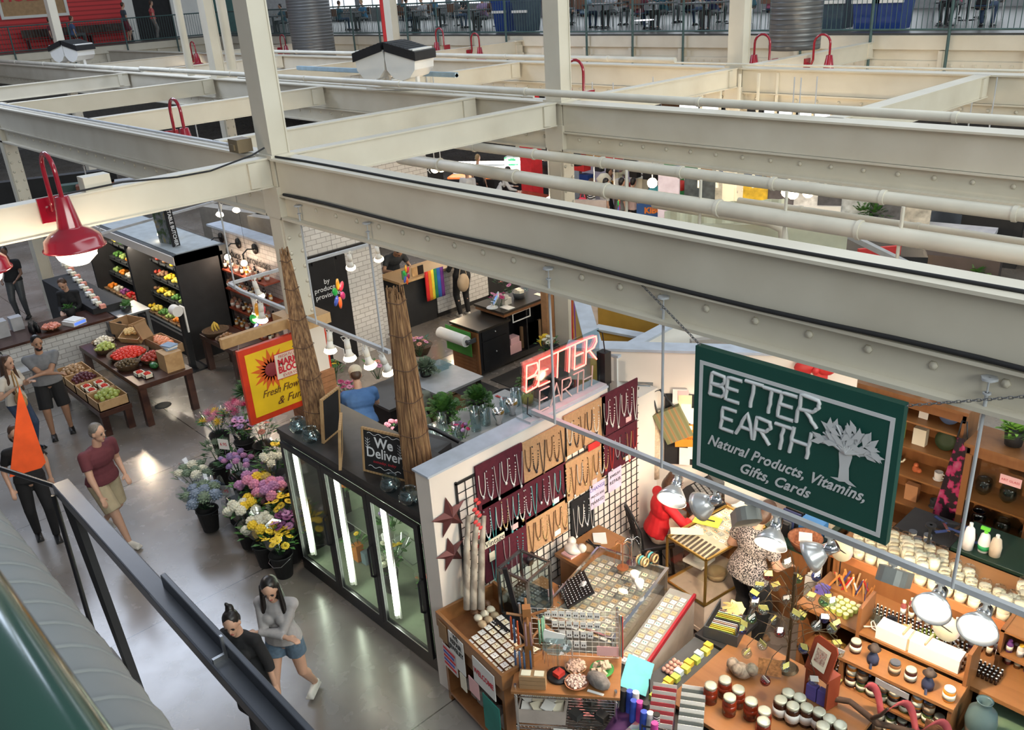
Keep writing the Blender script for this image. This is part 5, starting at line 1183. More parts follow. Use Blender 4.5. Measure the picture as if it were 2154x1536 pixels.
struct('wall_back_of_stall',MB().box(0,0,0,2.15,.12,2.2,M=WM),WARMW)
struct('trim_wall_header',MB().box(-.95,-.03,2.2,2.15,.16,2.57,M=WM),WARMW)
struct('trim_header_cap',MB().box(-.97,-.05,2.57,2.17,.18,2.60,M=WM),mat('pale_blue_grey_trim'))
YEL_W = mat('mustard_wall_paint',(.52,.33,.07),.6,var=.06)
def plate_wall(name,a,b,z0,z1,m,cap=True,th=.10):
    a = Vector((*a,0)); b = Vector((*b,0)); L = (b-a).length; M = TR(a) @ RO(math.atan2((b-a).y,(b-a).x),4,'Z')
    struct(name,MB().box(0,-th/2,z0,L,th/2,z1,M=M),m)
    if cap: struct('trim_'+name+'_cap',MB().box(-.02,-th/2-.03,z1,L+.02,th/2+.03,z1+.03,M=M),mat('pale_blue_grey_trim'))
plate_wall('wall_neighbour_left',(-5.98,6.72),(-7.5,8.12),0,2.50,YEL_W,th=.14)
plate_wall('wall_neighbour_right',(-5.85,6.85),(-6.02,9.6),1.6,2.50,WHITEP)
plate_wall('wall_mustard_rear',(-7.35,8.35),(-5.9,8.45),1.75,2.42,YEL_W)
plate_wall('wall_mustard_front',(-6.75,7.60),(-6.0,7.75),1.9,2.38,YEL_W)
plate_wall('wall_white_roof_panel',(-5.7,8.7),(-4.0,9.9),2.0,2.65,WHITEP)
tag(MB().box(-.8,-.04,-.05,.8,.04,.05).build('canopy_bar',mat('taupe_bar',(.33,.30,.27)),loc=(-4.9,8.3,2.5)),'taupe bar crossing behind the white header left of the green sign','bar').rotation_euler = (0,0,.9)

# necklace boards
MAR = mat('maroon_velvet',(.085,.008,.02),.95,var=.15,scale=30); TANB = mat('tan_burlap',(.46,.27,.14),.9,var=.12,scale=50); BLKV = mat('black_velvet',(.01,.01,.012),.95)
gp_ = thing('wire_grid_panel','black wire grid behind the necklace boards on the partition','grid',(-5.41,4.15,.55))
gm = MB()
for k in range(28): gm.box(-.004,k*.095,0,.004,k*.095+.006,1.72)
for k in range(19): gm.box(-.003,0,k*.095,.003,2.6,k*.095+.006)
gm.build('wires',BLACK,gp_); MB().box(-.006,-.02,0,.01,0,1.75).box(-.006,-.02,1.72,.01,2.6,1.74).build('border',BLACK,gp_)
def necklace(kind,m1,m2,L,w):
    t = thing('necklace','x','necklace'); pts = []
    for k in range(15):
        a = PI*k/14; pts.append((0,-w*math.cos(a)*.5*(1 if kind != 'V' else (1-math.sin(a)*.35)),-L*math.sin(a)**(.6 if kind == 'U' else 1.2)))
    if kind == 'beads':
        mb = MB()
        for k in range(30): a = PI*k/29; mb.ball((0,-w*.5*math.cos(a),-L*math.sin(a)**.6),.0075,5)
        mb.build('beads',m1,t)
    else: MB().tube(pts,.0045,5).build('chain',m1,t)
    mb = MB(); mb.ball((.004,0,-L-.012),.016,6,(.5,1,1.2)); mb.build('pendant',m2,t)
    return make_dup(t)
NM = [mat('silver_links',(.7,.7,.72),.3,.6),mat('gold_links',(.7,.5,.25),.3,.6),mat('white_beads',(.8,.76,.7),.4),mat('turquoise_beads',(.1,.4,.4),.4),mat('red_beads',(.5,.04,.03),.4),mat('dark_beads',(.03,.025,.03),.3),mat('brown_beads',(.16,.08,.04),.4)]
NK = {}
def nk(i,j,kind,L):
    key = (i,j,kind,L)
    if key not in NK: NK[key] = necklace(kind,NM[i],NM[j],L,.075)
    return NK[key]
BRD = [ # TL px, BR px, material, necklace colours, n, description, tag card
 ((999,983),(1103,1023),MAR,(2,0,0,2),6,'top maroon board beside the rusty stars',None),
 ((1013,1063),(1105,1104),MAR,(0,3,2,1),7,'middle maroon board of the first column',PINKP),
 ((1014,1130),(1110,1172),MAR,(3,0),3,'bottom maroon board with the Vintage card',None),
 ((1098,934),(1193,969),TANB,(6,5,5,6),6,'top tan board of the second column',None),
 ((1100,1018),(1192,1049),MAR,(0,3,5,0),7,'maroon board in the middle of the second column',PAPER),
 ((1106,1094),(1195,1115),TANB,(6,6,1),6,'bottom tan board of the second column',PAPER),
 ((1186,877),(1274,915),TANB,(2,5,6,5),6,'top tan board of the third column under the track',CREAMC),
 ((1185,978),(1271,1009),TANB,(1,6,0,6),7,'second tan board of the third column',PINKP),
 ((1201,1058),(1251,1107),BLKV,(0,2,0),4,'narrow black velvet board of silver chains',None),
 ((1265,834),(1341,880),MAR,(0,2,0,2),6,'top maroon board at the far end',PINKP),
 ((1264,926),(1340,960),MAR,(1,4,0,5),6,'lower maroon board at the far end',PAPER)]
for i,(tl,br,m,cs,n,ds,tg) in enumerate(BRD):
    a = at(*tl,x=-5.39); b = at(*br,x=-5.39); w = b.y-a.y; h = a.z-b.z
    t = tag(MB().box(-.008,0,-h,.008,w,0).build('necklace_board',m,loc=(-5.395,a.y,a.z)),ds,'board','necklace boards on the partition')
    rnd = random.Random(i)
    for k in range(n):
        c = cs[k % len(cs)]; y = a.y+w*(k+.6)/(n+.15); z = a.z-h*(.14+.07*rnd.random())-(.1*h if n < 4 else 0)
        nk(c,cs[(k+1) % len(cs)],('U','beads','V')[(k+i) % 3],round(h*(.5+.25*((k*7+i) % 3)/2),2) if h < .6 else .25)((-5.376,y,z),None,'necklace hanging on the '+ds,'necklaces on the '+ds)
    if tg: tag(MB().box(0,-.045,-.03,.004,.045,.03).build('price_card',tg,loc=(-5.382,a.y+w*.72,b.z+.06)),'small price card on the '+ds,'card')
vt = tag(MB().box(0,-.13,-.035,.006,.13,.035).build('vintage_card',CREAMC,loc=at(1040,1137,x=-5.37)),'cream card reading Vintage on the lowest maroon board','card'); text('Vintage',.085,vt,basis((.008,0,0),Y,Z),INK,th=.001)
tag(MB().box(0,-.035,-.05,.006,.035,.05).build('earring_card',CREAMC,loc=at(1035,1170,x=-5.37)),'small cream earring card below the Vintage card','card')
sg = tag(MB().box(0,-.12,-.15,.005,.12,.15).build('change_sign',mat('lilac_paper',(.68,.60,.78)),loc=at(1256,1040,x=-5.38)),'lilac handwritten notice with blue and pink capitals on the grid','sign')
text('CHANGE',.06,sg,basis((.008,0,.09),Y,Z),mat('blue_ink',(.08,.1,.45)),th=.001); text('PRICES ARE',.042,sg,basis((.008,0,.0),Y,Z),INK,th=.001); text('MARKED',.055,sg,basis((.008,0,-.08),Y,Z),INK,th=.001)
sg = tag(MB().box(0,-.11,-.13,.005,.11,.13).build('repair_sign',mat('lilac_paper'),loc=at(1293,1008,x=-5.38)),'pale notice reading jewelry repair beside the black chair','sign')
text('JEWELRY',.045,sg,basis((.008,0,.06),Y,Z),INK,th=.001); text('REPAIR',.06,sg,basis((.008,0,-.02),Y,Z),INK,th=.001)
tag(MB().box(0,-.09,-.04,.006,.09,.04).build('red_card',RED,loc=at(1249,937,x=-5.37)),'red card on top of the second tan board','card')
# rusty stars
def star(label,px,py,r):
    p = at(px,py,x=-5.41); t = thing('barn_star',label,'star',p); mb = MB(); vs = [(.055,0,0)]
    for k in range(10): a = PI/2+PI*k/5+.12; q = r if k % 2 == 0 else r*.40; vs.append((0.006,q*math.cos(a),q*math.sin(a)))
    mb.add(vs,[(0,1+k,1+(k+1) % 10) for k in range(10)]+[tuple(range(10,0,-1))]); mb.build('star',mat('rusty_maroon',(.12,.035,.035),.45,metal=.3),t)
star('upper rust-red metal barn star on the partition end',945,1085,.215); star('lower, smaller rust-red barn star',948,1163,.185)
# birch poles with red leaves at the partition
BIRCH = mat_ramp('birch_bark',[(0,(.08,.06,.05)),(.45,(.3,.25,.2)),(.6,(.5,.44,.36)),(1,(.6,.54,.46))],'noise',9,.8,stretch=(1,1,.6))
for k,(px0,px1,ds) in enumerate([(978,985,'left'),(992,1003,'middle'),(1008,1018,'right')]):
    p = at(px0,1235,x=-5.22+.05*k); q = at(px1,1085,x=-5.34); tag(MB().tube([(0,0,-.25),tuple((q-p)*.5),tuple(q-p)],[.035,.03,.022],8).build('birch_pole',BIRCH,loc=p),ds+' birch branch leaning on the partition by the stars','branch')
v = at(1005,1095,x=-5.3); t = thing('red_leaf_garland','garland of coral red leaves hanging by the birch branches','garland',v)
for k in range(14): MB().ball((0,.03*math.sin(k*2.1),.22-.045*k),.035,6,(.35,.9,.6)).build('leaf',mat('coral_leaf',(.7,.06,.06)),t)

# neon sign standing on the partition cap
ns = thing('neon_sign','glowing red neon sign on a clear panel above the partition','neon sign',(-5.52,5.62,2.49))
MB().box(-.006,-.5,.02,.006,.62,.62).build('clear_panel',GLASSV,ns); MB().box(-.10,-.5,0,.10,.62,.02).build('base',GREYP,ns)
NEON = glow('neon_red',(1.0,.13,.10),7); TUBED = mat('unlit_neon_tube',(.55,.45,.42),.3)
LET = {'B': [[(0,0),(0,1)],[(0,1),(.5,.95),(.55,.7),(.4,.54),(0,.5)],[(0,.5),(.5,.48),(.62,.25),(.5,.04),(0,0)]],'E': [[(.55,1),(0,1),(0,0),(.55,0)],[(0,.52),(.45,.52)]],
       'T': [[(0,1),(.65,1)],[(.32,1),(.32,0)]],'R': [[(0,0),(0,1),(.5,.95),(.55,.72),(.4,.52),(0,.48)],[(.2,.48),(.6,0)]],'A': [[(0,0),(.32,1),(.62,0)],[(.1,.35),(.52,.35)]],
       'H': [[(0,0),(0,1)],[(.55,0),(.55,1)],[(0,.5),(.55,.5)]]}
def stroke(word,x0,z0,h,ori,r,m,parent,name,adv=.82,slant=.0,wid=1.0,push=.02,wob=0.0,sizes=None,rise=0.0):
    """letters drawn as bent tubes; ori(u, v) gives a point of the parent's frame"""
    u = x0
    for i,c in enumerate(word):
        if c == ' ': u += h*.6; continue
        hh = h*(sizes[i] if sizes else 1.0); mb = MB(); rnd = random.Random(i*7+len(word))
        for pl in LET[c]:
            pts = [(u+(a*wid+slant*b)*hh,z0+rise*i+b*hh) for a,b in pl]; fine = []
            for (a,b),(c2,d2) in zip(pts,pts[1:]):
                for q in range(5): f = q/5; fine.append((a+(c2-a)*f+wob*math.sin(f*PI)*.5*rnd.uniform(-1,1)*hh,b+(d2-b)*f))
            fine.append(pts[-1])
            mb.tube([ori(a,b) for a,b in fine],r,6)
        mb.build(name,m,parent); u += adv*hh*wid
stroke('BETTER',-.46,.30,.27,lambda a,b: (.02,a,b),.008,NEON,ns,'lit_letter',adv=.60,slant=.1,wid=1.05)
stroke('EARTH',-.30,.03,.22,lambda a,b: (.02,a,b),.008,TUBED,ns,'unlit_letter',adv=.66,slant=.1,wid=1.1)
MB().box(-.05,.64,-.02,.06,.74,.34).build('transformer',BLACK,ns); MB().tube([(0,.6,.6),(0,.68,.55),(.02,.69,.34)],.007,5).tube([(.02,.69,0),(.05,.66,-.1),(.05,.60,-.2)],.007,5).tube([(.03,-.45,.25),(.06,-.5,.1),(.03,-.42,.03)],.006,5).build('wire',BLACK,ns)
point_light((-5.3,5.6,2.9),6,(1,.2,.15),.2)

# ---- the big green hanging sign
S0 = at(1468,726,y=5.10); S1 = at(1908,848,y=5.10); S2 = at(1862,1138,y=5.10); S3 = at(1460,985,y=5.10)
SW = (S1.x-S0.x); SZ1 = (S0.z+S1.z)/2; SZ0 = (S2.z+S3.z)/2; SH = SZ1-SZ0
sg = thing('better_earth_sign','large dark green hanging sign lettered Better Earth with a silver tree','sign',((S0.x+S1.x)/2,5.10,SZ0))
SGREEN = mat('sign_green',(.008,.075,.058),.45,var=.06,scale=3); SILV = mat('sign_silver',(.66,.68,.70),.5,var=.04)
hw = SW/2
MB().box(-hw,-.03,0,hw,.03,SH).build('panel',SGREEN,sg)
b0,b1 = .045,.075
MB().box(-hw+b0,-.034,b0,hw-b0,-.03,b1).box(-hw+b0,-.034,SH-b1-.06,hw-b0,-.03,SH-b0-.06).box(-hw+b0,-.034,b1,-hw+b1,-.03,SH-b1-.06).box(hw-b1,-.034,b1,hw-b0,-.03,SH-b1-.06).build('silver_border',SILV,sg)
sc_ = SW/1.64; OR = lambda a,b: (a,-.036,b)
stroke('BETTER',-hw+.15*sc_,SH*.665,.19*sc_,OR,.0145,SILV,sg,'letter',adv=.66,slant=.10,wid=1.15,wob=.07,sizes=[1.0,1.0,1.08,1.04,1.05,1.22])
stroke('EARTH',-hw+.26*sc_,SH*.425,.19*sc_,OR,.0145,SILV,sg,'letter',adv=.66,slant=.10,wid=1.15,wob=.07,sizes=[.98,1.08,1.05,1.05,1.15])
text('Natural Products, Vitamins,',.128*sc_,sg,basis((-.02*sc_,-.036,SH*.295),X,Z),SILV,shear=.45,sx=.86,space=1.06,th=.002,bold=.003)
text('Gifts, Cards',.128*sc_,sg,basis((-.08*sc_,-.036,SH*.165),X,Z),SILV,shear=.45,sx=.90,space=1.06,th=.002,bold=.003)
tm_ = MB(); cx,cz = .47*sc_,SH*.58
tm_.add([(cx+a*sc_,-.036,cz+b*sc_) for a,b in [(-.10,-.25),(-.04,-.235),(-.04,-.14),(-.055,-.03),(-.04,.02),(.04,.02),(.045,-.04),(.03,-.13),(.04,-.225),(.10,-.26),(.04,-.262),(.01,-.25),(-.03,-.262)]],[(0,1,12),(1,2,7,8,11,12),(8,9,10),(8,10,11),(2,3,6,7),(3,4,5,6)])
rnd = random.Random(5)
for k in range(52):
    a = rnd.uniform(-.15,PI+.15); q = rnd.uniform(.05,.215); px_ = cx+q*1.02*math.cos(a)*sc_; pz = cz+(.03+q*.80*math.sin(a))*sc_; th = a+rnd.uniform(-.9,.9); l = .060*sc_; wd_ = .024*sc_; c,s_ = math.cos(th),math.sin(th)
    e_ = -.0355-.0004*k; tm_.add([(px_-l*c,e_,pz-l*s_),(px_+wd_*s_,e_,pz-wd_*c),(px_+l*c,e_,pz+l*s_),(px_-wd_*s_,e_,pz+wd_*c)],[(0,1,2,3)])
for k in range(9): a = .15+k*(PI-.3)/8; tm_.tube([(cx,-.036,cz-.02),(cx+.09*math.cos(a)*sc_,-.036,cz+.08*math.sin(a)*sc_),(cx+.2*math.cos(a+.12)*sc_,-.036,cz+(.02+.17*math.sin(a+.12))*sc_)],[.017,.012,.006],5)
tm_.build('tree_emblem',SILV,sg)
def chain(a,b,parent):
    a = Vector(a); b = Vector(b); d = b-a; n = int(d.length/.028); mb = MB()
    for k in range(n):
        p = a+d*(k+.5)/n; u = d.normalized(); s_ = u.cross(Y if k % 2 else Z).normalized()
        mb.tube([p+u*.02*math.cos(q*PI/3)+s_*.009*math.sin(q*PI/3) for q in range(6)],.0035,4,True)
    return mb.build('chain',mat('steel_chain',(.25,.25,.26),.35,.8),parent)
oL = sg.location
chain((-hw+.02,0,SH),tuple(at(1343,592,y=5.2)-oL),sg); chain((hw-.02,0,SH-.02),(hw+.75,.1,SH+.26),sg)

# ---- black chair with the seated woman, desk, till
bc = thing('windsor_chair','black spindle-back high chair under the woman in red','chair',(-5.07,6.56,0),math.radians(-32)); bc.scale = (1,1,1.0)
MB().box(-.21,-.2,.55,.21,.2,.60).build('seat',BLACK,bc,bevel=.015)
for a in (-1,1):
    for b in (-1,1): MB().tube([(a*.17,b*.16,.55),(a*.22,b*.2,0)],.02,8).build('leg',BLACK,bc)
MB().tube([(-.21,-.2,.2),(.21,-.2,.2),(.21,.2,.2),(-.21,.2,.2)],.012,6,True).build('stretcher',BLACK,bc)
bk_ = MB()
pts = [(-.20,-.17,.60)]+[(-.22*math.cos(PI*k/10),-.2-.08*math.sin(PI*k/10),.84+.2*math.sin(PI*k/10)) for k in range(11)]+[(.20,-.17,.60)]
bk_.tube(pts,.013,6); bk_.build('bow',BLACK,bc)
for k in range(7): u = -.15+.05*k; MB().tube([(u*.8,-.18,.6),(u,-.27,1.03-.35*u*u*8)],.007,5).build('spindle',BLACK,bc)
dk = slab('timber topped desk with the till beside the woman in red',-4.95,6.95,-4.25,7.35,.86,OAKT,body=OAK)
tl = thing('cash_till','black cash register in front of the woman in red','till',(-4.78,7.10,.862),-.55)
MB().box(-.2,-.2,0,.2,.2,.12).build('drawer',BLACK,tl,bevel=.008); MB().add([(-.19,-.18,.12),(.19,-.18,.12),(.19,.18,.12),(-.19,.18,.12),(-.19,-.12,.17),(.19,-.12,.17),(.19,.17,.28),(-.19,.17,.28)],[(0,3,2,1),(4,5,6,7),(0,1,5,4),(1,2,6,5),(2,3,7,6),(3,0,4,7)]).build('keyboard_slope',BLACKM,tl)
kp = MB(); MK = TR((0,.02,.226)) @ RO(.36,4,'X')
for a in range(6):
    for b in range(4): kp.box(-.15+a*.05,-.10+b*.05,0,-.112+a*.05,-.065+b*.05,.01,M=MK)
kp.build('keys',mat('grey_keys',(.22,.22,.22)),tl); MB().box(-.1,.1,.27,.12,.2,.35).build('display',DARKG,tl)
for k in range(6): tag(MB().cb((0,0,.01),(.16,.22,.018),.3*k).build('paper_stack',(PAPER,CREAMC)[k % 2],loc=(-4.42+.02*k,7.2+.01*k,.862+.02*k)),'loose invoice pile beside the till','papers','papers beside the till')

# ---- gold-edged showcase
gc = thing('gold_edged_showcase','glass display case with gold edges and white base panels','showcase',(-4.62,6.22,0),math.radians(-8))
w,d = .56,.92
MB().box(0,0,.05,w,d,.10).box(.01,.01,.10,w-.01,d-.01,.42).build('base',mat('cream_laminate',(.62,.52,.44),.5),gc)
fm = MB()
for a in (0,w-.02):
    for b in (0,d-.02): fm.box(a,b,.42,a+.02,b+.02,1.0)
for z in (.42,.98): fm.box(0,0,z,w,.02,z+.02).box(0,d-.02,z,w,d,z+.02).box(0,0,z,.02,d,z+.02).box(w-.02,0,z,w,d,z+.02)
fm.build('gold_frame',BRASS,gc)
MB().box(.02,.004,.44,w-.02,.008,.98).box(w-.008,.02,.44,w-.004,d-.02,.98).box(.02,.02,.70,w-.02,d-.02,.706).build('glass',GLASS,gc)
MB().box(.02,.02,.955,w-.02,d-.02,.965).build('display_tray',mat('cream_felt',(.60,.55,.42),.9),gc)
def items(parent_loc,rz,lst,group,label,name='jewelry_card',cat='card',m=None):
    """small flat cards laid out on a surface, one object each"""
    cs = math.cos(rz); sn = math.sin(rz); proto = {}
    for (x,y,z,w_,h_,mi,r_) in lst:
        key = (w_,h_,mi)
        if key not in proto:
            mb = MB().box(-w_/2,-h_/2,0,w_/2,h_/2,.004); o = thing(name,label,cat,(0,0,0),0,group); mb.build('card',mi,o)
            j = MB().ball((-.2*w_,0,.008),.007,5).ball((.2*w_,0,.008),.007,5); j.build('earrings',NM[len(proto) % 7],o); proto[key] = make_dup(o)
        proto[key]((parent_loc[0]+x*cs-y*sn,parent_loc[1]+x*sn+y*cs,parent_loc[2]+z),rz+r_,label,group)
rnd = random.Random(3); CDS = [PAPER,CREAMC,mat('grey_green_card',(.35,.38,.33)),mat('tan_card',(.5,.38,.24))]
items((-4.62,6.22,.967),math.radians(-8),[(.07+.085*a+rnd.uniform(-.01,.01),.40+.085*b,0,.06,.055,CDS[(a*3+b) % 4],rnd.uniform(-.3,.3)) for a in range(6) for b in range(6)],'cards in the gold-edged case','earring card lying in the gold-edged showcase')
for k in range(9): v = Vector((-4.62,6.22,.97))+RO(math.radians(-8),3,'Z') @ Vector((.06+.055*k,.16,0)); tag(MB().box(-.012,-.11,0,.012,.11,.008).build('pen',mat('dark_pen',(.08,.06,.04),.3),loc=v),'dark pen laid side by side at the front of the gold-edged case','pen','pens in the gold-edged case')
yt = thing('yellow_tray','yellow paper tray with a pen on the gold-edged case','tray',Vector((-4.45,6.72,1.005)),.3); MB().box(-.14,-.09,0,.14,.09,.012).build('tray',mat('bright_yellow',(.85,.8,.08)),yt,bevel=.004); MB().box(-.08,-.008,.012,.08,.006,.022).build('pen',BLACK,yt)
tag(MB().box(-.06,-.17,0,.06,.17,.006).build('bookmark_card',CREAMC,loc=(-4.50,6.42,1.004)),'long cream card lying across the gold-edged case','card').rotation_euler = (0,0,-.9)
tag(MB().box(-.12,-.12,0,.12,.12,.03).lathe([(.07,.03),(.075,.034),(.07,.038)],n=16).build('necklace_tray',PAPER,loc=(-4.34,6.42,.712)),'white tray with a necklace on the inner shelf of the gold-edged case','tray')
tag(MB().lathe([(0,0),(.10,0),(.12,.06),(.11,.07),(.08,.03),(0,.03)],n=16).build('round_dish',mat('tan_card'),loc=(-4.25,6.62,.44)),'tan round dish at the bottom of the gold-edged case','dish')
tag(MB().cb((0,0,.06),(.22,.14,.12),.4,.3).build('black_display',BLACK,loc=(-4.42,6.75,.70)),'black display block inside the gold-edged case','display')

# ---- long jewellery counter
JC = (-4.02,4.66,0); jr = math.radians(13)
jc = thing('jewellery_counter','long silver-edged glass counter full of earring cards','showcase',JC,jr)
MB().box(-.78,0,0,-.02,1.18,.62).build('base',mat('pale_counter_base',(.40,.36,.32)),jc)
al = MB()
for a in (-.78,-.02):
    for b in (0,1.16): al.box(a,b,.62,a+.018,b+.018,.98)
al.box(-.78,0,.97,0,.02,.99).box(-.78,1.16,.97,0,1.18,.99).box(-.02,0,.965,.012,1.18,.995).box(-.78,0,.97,-.76,1.18,.99).build('aluminium_edge',SILVER,jc)
MB().box(-.76,.02,.975,-.02,1.16,.982).box(-.006,.02,.62,-.002,1.16,.965).build('glass',GLASS,jc)
MB().box(-.76,.02,.90,-.03,1.16,.91).build('felt',mat('grey_felt',(.25,.25,.24),.9),jc)
items((JC[0],JC[1],.912),jr,[(-.72+.075*a,.05+.072*b,0,.055,.05,CDS[(a*5+b*3) % 4],rnd.uniform(-.12,.12)) for a in range(10) for b in range(15)],'cards under the glass of the long counter','earring card under the glass of the long jewellery counter')
stp = thing('front_display_step','lower glass step in front of the long counter, with a red edge','showcase',(-3.99,4.66,0),jr)
MB().box(0,0,.05,.26,1.18,.74).build('body',mat('pale_counter_base'),stp); MB().box(0,0,.74,.26,1.18,.76).build('felt',mat('grey_felt'),stp); MB().box(.25,0,.74,.275,1.18,.79).build('red_edge',mat('deep_red',(.3,.01,.02)),stp)
items((-3.99,4.66,.762),jr,[(.05+.07*a,.05+.072*b,0,.055,.055,CDS[(a+b*3) % 4],rnd.uniform(-.2,.2)) for a in range(3) for b in range(15)],'cards on the lower step','earring card on the lower step of the long counter')
# things standing on the long counter
def onjc(x,y,z=.995): v = Vector(JC)+RO(jr,3,'Z') @ Vector((x,y,0)); v.z = z; return v
ab = thing('earring_tray','black slanted tray with rows of bright ear studs','tray',onjc(-.62,.42),-.55)
MT = RO(.45,4,'X'); MB().box(-.17,-.14,0,.17,.16,.02,M=MT).build('tray',BLACK,ab)
em = MB()
for a in range(10):
    for b in range(8): em.ball((MT @ Vector((-.15+a*.033,-.12+b*.035,.026))),.008,5)
em.build('studs',SILVER,ab); MB().lathe([(0,.024),(.035,.024),(.035,.028),(0,.028)],n=14,M=MT @ TR((0,.1,0))).build('white_disc',PAPER,ab)
cb_ = thing('acrylic_cabinet','aluminium-framed clear box with silver rings beside the black tray','cabinet',onjc(-.93,.02,.93),.15)
fm = MB(); s_,h_ = .17,.52
for a in (-1,1):
    for b in (-1,1): fm.box(a*s_-.012,b*s_-.012,0,a*s_+.012,b*s_+.012,h_)
for z in (0,h_-.02): fm.box(-s_,-s_-.012,z,s_,-s_+.012,z+.022).box(-s_,s_-.012,z,s_,s_+.012,z+.022).box(-s_-.012,-s_,z,-s_+.012,s_,z+.022).box(s_-.012,-s_,z,s_+.012,s_,z+.022)
fm.build('frame',mat('dark_aluminium',(.3,.3,.3),.25,.9),cb_); MB().box(-s_,-s_,h_-.012,s_,s_,h_-.006).box(-s_,-s_,.02,s_,-s_+.004,h_-.02).box(s_-.004,-s_,.02,s_,s_,h_-.02).build('glass',GLASSV,cb_)
MB().box(-s_+.02,-s_+.02,.02,s_-.02,s_-.02,.20).build('black_block',BLKV,cb_)
em = MB()
for a in range(8):
    for b in range(6): em.tube([(-.12+a*.034+.008*math.cos(q),-.12+b*.04+.008*math.sin(q),.205+.006*math.sin(q*2)) for q in (0,1.57,3.14,4.71)],.003,4,True)
em.build('rings',SILVER,cb_)
slab('low brown stand under the clear box',-5.2,4.45,-4.75,4.95,.92,OAKT,body=OAK)
for k,(px,py,z) in enumerate([(1310,1195,.995),(1330,1185,.995)]):
    v = at(px,py,z=z); t = thing('jewellery_stand',['tree-like copper wire stand with hanging chains','clear stand with hanging silver chains'][k]+' at the back of the long counter','stand',v)
    mb = MB().cyl((0,0,0),(0,0,.30),.006,n=5).cyl((0,0,0),(0,0,.01),.06,n=12)
    for q in range(6): a = q*1.05; mb.tube([(0,0,.28-.0*q),(.05*math.cos(a),.05*math.sin(a),.31),(.09*math.cos(a),.09*math.sin(a),.27)],.003,4).tube([(.09*math.cos(a),.09*math.sin(a),.27),(.09*math.cos(a),.09*math.sin(a),.08)],.0022,4)
    mb.build('stand',[mat('copper_wire',(.6,.25,.12),.3,.8),CHROME][k],t)
for (px,py,h,m,ds) in [(1372,1172,.05,NM[6],'copper bangles roll'),(1352,1180,.05,NM[1],'gold and green bangles roll')]:
    v = at(px,py,z=1.05); t = thing('bangle_roll',ds+' at the back corner of the counter','bangles',v)
    for q in range(4): MB().tube([(.03*q-.05,.04*math.cos(a*PI/6),.04*math.sin(a*PI/6)) for a in range(12)],.011,6,True).build('bangle',[m,NM[3],m,NM[1]][q],t)
for px,py,ds in [(1335,1222,'taller white cup of cards'),(1345,1240,'shorter white cup of cards')]:
    v = at(px,py,z=1.0); tag(MB().lathe([(0,0),(.03,0),(.045,.10),(.04,.10),(0,.03)],n=14).build('paper_cup',PAPER,loc=v),ds+' on the long counter','cup')
v = at(1310,1245,z=1.0); tag(MB().ball((0,0,.01),.05,12,(1.2,.8,.25)).build('shell_dish',CREAMC,loc=v),'cream shell dish on the long counter','dish')
# oak cabinet with scissors, behind
oc = slab('small oak side cabinet against the wire grid',-5.36,5.30,-4.98,6.0,.92,OAKT,body=OAK)
for k,(dx,dy,m,ds) in enumerate([(-.05,.0,PINKP,'pink stapled note pad'),(.05,.2,CARD,'brown card'),(0,.38,PAPER,'white note')]):
    tag(MB().cb((0,0,.01),(.14,.18,.02),.4*k).build('note_pad',m,loc=(-5.17+dx,5.42+dy,.922)),ds+' on the oak side cabinet','paper')
tag(MB().ball((0,0,.03),.10,12,(1,.8,.5)).ball((.08,.05,.05),.05,8).ball((-.07,.06,.06),.05,8).build('white_shell_flower',mat('pearl_white',(.65,.6,.55),.4),loc=at(1205,1160,z=1.05)),'white shell flower on the oak side cabinet','ornament')
tag(MB().tube([(-.08,0,0),(.02,0,0),(.09,.04,0)],.01,5).tube([(-.08,.04,0),(.02,0,0),(.09,-.04,0)],.01,5).build('black_scissors',BLACK,loc=at(1245,1145,z=.95)),'black-handled scissors on the oak side cabinet','scissors')
bb = thing('brown_box_of_pouches','brown box of pink and lilac pouches behind the tray cabinet','box',(-4.95,4.55,.70),.2)
MB().box(-.2,-.28,0,.2,.28,.18).build('box',CARD,bb)
for k,m in enumerate([PINKP,mat('lilac_pouch',(.35,.25,.45)),mat('blue_pouch',(.15,.2,.45)),PAPER,PINKP]): MB().cb((.0+.05*(k % 2),-.2+.1*k,.20),(.22,.09,.06),.2*k,.2).build('pouch',m,bb)
tag(MB().lathe([(0,0),(.05,0),(.07,.10),(.065,.10),(0,.03)],n=12).build('black_wire_cup',BLACK,loc=at(1112,1185,z=1.0)),'dark wire cup of trinkets behind the tray cabinet','cup')

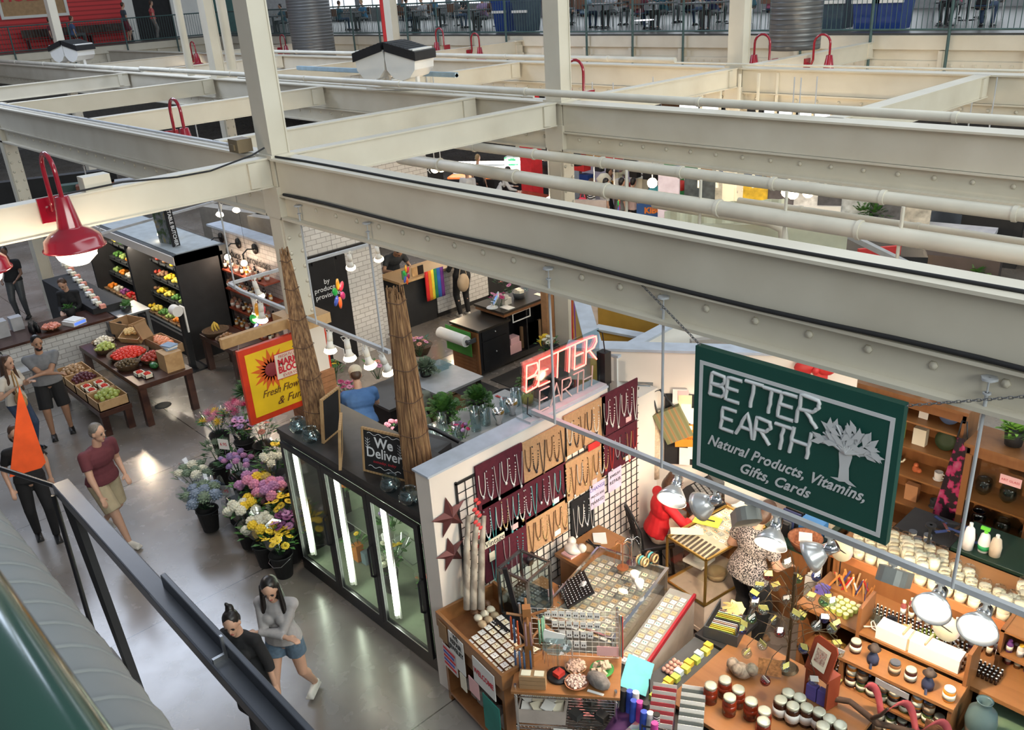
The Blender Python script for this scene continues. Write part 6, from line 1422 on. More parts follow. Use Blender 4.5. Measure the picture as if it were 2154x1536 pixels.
# ---- tray cabinet in front of the partition
tc_ = thing('tray_cabinet','oak cabinet with a deep tray of earring cards and paper signs on its front','cabinet',(-5.40,3.80,0),math.radians(-8))
W2,D2 = 1.02,.60
MB().box(0,0,0,.04,D2,.72).box(W2-.04,0,0,W2,D2,.72).box(0,D2-.03,0,W2,D2,.72).box(0,0,.08,W2,D2,.11).box(0,0,.72,W2,D2,.90).build('carcass',OAK,tc_)
MB().box(-.03,-.03,.90,0,D2+.03,1.06).box(W2,-.03,.90,W2+.03,D2+.03,1.06).box(0,-.03,.90,W2,0,1.06).box(0,D2,.90,W2,D2+.03,1.10).build('tray_rim',OAKT,tc_)
for (x0,x1,z0,z1,m,txt,tmm,sz) in [(.02,.16,.80,1.0,CARD,None,None,0),(.20,.45,.62,1.0,PAPER,'WE\nREPAIR\nJEWELRY',INK,.075),(.06,.30,.50,.76,mat('pale_sign',(.7,.62,.6)),None,None,0),(.60,.94,.70,.98,PAPER,'WELCOME',REDINK,.085),(.34,.44,.42,.60,CREAMC,None,None,0),(.5,.66,.50,.68,PINKP,None,None,0),(.72,.98,.24,.64,mat('teal_poster',(.02,.22,.18)),None,None,0)]:
    sp = tag(MB().box(x0,-.042,z0,x1,-.034,z1).build('paper_sign',m,None),'x','sign'); sp.matrix_world = TR((-5.40,3.80,0)) @ RO(math.radians(-8),4,'Z')
    sp['label'] = {'.02': 'small brown card at the left corner of the tray cabinet','.2': 'white sign reading We Repair Jewelry on the tray cabinet','.06': 'pale sign with red and blue lines on the tray cabinet','.6': 'white sign reading Welcome in red','.34': 'small cream note under the jewelry repair sign','.5': 'pink sheet left of the Welcome sign','.72': 'dark teal poster below the Welcome sign'}[('%g' % x0).lstrip('0')]
    if txt: text(txt,sz,sp,basis(((x0+x1)/2,-.045,(z0+z1)/2+(.10 if '\n' in txt else 0)),X,Z),tmm,th=.001,sx=.75 if txt == 'WELCOME' else .8,bold=.002)
    if x0 == .06:
        for q in range(5): MB().box(x0+.02,-.045,z1-.045-.045*q,x1-.02-.02*(q % 2),-.042,z1-.02-.045*q).build('text_line',REDINK if q % 2 == 0 else mat('blue_ink'),sp)
items((-5.40,3.80,.93),math.radians(-8),[(.42+.075*a,.05+.07*b,.02+.018*b,.06,.06,CDS[(a+b*2) % 2],0) for a in range(8) for b in range(6)],'cards in the tray cabinet','white earring card standing in the tray cabinet')
v = Vector((-5.2,4.05,.98))
for k in range(9): tag(MB().ball((0,0,.03),.05,8,(1,.8,.7)).build('shell',(NM[6],CREAMC,mat('tan_card'))[k % 3],loc=v+Vector((.09*(k % 3),-.03*(k % 3)+.08*(k//3),0))),'brown and cream shell heaped in the tray cabinet','shell','shells in the tray cabinet')
tag(MB().box(-.10,-.1,0,.1,.1,.05).build('bracelet_box',BLACK,loc=(-4.86,4.15,.98)),'black box of bracelets in the tray cabinet','box')
for k in range(7): tag(MB().ball((0,0,.07),.08+.01*(k % 3),9,(1,.8,.85)).build('geode',mat('geode_grey',(.33,.29,.26),.8,var=.4,scale=15),loc=(-5.22+.12*k,3.95-.012*k*1.3,.11 if k % 2 else .12)),'grey and tan mineral lump on the lower shelf of the tray cabinet','mineral','minerals in the tray cabinet')

# ---- wire rack at the very front
RK = Vector((-4.22,3.62,0)); ra = math.radians(38)
rk = thing('chrome_wire_rack','chrome wire rack with a wooden top at the bottom of the photo','rack',RK,ra)
RW,RD = .86,.46
def onrk(x,y,z=1.03): v = RK+RO(ra,3,'Z') @ Vector((x,y,0)); v.z = z; return v
pm = MB()
for a in (.015,RW-.015):
    for b in (.015,RD-.015): MB().cyl((a,b,0),(a,b,1.06 if b < .2 else 1.55),.013,n=8).build('post',CHROME,rk)
for z in (.25,.62,.97):
    sm = MB(); sm.box(0,0,z,RW,.01,z+.005).box(0,0,z-.035,RW,.01,z-.03).box(0,RD-.01,z,RW,RD,z+.005).box(0,0,z,.01,RD,z+.005).box(RW-.01,0,z,RW,RD,z+.005)
    for q in range(26): sm.tube([(RW*q/26,.005,z),(RW*(q+.5)/26,.005,z-.032),(RW*(q+1)/26,.005,z)],.0025,4)
    for q in range(15): sm.box(0,RD*q/15,z,RW,RD*q/15+.004,z+.004)
    sm.build('wire_shelf',CHROME,rk)
MB().box(-.02,-.02,.985,RW+.02,RD+.02,1.015).build('wooden_top',OAKT,rk,bevel=.004)
eg = thing('earring_grid','white wire grid stand holding rows of white earring cards','display',onrk(.24,RD-.03,1.02),ra)
gm = MB()
for k in range(15): gm.box(-.18+k*.057,0,0,-.177+k*.057,.003,.50)
for k in range(10): gm.box(-.2,0,k*.055,.62,.003,k*.055+.003)
gm.build('grid',PAPER,eg)
ec = thing('earring_card','x','card'); MB().box(-.024,-.004,-.034,.024,0,.034).build('card',PAPER,ec); MB().ball((-.009,-.006,-.006),.006,5,(1,.6,1.8)).ball((.009,-.006,-.006),.006,5,(1,.6,1.8)).build('earrings',NM[5],ec)
ecd = make_dup(ec)
for r_ in range(4):
    for k in range((0,1,2,2)[r_],(8,8,7,6)[r_]): ecd(onrk(.26+.057*k*1.05,RD-.045,1.48-.105*r_),ra,'white earring card hanging on the wire grid stand','cards on the earring grid')
wc = tag(MB().box(-.09,-.003,-.06,.09,.003,.06).build('white_sign',PAPER,loc=onrk(.32,.26,1.36)),'blank white card tilted in front of the earring grid','card'); wc.rotation_euler = (0,.25,ra)
tag(MB().box(-.11,-.003,-.05,.11,.003,.05).build('pink_sign',PINKP,loc=onrk(.78,.42,1.10)),'pink framed sign below the earring grid','sign').rotation_euler = (0,0,ra)
# candle tree
ct = thing('candle_tree','wooden peg stand hung with tapered candles','stand',onrk(.10,.30,1.015),ra+.2)
MB().box(-.035,-.035,0,.035,.035,.62).build('post',OAKT,ct)
for k,(z,a) in enumerate([(.52,0),(.52,1.57),(.52,3.14),(.52,4.7),(.24,.8),(.24,2.3),(.24,3.9),(.24,5.4)]): MB().cyl((0,0,z),(.17*math.cos(a),.17*math.sin(a),z+.05),.012,n=6).build('peg',OAKT,ct)
CL = [mat('candle_blue',(.06,.12,.26),.4),mat('candle_orange_red',(.6,.10,.03),.4),mat('candle_mauve',(.35,.22,.24),.4),mat('candle_mint',(.25,.48,.32),.4),mat('candle_slate_blue',(.08,.15,.28),.4)]
cdl = {}
for k,(a,z,ci) in enumerate([(3.9,.52,0),(3.5,.52,1),(4.2,.52,1),(4.7,.52,2),(5.0,.52,2),(5.6,.52,3),(5.9,.52,3),(6.2,.52,3),(4.2,.20,4),(4.5,.20,4),(4.9,.22,4),(3.8,.2,0),(3.2,.5,0)]):
    v = onrk(.10+.14*math.cos(a),.30+.14*math.sin(a)*.7,1.03+z-.24); o = tag(MB().lathe([(0,0),(.011,.0),(.008,.24),(0,.25)],n=8).build('taper_candle',CL[ci],loc=v),['dark blue','orange red','mauve','mint green','slate blue'][ci]+' taper candle on the wooden peg stand','candle',['dark blue','orange red','mauve','mint green','slate blue'][ci]+' tapers')
sl = tag(MB().box(-.02,-.015,0,.02,.015,.9).build('black_upright',BLACK,loc=onrk(.06,.44,1.02)),'tall black upright leaning behind the candle stand','post'); sl.rotation_euler = (0,-.16,ra)
jt = thing('necklace_tree','clear acrylic wheel hung with fine chains on the rack top','stand',onrk(.36,.18,1.015))
MB().cyl((0,0,0),(0,0,.34),.008,n=8).build('stem',GLASSV,jt); MB().cyl((0,0,0),(0,0,.01),.10,n=18).lathe([(.04,.01),(.10,.01),(.1,.02),(.04,.02)],n=16).build('base',BLACK,jt); MB().lathe([(0,.34),(.12,.34),(.125,.335),(0,.33)],n=18).build('wheel',GLASSV,jt)
mb = MB()
for k in range(16): a = k*PI/8; mb.tube([(.12*math.cos(a),.12*math.sin(a),.335),(.125*math.cos(a+.1),.125*math.sin(a+.1),.2),(.12*math.cos(a+.2),.12*math.sin(a+.2),.335)],.002,4)
mb.build('chains',CHROME,jt)
MB().box(-.03,-.04,.01,.04,.04,.06).build('red_trinket',NM[4],jt)
def dish(label,loc,r,m,fill,fm_,n=26,fr=.02,name='bowl'):
    t = thing(name,label,'bowl',loc); MB().lathe([(0,0),(r*.5,0),(r,r*.35),(r*1.03,r*.36),(r*.95,r*.33),(r*.5,r*.08),(0,r*.08)],n=20).build('dish',m,t); rn = random.Random(int(r*1e4)); mb = MB()
    for k in range(n): a = 2.4*k; q = r*.8*math.sqrt((k+.5)/n); mb.cb((q*math.cos(a),q*math.sin(a),r*.34+fr*(1-q/r)),(fr*1.3,fr,fr*1.1),rn.random()*3,rn.random(),rn.random())
    tag(mb.build(fill,fm_,t),kind='stuff'); return t
dish('wicker bowl of pinkish shells at the front right of the rack',onrk(.50,.28,1.016),.095,mat('wicker',(.4,.22,.1),.8,var=.3,scale=40),'shells',mat('pink_shells',(.62,.42,.32),.5),34,.022)
dish('terracotta dish of rose quartz pieces on the rack',onrk(.52,.10,1.016),.10,mat('terracotta',(.42,.18,.1),.6),'quartz',mat('rose_quartz',(.7,.52,.45),.35),34,.018)
dish('bright green glass bowl with star shapes on the rack',onrk(.72,.26,1.016),.10,mat('green_glass_bowl',(.1,.42,.12),.15),'stars',mat('tan_stars',(.6,.45,.32)),8,.035)
tag(MB().ball((0,0,.06),.10,10,(1.2,.7,.65)).build('rock',mat_ramp('speckled_rock',[(0,(.05,.045,.04)),(.5,(.18,.16,.15)),(1,(.4,.36,.32))],'noise',20,.8,bump=.8),loc=onrk(.70,.10,1.016)),'big dark speckled rock on the rack top','rock')
tag(MB().box(-.07,-.012,0,.07,.012,.006).build('price_strip',PAPER,loc=onrk(.68,.02,1.016)),'white price strip before the speckled rock','card').rotation_euler = (0,0,ra-.3)
for k,z in enumerate((0,.045,.09)):
    t = thing('soap_box',['lowest','middle','top'][k]+' kraft gift box with cream candles at the front left of the rack','box',onrk(.16,.06,1.016+z),ra); MB().box(-.11,-.045,0,.11,.045,.04).build('box',CARD,t)
    if k == 2: MB().box(-.095,-.03,.04,-.015,.03,.046).box(.015,-.03,.04,.095,.03,.046).build('cream_inserts',CREAMC,t)
sb = thing('shipping_box','open white-grey cardboard box of bagged charms on the rack shelf','box',onrk(.22,.2,.635),ra); MB().box(-.2,-.18,0,.2,-.17,.14).box(-.2,.17,0,.2,.18,.14).box(-.2,-.17,0,-.19,.17,.14).box(.19,-.17,0,.2,.17,.14).box(-.19,-.17,0,.19,.17,.01).build('carton',mat('pale_carton',(.42,.36,.32)),sb)
for k in range(12): MB().cb((-.13+.09*(k % 4),-.11+.1*(k//4),.11+.01*(k % 3)),(.10,.10,.012),.6*k,.2*math.sin(k),.25*math.cos(k)).build('charm_bag',(PAPER,CREAMC)[k % 2],sb)
for k in range(6):
    tag(MB().box(-.05,-.04,0,.05,.04,.06).build('clear_packet',GLASSV if k % 2 else mat('dark_packet',(.05,.05,.05)),loc=onrk(.50+.11*(k % 3),.12+.18*(k//3),.635)),'clear or dark packet on the right of the rack shelf','packet','packets on the rack shelf')
for x_,ds in ((.40,'left'),(.66,'right')): tag(MB().box(-.08,-.004,-.025,.08,.004,.025).build('shelf_label',PAPER,loc=onrk(x_,-.012,.60)),ds+' white shelf label on the wire rack','card').rotation_euler = (0,0,ra)
bd_ = thing('bead_strings','strands of mixed beads hanging at the right post of the rack','beads',onrk(RW,.40,1.02))
for k in range(5): MB().tube([(.01*k,0,.50),(.01*k+.01*math.sin(k),.01,.3),(.01*k,0,.06)],.006,5).build('strand',NM[k],bd_)
# boxes, socks and purple table right of the rack
cbx = [(-3.40,5.42,0,.34,.5,.55,.25,'tall open cardboard box beside the long counter'),(-3.36,4.62,0,.30,.42,.48,.2,'cardboard box next to the purple cloth')]
for (x,y,z,w_,d_,h_,r_,ds) in cbx:
    t = thing('cardboard_box',ds,'box',(x,y,z),r_); MB().box(-w_/2,-d_/2,0,w_/2,d_/2,.01).box(-w_/2,-d_/2,0,-w_/2+.01,d_/2,h_).box(w_/2-.01,-d_/2,0,w_/2,d_/2,h_).box(-w_/2,-d_/2,0,w_/2,-d_/2+.01,h_).box(-w_/2,d_/2-.01,0,w_/2,d_/2,h_).build('carton',CARD,t)
    MB().box(-.012,-d_/2-.002,0,.012,-d_/2,h_).box(w_/2,-.012,0,w_/2+.002,.012,h_).build('seam',mat('dark_seam',(.12,.07,.03)),t)
slab('shelf with boxed bath bombs and soaps in front of the counter step',-3.70,4.5,-3.42,5.5,.70,DARKG)
gcol = [mat('lime_box',(.55,.65,.1)),mat('golden_box',(.75,.5,.05)),mat('yellow_box',(.8,.7,.1)),mat('pale_box',(.6,.7,.7)),mat('rose_bomb',(.55,.3,.24))]
for k in range(12): tag(MB().box(-.035,-.03,0,.035,.03,.05).build('soap_carton',gcol[(k*3) % 4],loc=(-3.50-.02*(k % 2)+.0*k,4.58+.075*k,.702)),'small bright soap carton in the row beside the socks','box','soap cartons in the row')
for k in range(12): tag(MB().ball((0,0,.022),.023,8).build('bath_bomb',gcol[4],loc=(-3.64+.045*(k % 3)*.9,4.9+.05*(k//3),.702)),'rosy round bath bomb in the rows of the soap shelf','ball','bath bombs')
tb_ = thing('incense_tray','grey box of coloured packets with a yellow paper flower','box',(-3.52,5.72,.76),.25); MB().box(-.16,-.22,-.02,.16,.22,.0).box(-.16,-.22,0,-.15,.22,.10).box(.15,-.22,0,.16,.22,.10).box(-.15,-.22,0,.15,-.21,.10).build('box',DARKG,tb_)
for k in range(12): MB().cb((-.0,-.19+.025*k,.06),(.22,.006,.11),.1,.35).build('packet',(gcol+[PAPER,BLACK])[k % 7],tb_)
for k in range(7): a = k*.9; MB().cb((.0+.05*math.cos(a),.14+.05*math.sin(a),.12),(.11,.07,.012),a,.4,.3).build('paper_petal',mat('butter_yellow',(.80,.62,.25)),tb_)
slab('dark base under the packet box',-3.70,5.45,-3.36,5.98,.735,BLACKM,body=CARD)
pt = thing('purple_clothed_table','small table under a deep purple cloth with bright pouches','table',(-3.38,4.2,0),ra*.4)
MB().box(-.22,-.22,.70,.22,.22,.73).build('top',DARKG,pt); cl_ = MB().sheet([[(-.23,-.23+.46*j/6,.735-.0*i) if i == 0 else ((-.23+.46*(i-1)/4),-.23+.46*j/6,.736) for j in range(7)] for i in range(1,6)],.004)
for (a,b) in (((-.23,-.23),(.23,-.23)),((.23,-.23),(.23,.23))): cl_.sheet([[(a[0]+(b[0]-a[0])*j/10+.012*math.sin(j*2)*(i/3)*(1 if a[0] == b[0] else 0),a[1]+(b[1]-a[1])*j/10-.012*math.sin(j*2)*(i/3)*(0 if a[0] == b[0] else 1),.735-.16*i) for j in range(11)] for i in range(4)],.004)
cl_.build('cloth',mat('deep_purple_cloth',(.06,.015,.09),.8),pt)
for a in (-1,1):
    for b in (-1,1): MB().box(a*.19-.015,b*.19-.015,0,a*.19+.015,b*.19+.015,.70).build('leg',BLACK,pt)
SC = [mat('sock_black',(.02,.02,.022)),mat_ramp('sock_striped',[(0,(.02,.02,.02)),(.5,(.02,.02,.02)),(.52,(.6,.6,.6)),(1,(.6,.6,.6))],'wave',14,.8,'Z'),mat('sock_blue',(.03,.08,.45)),mat('sock_magenta',(.55,.05,.3)),mat('sock_white',(.65,.65,.65))]
for k in range(10): v = Vector((-3.60+.045*k,4.30+.035*(k % 3)-.012*k,.78)); tag(MB().tube([(0,0,.16),(0,-.01,.05),(.01,-.03,-.08),(.03,-.10,-.12)],[.03,.032,.03,.024],8).build('sock',SC[(k*2) % 5 if k != 3 else 2],loc=v),['black','black and white striped','royal blue','magenta','white'][(k*2) % 5 if k != 3 else 2]+' sock hanging over the purple cloth','sock',['black','striped','blue','magenta','white'][(k*2) % 5 if k != 3 else 2]+' socks over the purple cloth')
tag(MB().box(-.12,-.17,0,.12,.17,.006).build('teal_folder',mat('teal_pink',(.1,.45,.5)),loc=(-3.72,4.62,.80)),'teal and pink folder leaning by the socks','folder').rotation_euler = (.2,.3,.5)
tag(MB().box(-.10,-.12,0,.1,.12,.012).build('colourful_book',mat_ramp('confetti',[(0,(.6,.1,.1)),(.4,(.1,.5,.6)),(.7,(.7,.6,.1)),(1,(.4,.1,.5))],'vcell',20),loc=(-3.33,4.12,.745)),'brightly patterned book on the purple table','book')
dish('wicker basket of dried orange slices on the floor by the purple cloth',(-3.22,4.98,.01),.16,mat('wicker'),'dried_slices',mat('tan_stars'),22,.05,'wicker_basket')
# ================================================================== GOODS ON THE RIGHT OF THE STALL
slab('dark green topped counter before the woman in the patterned blouse',-4.02,6.98,-3.40,7.92,.93,mat('dark_green_top',(.02,.05,.035),.3),body=OAK)
bt_ = thing('woven_basket','round reddish woven basket with a white paper beside the patterned blouse','basket',(-3.50,7.05,.935)); MB().lathe([(0,0),(.11,0),(.17,.12),(.175,.13),(.15,.12),(.1,.02),(0,.02)],n=18).build('basket',mat('red_wicker',(.30,.11,.05),.8,var=.4,scale=40),bt_); MB().cb((0,0,.13),(.13,.16,.01),.5).build('paper',PAPER,bt_)
for k,(m,ds) in enumerate([(mat('blue_box',(.06,.22,.5)),'blue and white card box behind the woven basket'),(mat('cream_box',(.7,.6,.45)),'cream patterned box behind the woven basket'),(mat('plum_box',(.3,.05,.12)),'plum box by the counter end')]):
    tag(MB().box(-.12,-.09,0,.12,.09,.14).build('goods_box',m,loc=(-3.58,7.36+.26*k,.935)),ds,'box')
for k in range(8): tag(MB().box(-.10,-.012,0,.10,.012,.15).build('book',(BLACK,DARKG,mat('navy_book',(.03,.04,.12)))[k % 3],loc=(-3.82,7.1+.05*k,.935)),'dark book in the row on the green topped counter','book','dark books in a row')
for k in range(10): tag(MB().cb((0,0,.02),(.09,.07,.03),k*.7).build('trinket',(PAPER,CREAMC,NM[1],PINKP,BLACK)[k % 5],loc=(-3.9+.1*(k % 2),7.5+.065*k,.935)),'small trinket packet at the far end of the green topped counter','packet','trinket packets on the counter')
sh_ = thing('oak_display_shelf','oak shelf unit under the right end of the green counter','shelf',(-3.38,7.35,0)); MB().box(0,0,0,.03,.9,.8).box(.27,0,0,.3,.9,.8).box(0,0,.05,.3,.9,.08).box(0,0,.42,.3,.9,.45).box(0,0,.78,.3,.9,.81).build('carcass',OAK,sh_)
for k in range(4): tag(MB().box(-.05,-.004,-.14,.05,.004,.14).build('card_packet',PAPER,loc=(-3.385,6.99,.7-.0*k) if False else (-3.39,7.0+.001+.05*k,.55)),'white striped packet hanging at the counter end','packet','packets hanging at the counter end').rotation_euler = (0,0,.9)

# gondola: lower deck with oils, upper deck with candles
gd = thing('oak_gondola','oak two-level display with candles above and oil bottles below','shelf',(-3.15,6.35,0))
MB().box(0,.62,0,2.6,1.32,1.08).box(0,.02,0,.04,.62,.80).box(2.56,.02,0,2.6,.62,.80).box(0,.02,.30,2.6,.62,.33).build('carcass',OAK,gd)
MB().box(-.03,0,.80,2.62,.64,.84).build('lower_deck',OAKT,gd); MB().box(-.04,.60,1.08,2.62,1.34,1.11).build('upper_deck',OAKT,gd); MB().box(-.04,.585,1.05,2.62,.60,1.14).build('edge',mat('orange_oak',(.50,.19,.07)),gd)
WAX = mat('ivory_wax',(.88,.80,.60),.5,emit=(1,.8,.5),es=.0)
cd = thing('jar_candle','x','candle'); MB().lathe([(.042,.06),(.042,.085),(.036,.092),(.036,.105)],n=14).build('glass_jar',GLASS,cd); MB().lathe([(0,.0),(.041,.0),(.041,.066),(0,.066)],n=14).build('wax',WAX,cd)
cdd = make_dup(cd)
occ = []
for r_ in range(5):
    for k in range(17):
        x = -3.05+.118*k+.05*(r_ % 2); y = 7.02+.12*r_
        if (r_ == 4 and 6 < k < 11) or (r_ > 1 and k > 12) or (r_ > 2 and 8 < k < 12): continue
        cdd((x,y,1.112),0,'ivory jar candle standing on the upper deck','ivory jar candles on the upper deck',None,1.28); occ.append((x,y))
for i in (5,6,12,13,21,22,23,31,38): cdd((occ[i][0],occ[i][1],1.249),0,'ivory jar candle stacked on top of another','ivory jar candles stacked in a second layer',None,1.28)
tn = thing('candle_tin','x','tin'); MB().cyl((0,0,0),(0,0,.055),.036,n=14).build('tin',CREAMC,tn); MB().cyl((0,0,.055),(0,0,.068),.038,n=14).build('lid',mat('slate_lid',(.08,.09,.11),.3),tn); tnd = make_dup(tn)
for k,(x,y) in enumerate([(-2.62,7.62),(-2.53,7.64),(-2.70,7.70),(-2.57,7.74),(-2.48,7.58)]): tnd((x,y-.02,1.112),0,'candle tin with a slate grey lid among the ivory candles','candle tins with slate lids')
# lemon balm tins, oil bottles, tall bottles
lt = thing('balm_tin','x','tin'); MB().cyl((0,0,0),(0,0,.04),.027,n=12).build('tin',mat('lime_label',(.5,.55,.12)),lt); MB().cyl((0,0,.04),(0,0,.046),.026,n=12).build('lid',mat('pale_yellow_lid',(.78,.76,.42)),lt); ltd = make_dup(lt)
for a in range(4):
    for b in range(4): ltd((-2.93+.062*a+.012*b,6.45+.062*b,.842),0,'pale yellow balm tin in the block of tins on the lower deck','pale yellow balm tins')
ob_ = thing('oil_bottle','x','bottle'); MB().lathe([(0,0),(.013,0),(.013,.035),(.006,.045),(0,.045)],n=8).build('vial',mat('amber_glass',(.05,.02,.01),.15),ob_); MB().cyl((0,0,.043),(0,0,.062),.009,n=8).build('cap',BLACK,ob_); MB().cyl((0,0,.062),(0,0,.064),.0085,n=8).build('label',PAPER,ob_); obd = make_dup(ob_)
for a in range(24):
    for b in range(5): obd((-2.62+.036*a+.018*(b % 2),6.57+.045*b,.842),0,'tiny dark oil bottle with a white dotted cap on the lower deck','tiny dark oil bottles on the lower deck')
for a in range(8):
    for b in range(4): obd((-1.70+.034*a,6.50+.045*b,.842),0,'tiny dark oil bottle in the right hand block','tiny dark oil bottles, right hand block')
def btl(label,m1,m2,m3,h=.17,r=.026):
    t = thing('bottle',label,'bottle'); MB().lathe([(0,0),(r,0),(r,h*.72),(r*.55,h*.84),(r*.5,h*.9),(0,h*.9)],n=10).build('body',m1,t); MB().cyl((0,0,h*.88),(0,0,h),r*.62,n=10).build('cap',m2,t); MB().lathe([(r*1.02,h*.18),(r*1.02,h*.55)],n=10).build('label',m3,t); return make_dup(t)
PB = [btl('',mat('pink_oil',(.35,.10,.10),.2),CREAMC,PAPER),btl('',mat('amber_bottle',(.16,.06,.02),.2),WHITEP,CREAMC),btl('',mat('violet_oil',(.2,.08,.2),.2),CREAMC,PAPER)]
for k in range(18): PB[k % 3]((-2.38+.075*k,6.82+.0*k,.842),k,['rose pink','amber','violet'][k % 3]+' slim bottle with a pale cap below the candles',['rose pink','amber','violet'][k % 3]+' slim bottles below the candles')
for k in range(14): PB[(k*2) % 3]((-2.34+.08*k,6.90,.842),k,['rose pink','amber','violet'][(k*2) % 3]+' slim bottle in the hidden rear row below the candles','rear row bottles '+str('abc'[(k*2) % 3]))
ic = thing('incense_holder','wooden holder of orange incense packets beside the balm tins','holder',(-2.88,6.80,.842)); MB().box(-.16,-.08,0,.2,.08,.03).build('base',OAKT,ic)
for k in range(22): MB().cb((-.14+.016*k,-.05+.02*(k % 6),.11),(.018,.005,.20),.1*k,.25*math.sin(k),.5*math.cos(k*1.7)).build('incense_packet',(mat('orange_packet',(.62,.25,.06)),mat('tan_packet',(.5,.32,.15)),RED,PAPER,mat('navy_packet',(.05,.05,.2)))[k % 5 if k % 3 else 0],ic)
for px,py,ds,x_ in [(1770,1165,'round painted dragonfly spinner left of the balm tins',-3.02),(1990,1330,'round painted spinner hanging below the bright dish lamp',-1.75)]:
    v = at(px,py,z=1.2); t = thing('dragonfly_disc',ds,'ornament',(v.x,v.y,.842 if v.y > 6.35 else .75)); MB().cyl((0,0,0),(0,0,.32),.006,n=5).cyl((0,0,0),(0,0,.01),.04,n=10).build('stand',BLACK,t)
    MB().lathe([(0,0),(.11,0),(.11,.008),(0,.008)],n=24,M=TR((0,0,.40)) @ RO(1.2,4,'X') @ RO(.3,4,'Z')).build('disc',mat_ramp('olive_violet_disc',[(0,(.42,.40,.28)),(.5,(.5,.48,.35)),(.62,(.25,.18,.35)),(1,(.45,.42,.34))],'noise',3,.4),t); MB().cb((0,-.012,.40),(.11,.004,.012),0,.0,.3).build('dragonfly',BLACK,t)
for k in range(4): tag(MB().box(-.05,-.03,0,.05,.03,.025).build('violet_box',mat('violet_box',(.12,.10,.40)),loc=(-3.08+.03*(k % 2),6.62,.842+.026*k)),'small violet soap box stacked at the deck corner','box','violet soap boxes')
tag(MB().lathe([(0,0),(.05,0),(.11,.03),(.115,.035),(.05,.015),(0,.012)],n=20).build('green_dish',mat('lime_glass_dish',(.30,.42,.06),.15),loc=(-2.08,6.66,.842)),'lime green glass dish among the oil bottles','dish')
bx = tag(MB().box(-.10,-.08,0,.10,.08,.10).box(-.10,-.08,.10,-.085,.08,.15).box(.085,-.08,.10,.10,.08,.15).box(-.085,-.08,.1,.085,-.0,.115).build('wooden_card_box',mat('pale_birch',(.62,.45,.26),.6),loc=(-2.05,6.30,1.01)),'pale birch box with a white card on the unit before the oils','box')
# jar shelf unit in front
ju = thing('jar_shelf_unit','oak shelf unit full of labelled jars with a raised top deck','shelf',(-2.50,5.86,0),.05)
JW = .92
MB().box(0,0,0,.03,.56,.92).box(JW-.03,0,0,JW,.56,.92).box(0,.30,.92,.03,.60,1.26).box(JW-.03,.30,.92,JW,.60,1.26).box(0,.56,0,JW,.59,1.0).box(0,0,.28,JW,.56,.30).box(0,0,.60,JW,.56,.62).build('carcass',OAK,ju)
MB().box(-.01,-.01,.90,JW+.01,.32,.93).build('front_deck',OAKT,ju); MB().box(.03,.30,.98,JW-.03,.62,1.005).build('raised_deck',OAKT,ju)
def onju(x,y,z): v = Vector((-2.50,5.86,0))+RO(.05,3,'Z') @ Vector((x,y,0)); v.z = z; return v
def jar(m1,m2,m3,r=.04,h=.10):
    t = thing('jar','x','jar'); MB().lathe([(0,0),(r,0),(r*1.03,.005),(r*1.03,h*.78),(r*.85,h*.88),(0,h*.88)],n=16).build('contents',m1,t); MB().lathe([(0,h*.86),(r*.92,h*.86),(r*.92,h),(r*.7,h*1.02),(0,h*1.01)],n=16).build('lid',m2,t); MB().lathe([(r*1.06,h*.18),(r*1.06,h*.62)],n=16).build('label',m3,t); return make_dup(t)
GL = mat('gold_white_lid',(.62,.60,.48),.35,.3); SLID = mat('slate_lid')
JK = [jar(mat('dark_jam',(.05,.015,.01),.15),GL,CREAMC),jar(mat('orange_marmalade',(.65,.22,.03),.2),WHITEP,CREAMC),jar(mat('green_pickle',(.07,.10,.02),.2),SLID,CREAMC),jar(mat('brown_relish',(.18,.08,.03),.2),SLID,mat('kraft_label',(.5,.38,.26)))]
nmj = ['dark jam','orange marmalade','green pickle','brown relish']
for k,(x,y,ti,ds) in enumerate([(.07,.14,0,'at the left corner of the front deck'),(.42,.10,3,'third from the left on the front deck'),(.55,.10,0,'with a white lid right of the centre of the front deck'),(.86,.08,1,'at the right corner of the front deck')]): JK[ti](onju(x,y,.932),0,nmj[ti]+' jar '+ds,None,None,1.15)
for r_,(z,off) in enumerate([(.62,0),(.30,1),(.012,2)]):
    for k in range(9):
        for l in (0,1):
            if l and r_ == 0 and k % 3 == 2: continue
            ti = (k*2+off+l) % 4; JK[ti](onju(.09+.092*k,.07+.0*l,z+.002+.108*l),0,nmj[ti]+' jar on the '+['upper','middle','bottom'][r_]+' shelf of the jar unit',nmj[ti]+' jars on the '+['upper','middle','bottom'][r_]+' shelf')
for x,ds in ((.24,'left'),(.69,'right')):
    t = thing('hatted_doll',ds+' small dark doll with a hat sitting on the front deck','doll',onju(x,.10,.932)); MB().lathe([(0,0),(.045,0),(.05,.05),(.025,.11),(0,.12)],n=12).build('body',mat('navy_doll',(.03,.04,.09)),t); MB().ball((0,0,.14),.032,10).build('head',DARKG,t); MB().lathe([(0,.15),(.055,.15),(.03,.165),(.028,.19),(0,.19)],n=14).build('hat',mat('brown_hat',(.07,.05,.04)),t); MB().tube([(0,-.03,.02),(.02,-.08,.0),(.03,-.09,-.07)],.012,5).build('leg',mat('navy_doll'),t)
for k,(x0,w_) in enumerate([(.16,.26),(.44,.40)]): tag(MB().box(0,0,0,w_,.15,.13).build('white_carton',mat('bright_white_card',(.80,.79,.76),.6,var=.02),loc=onju(x0,.32,1.006)),['shorter','longer'][k]+' plain white carton on the raised deck','box').rotation_euler = (0,0,.05)
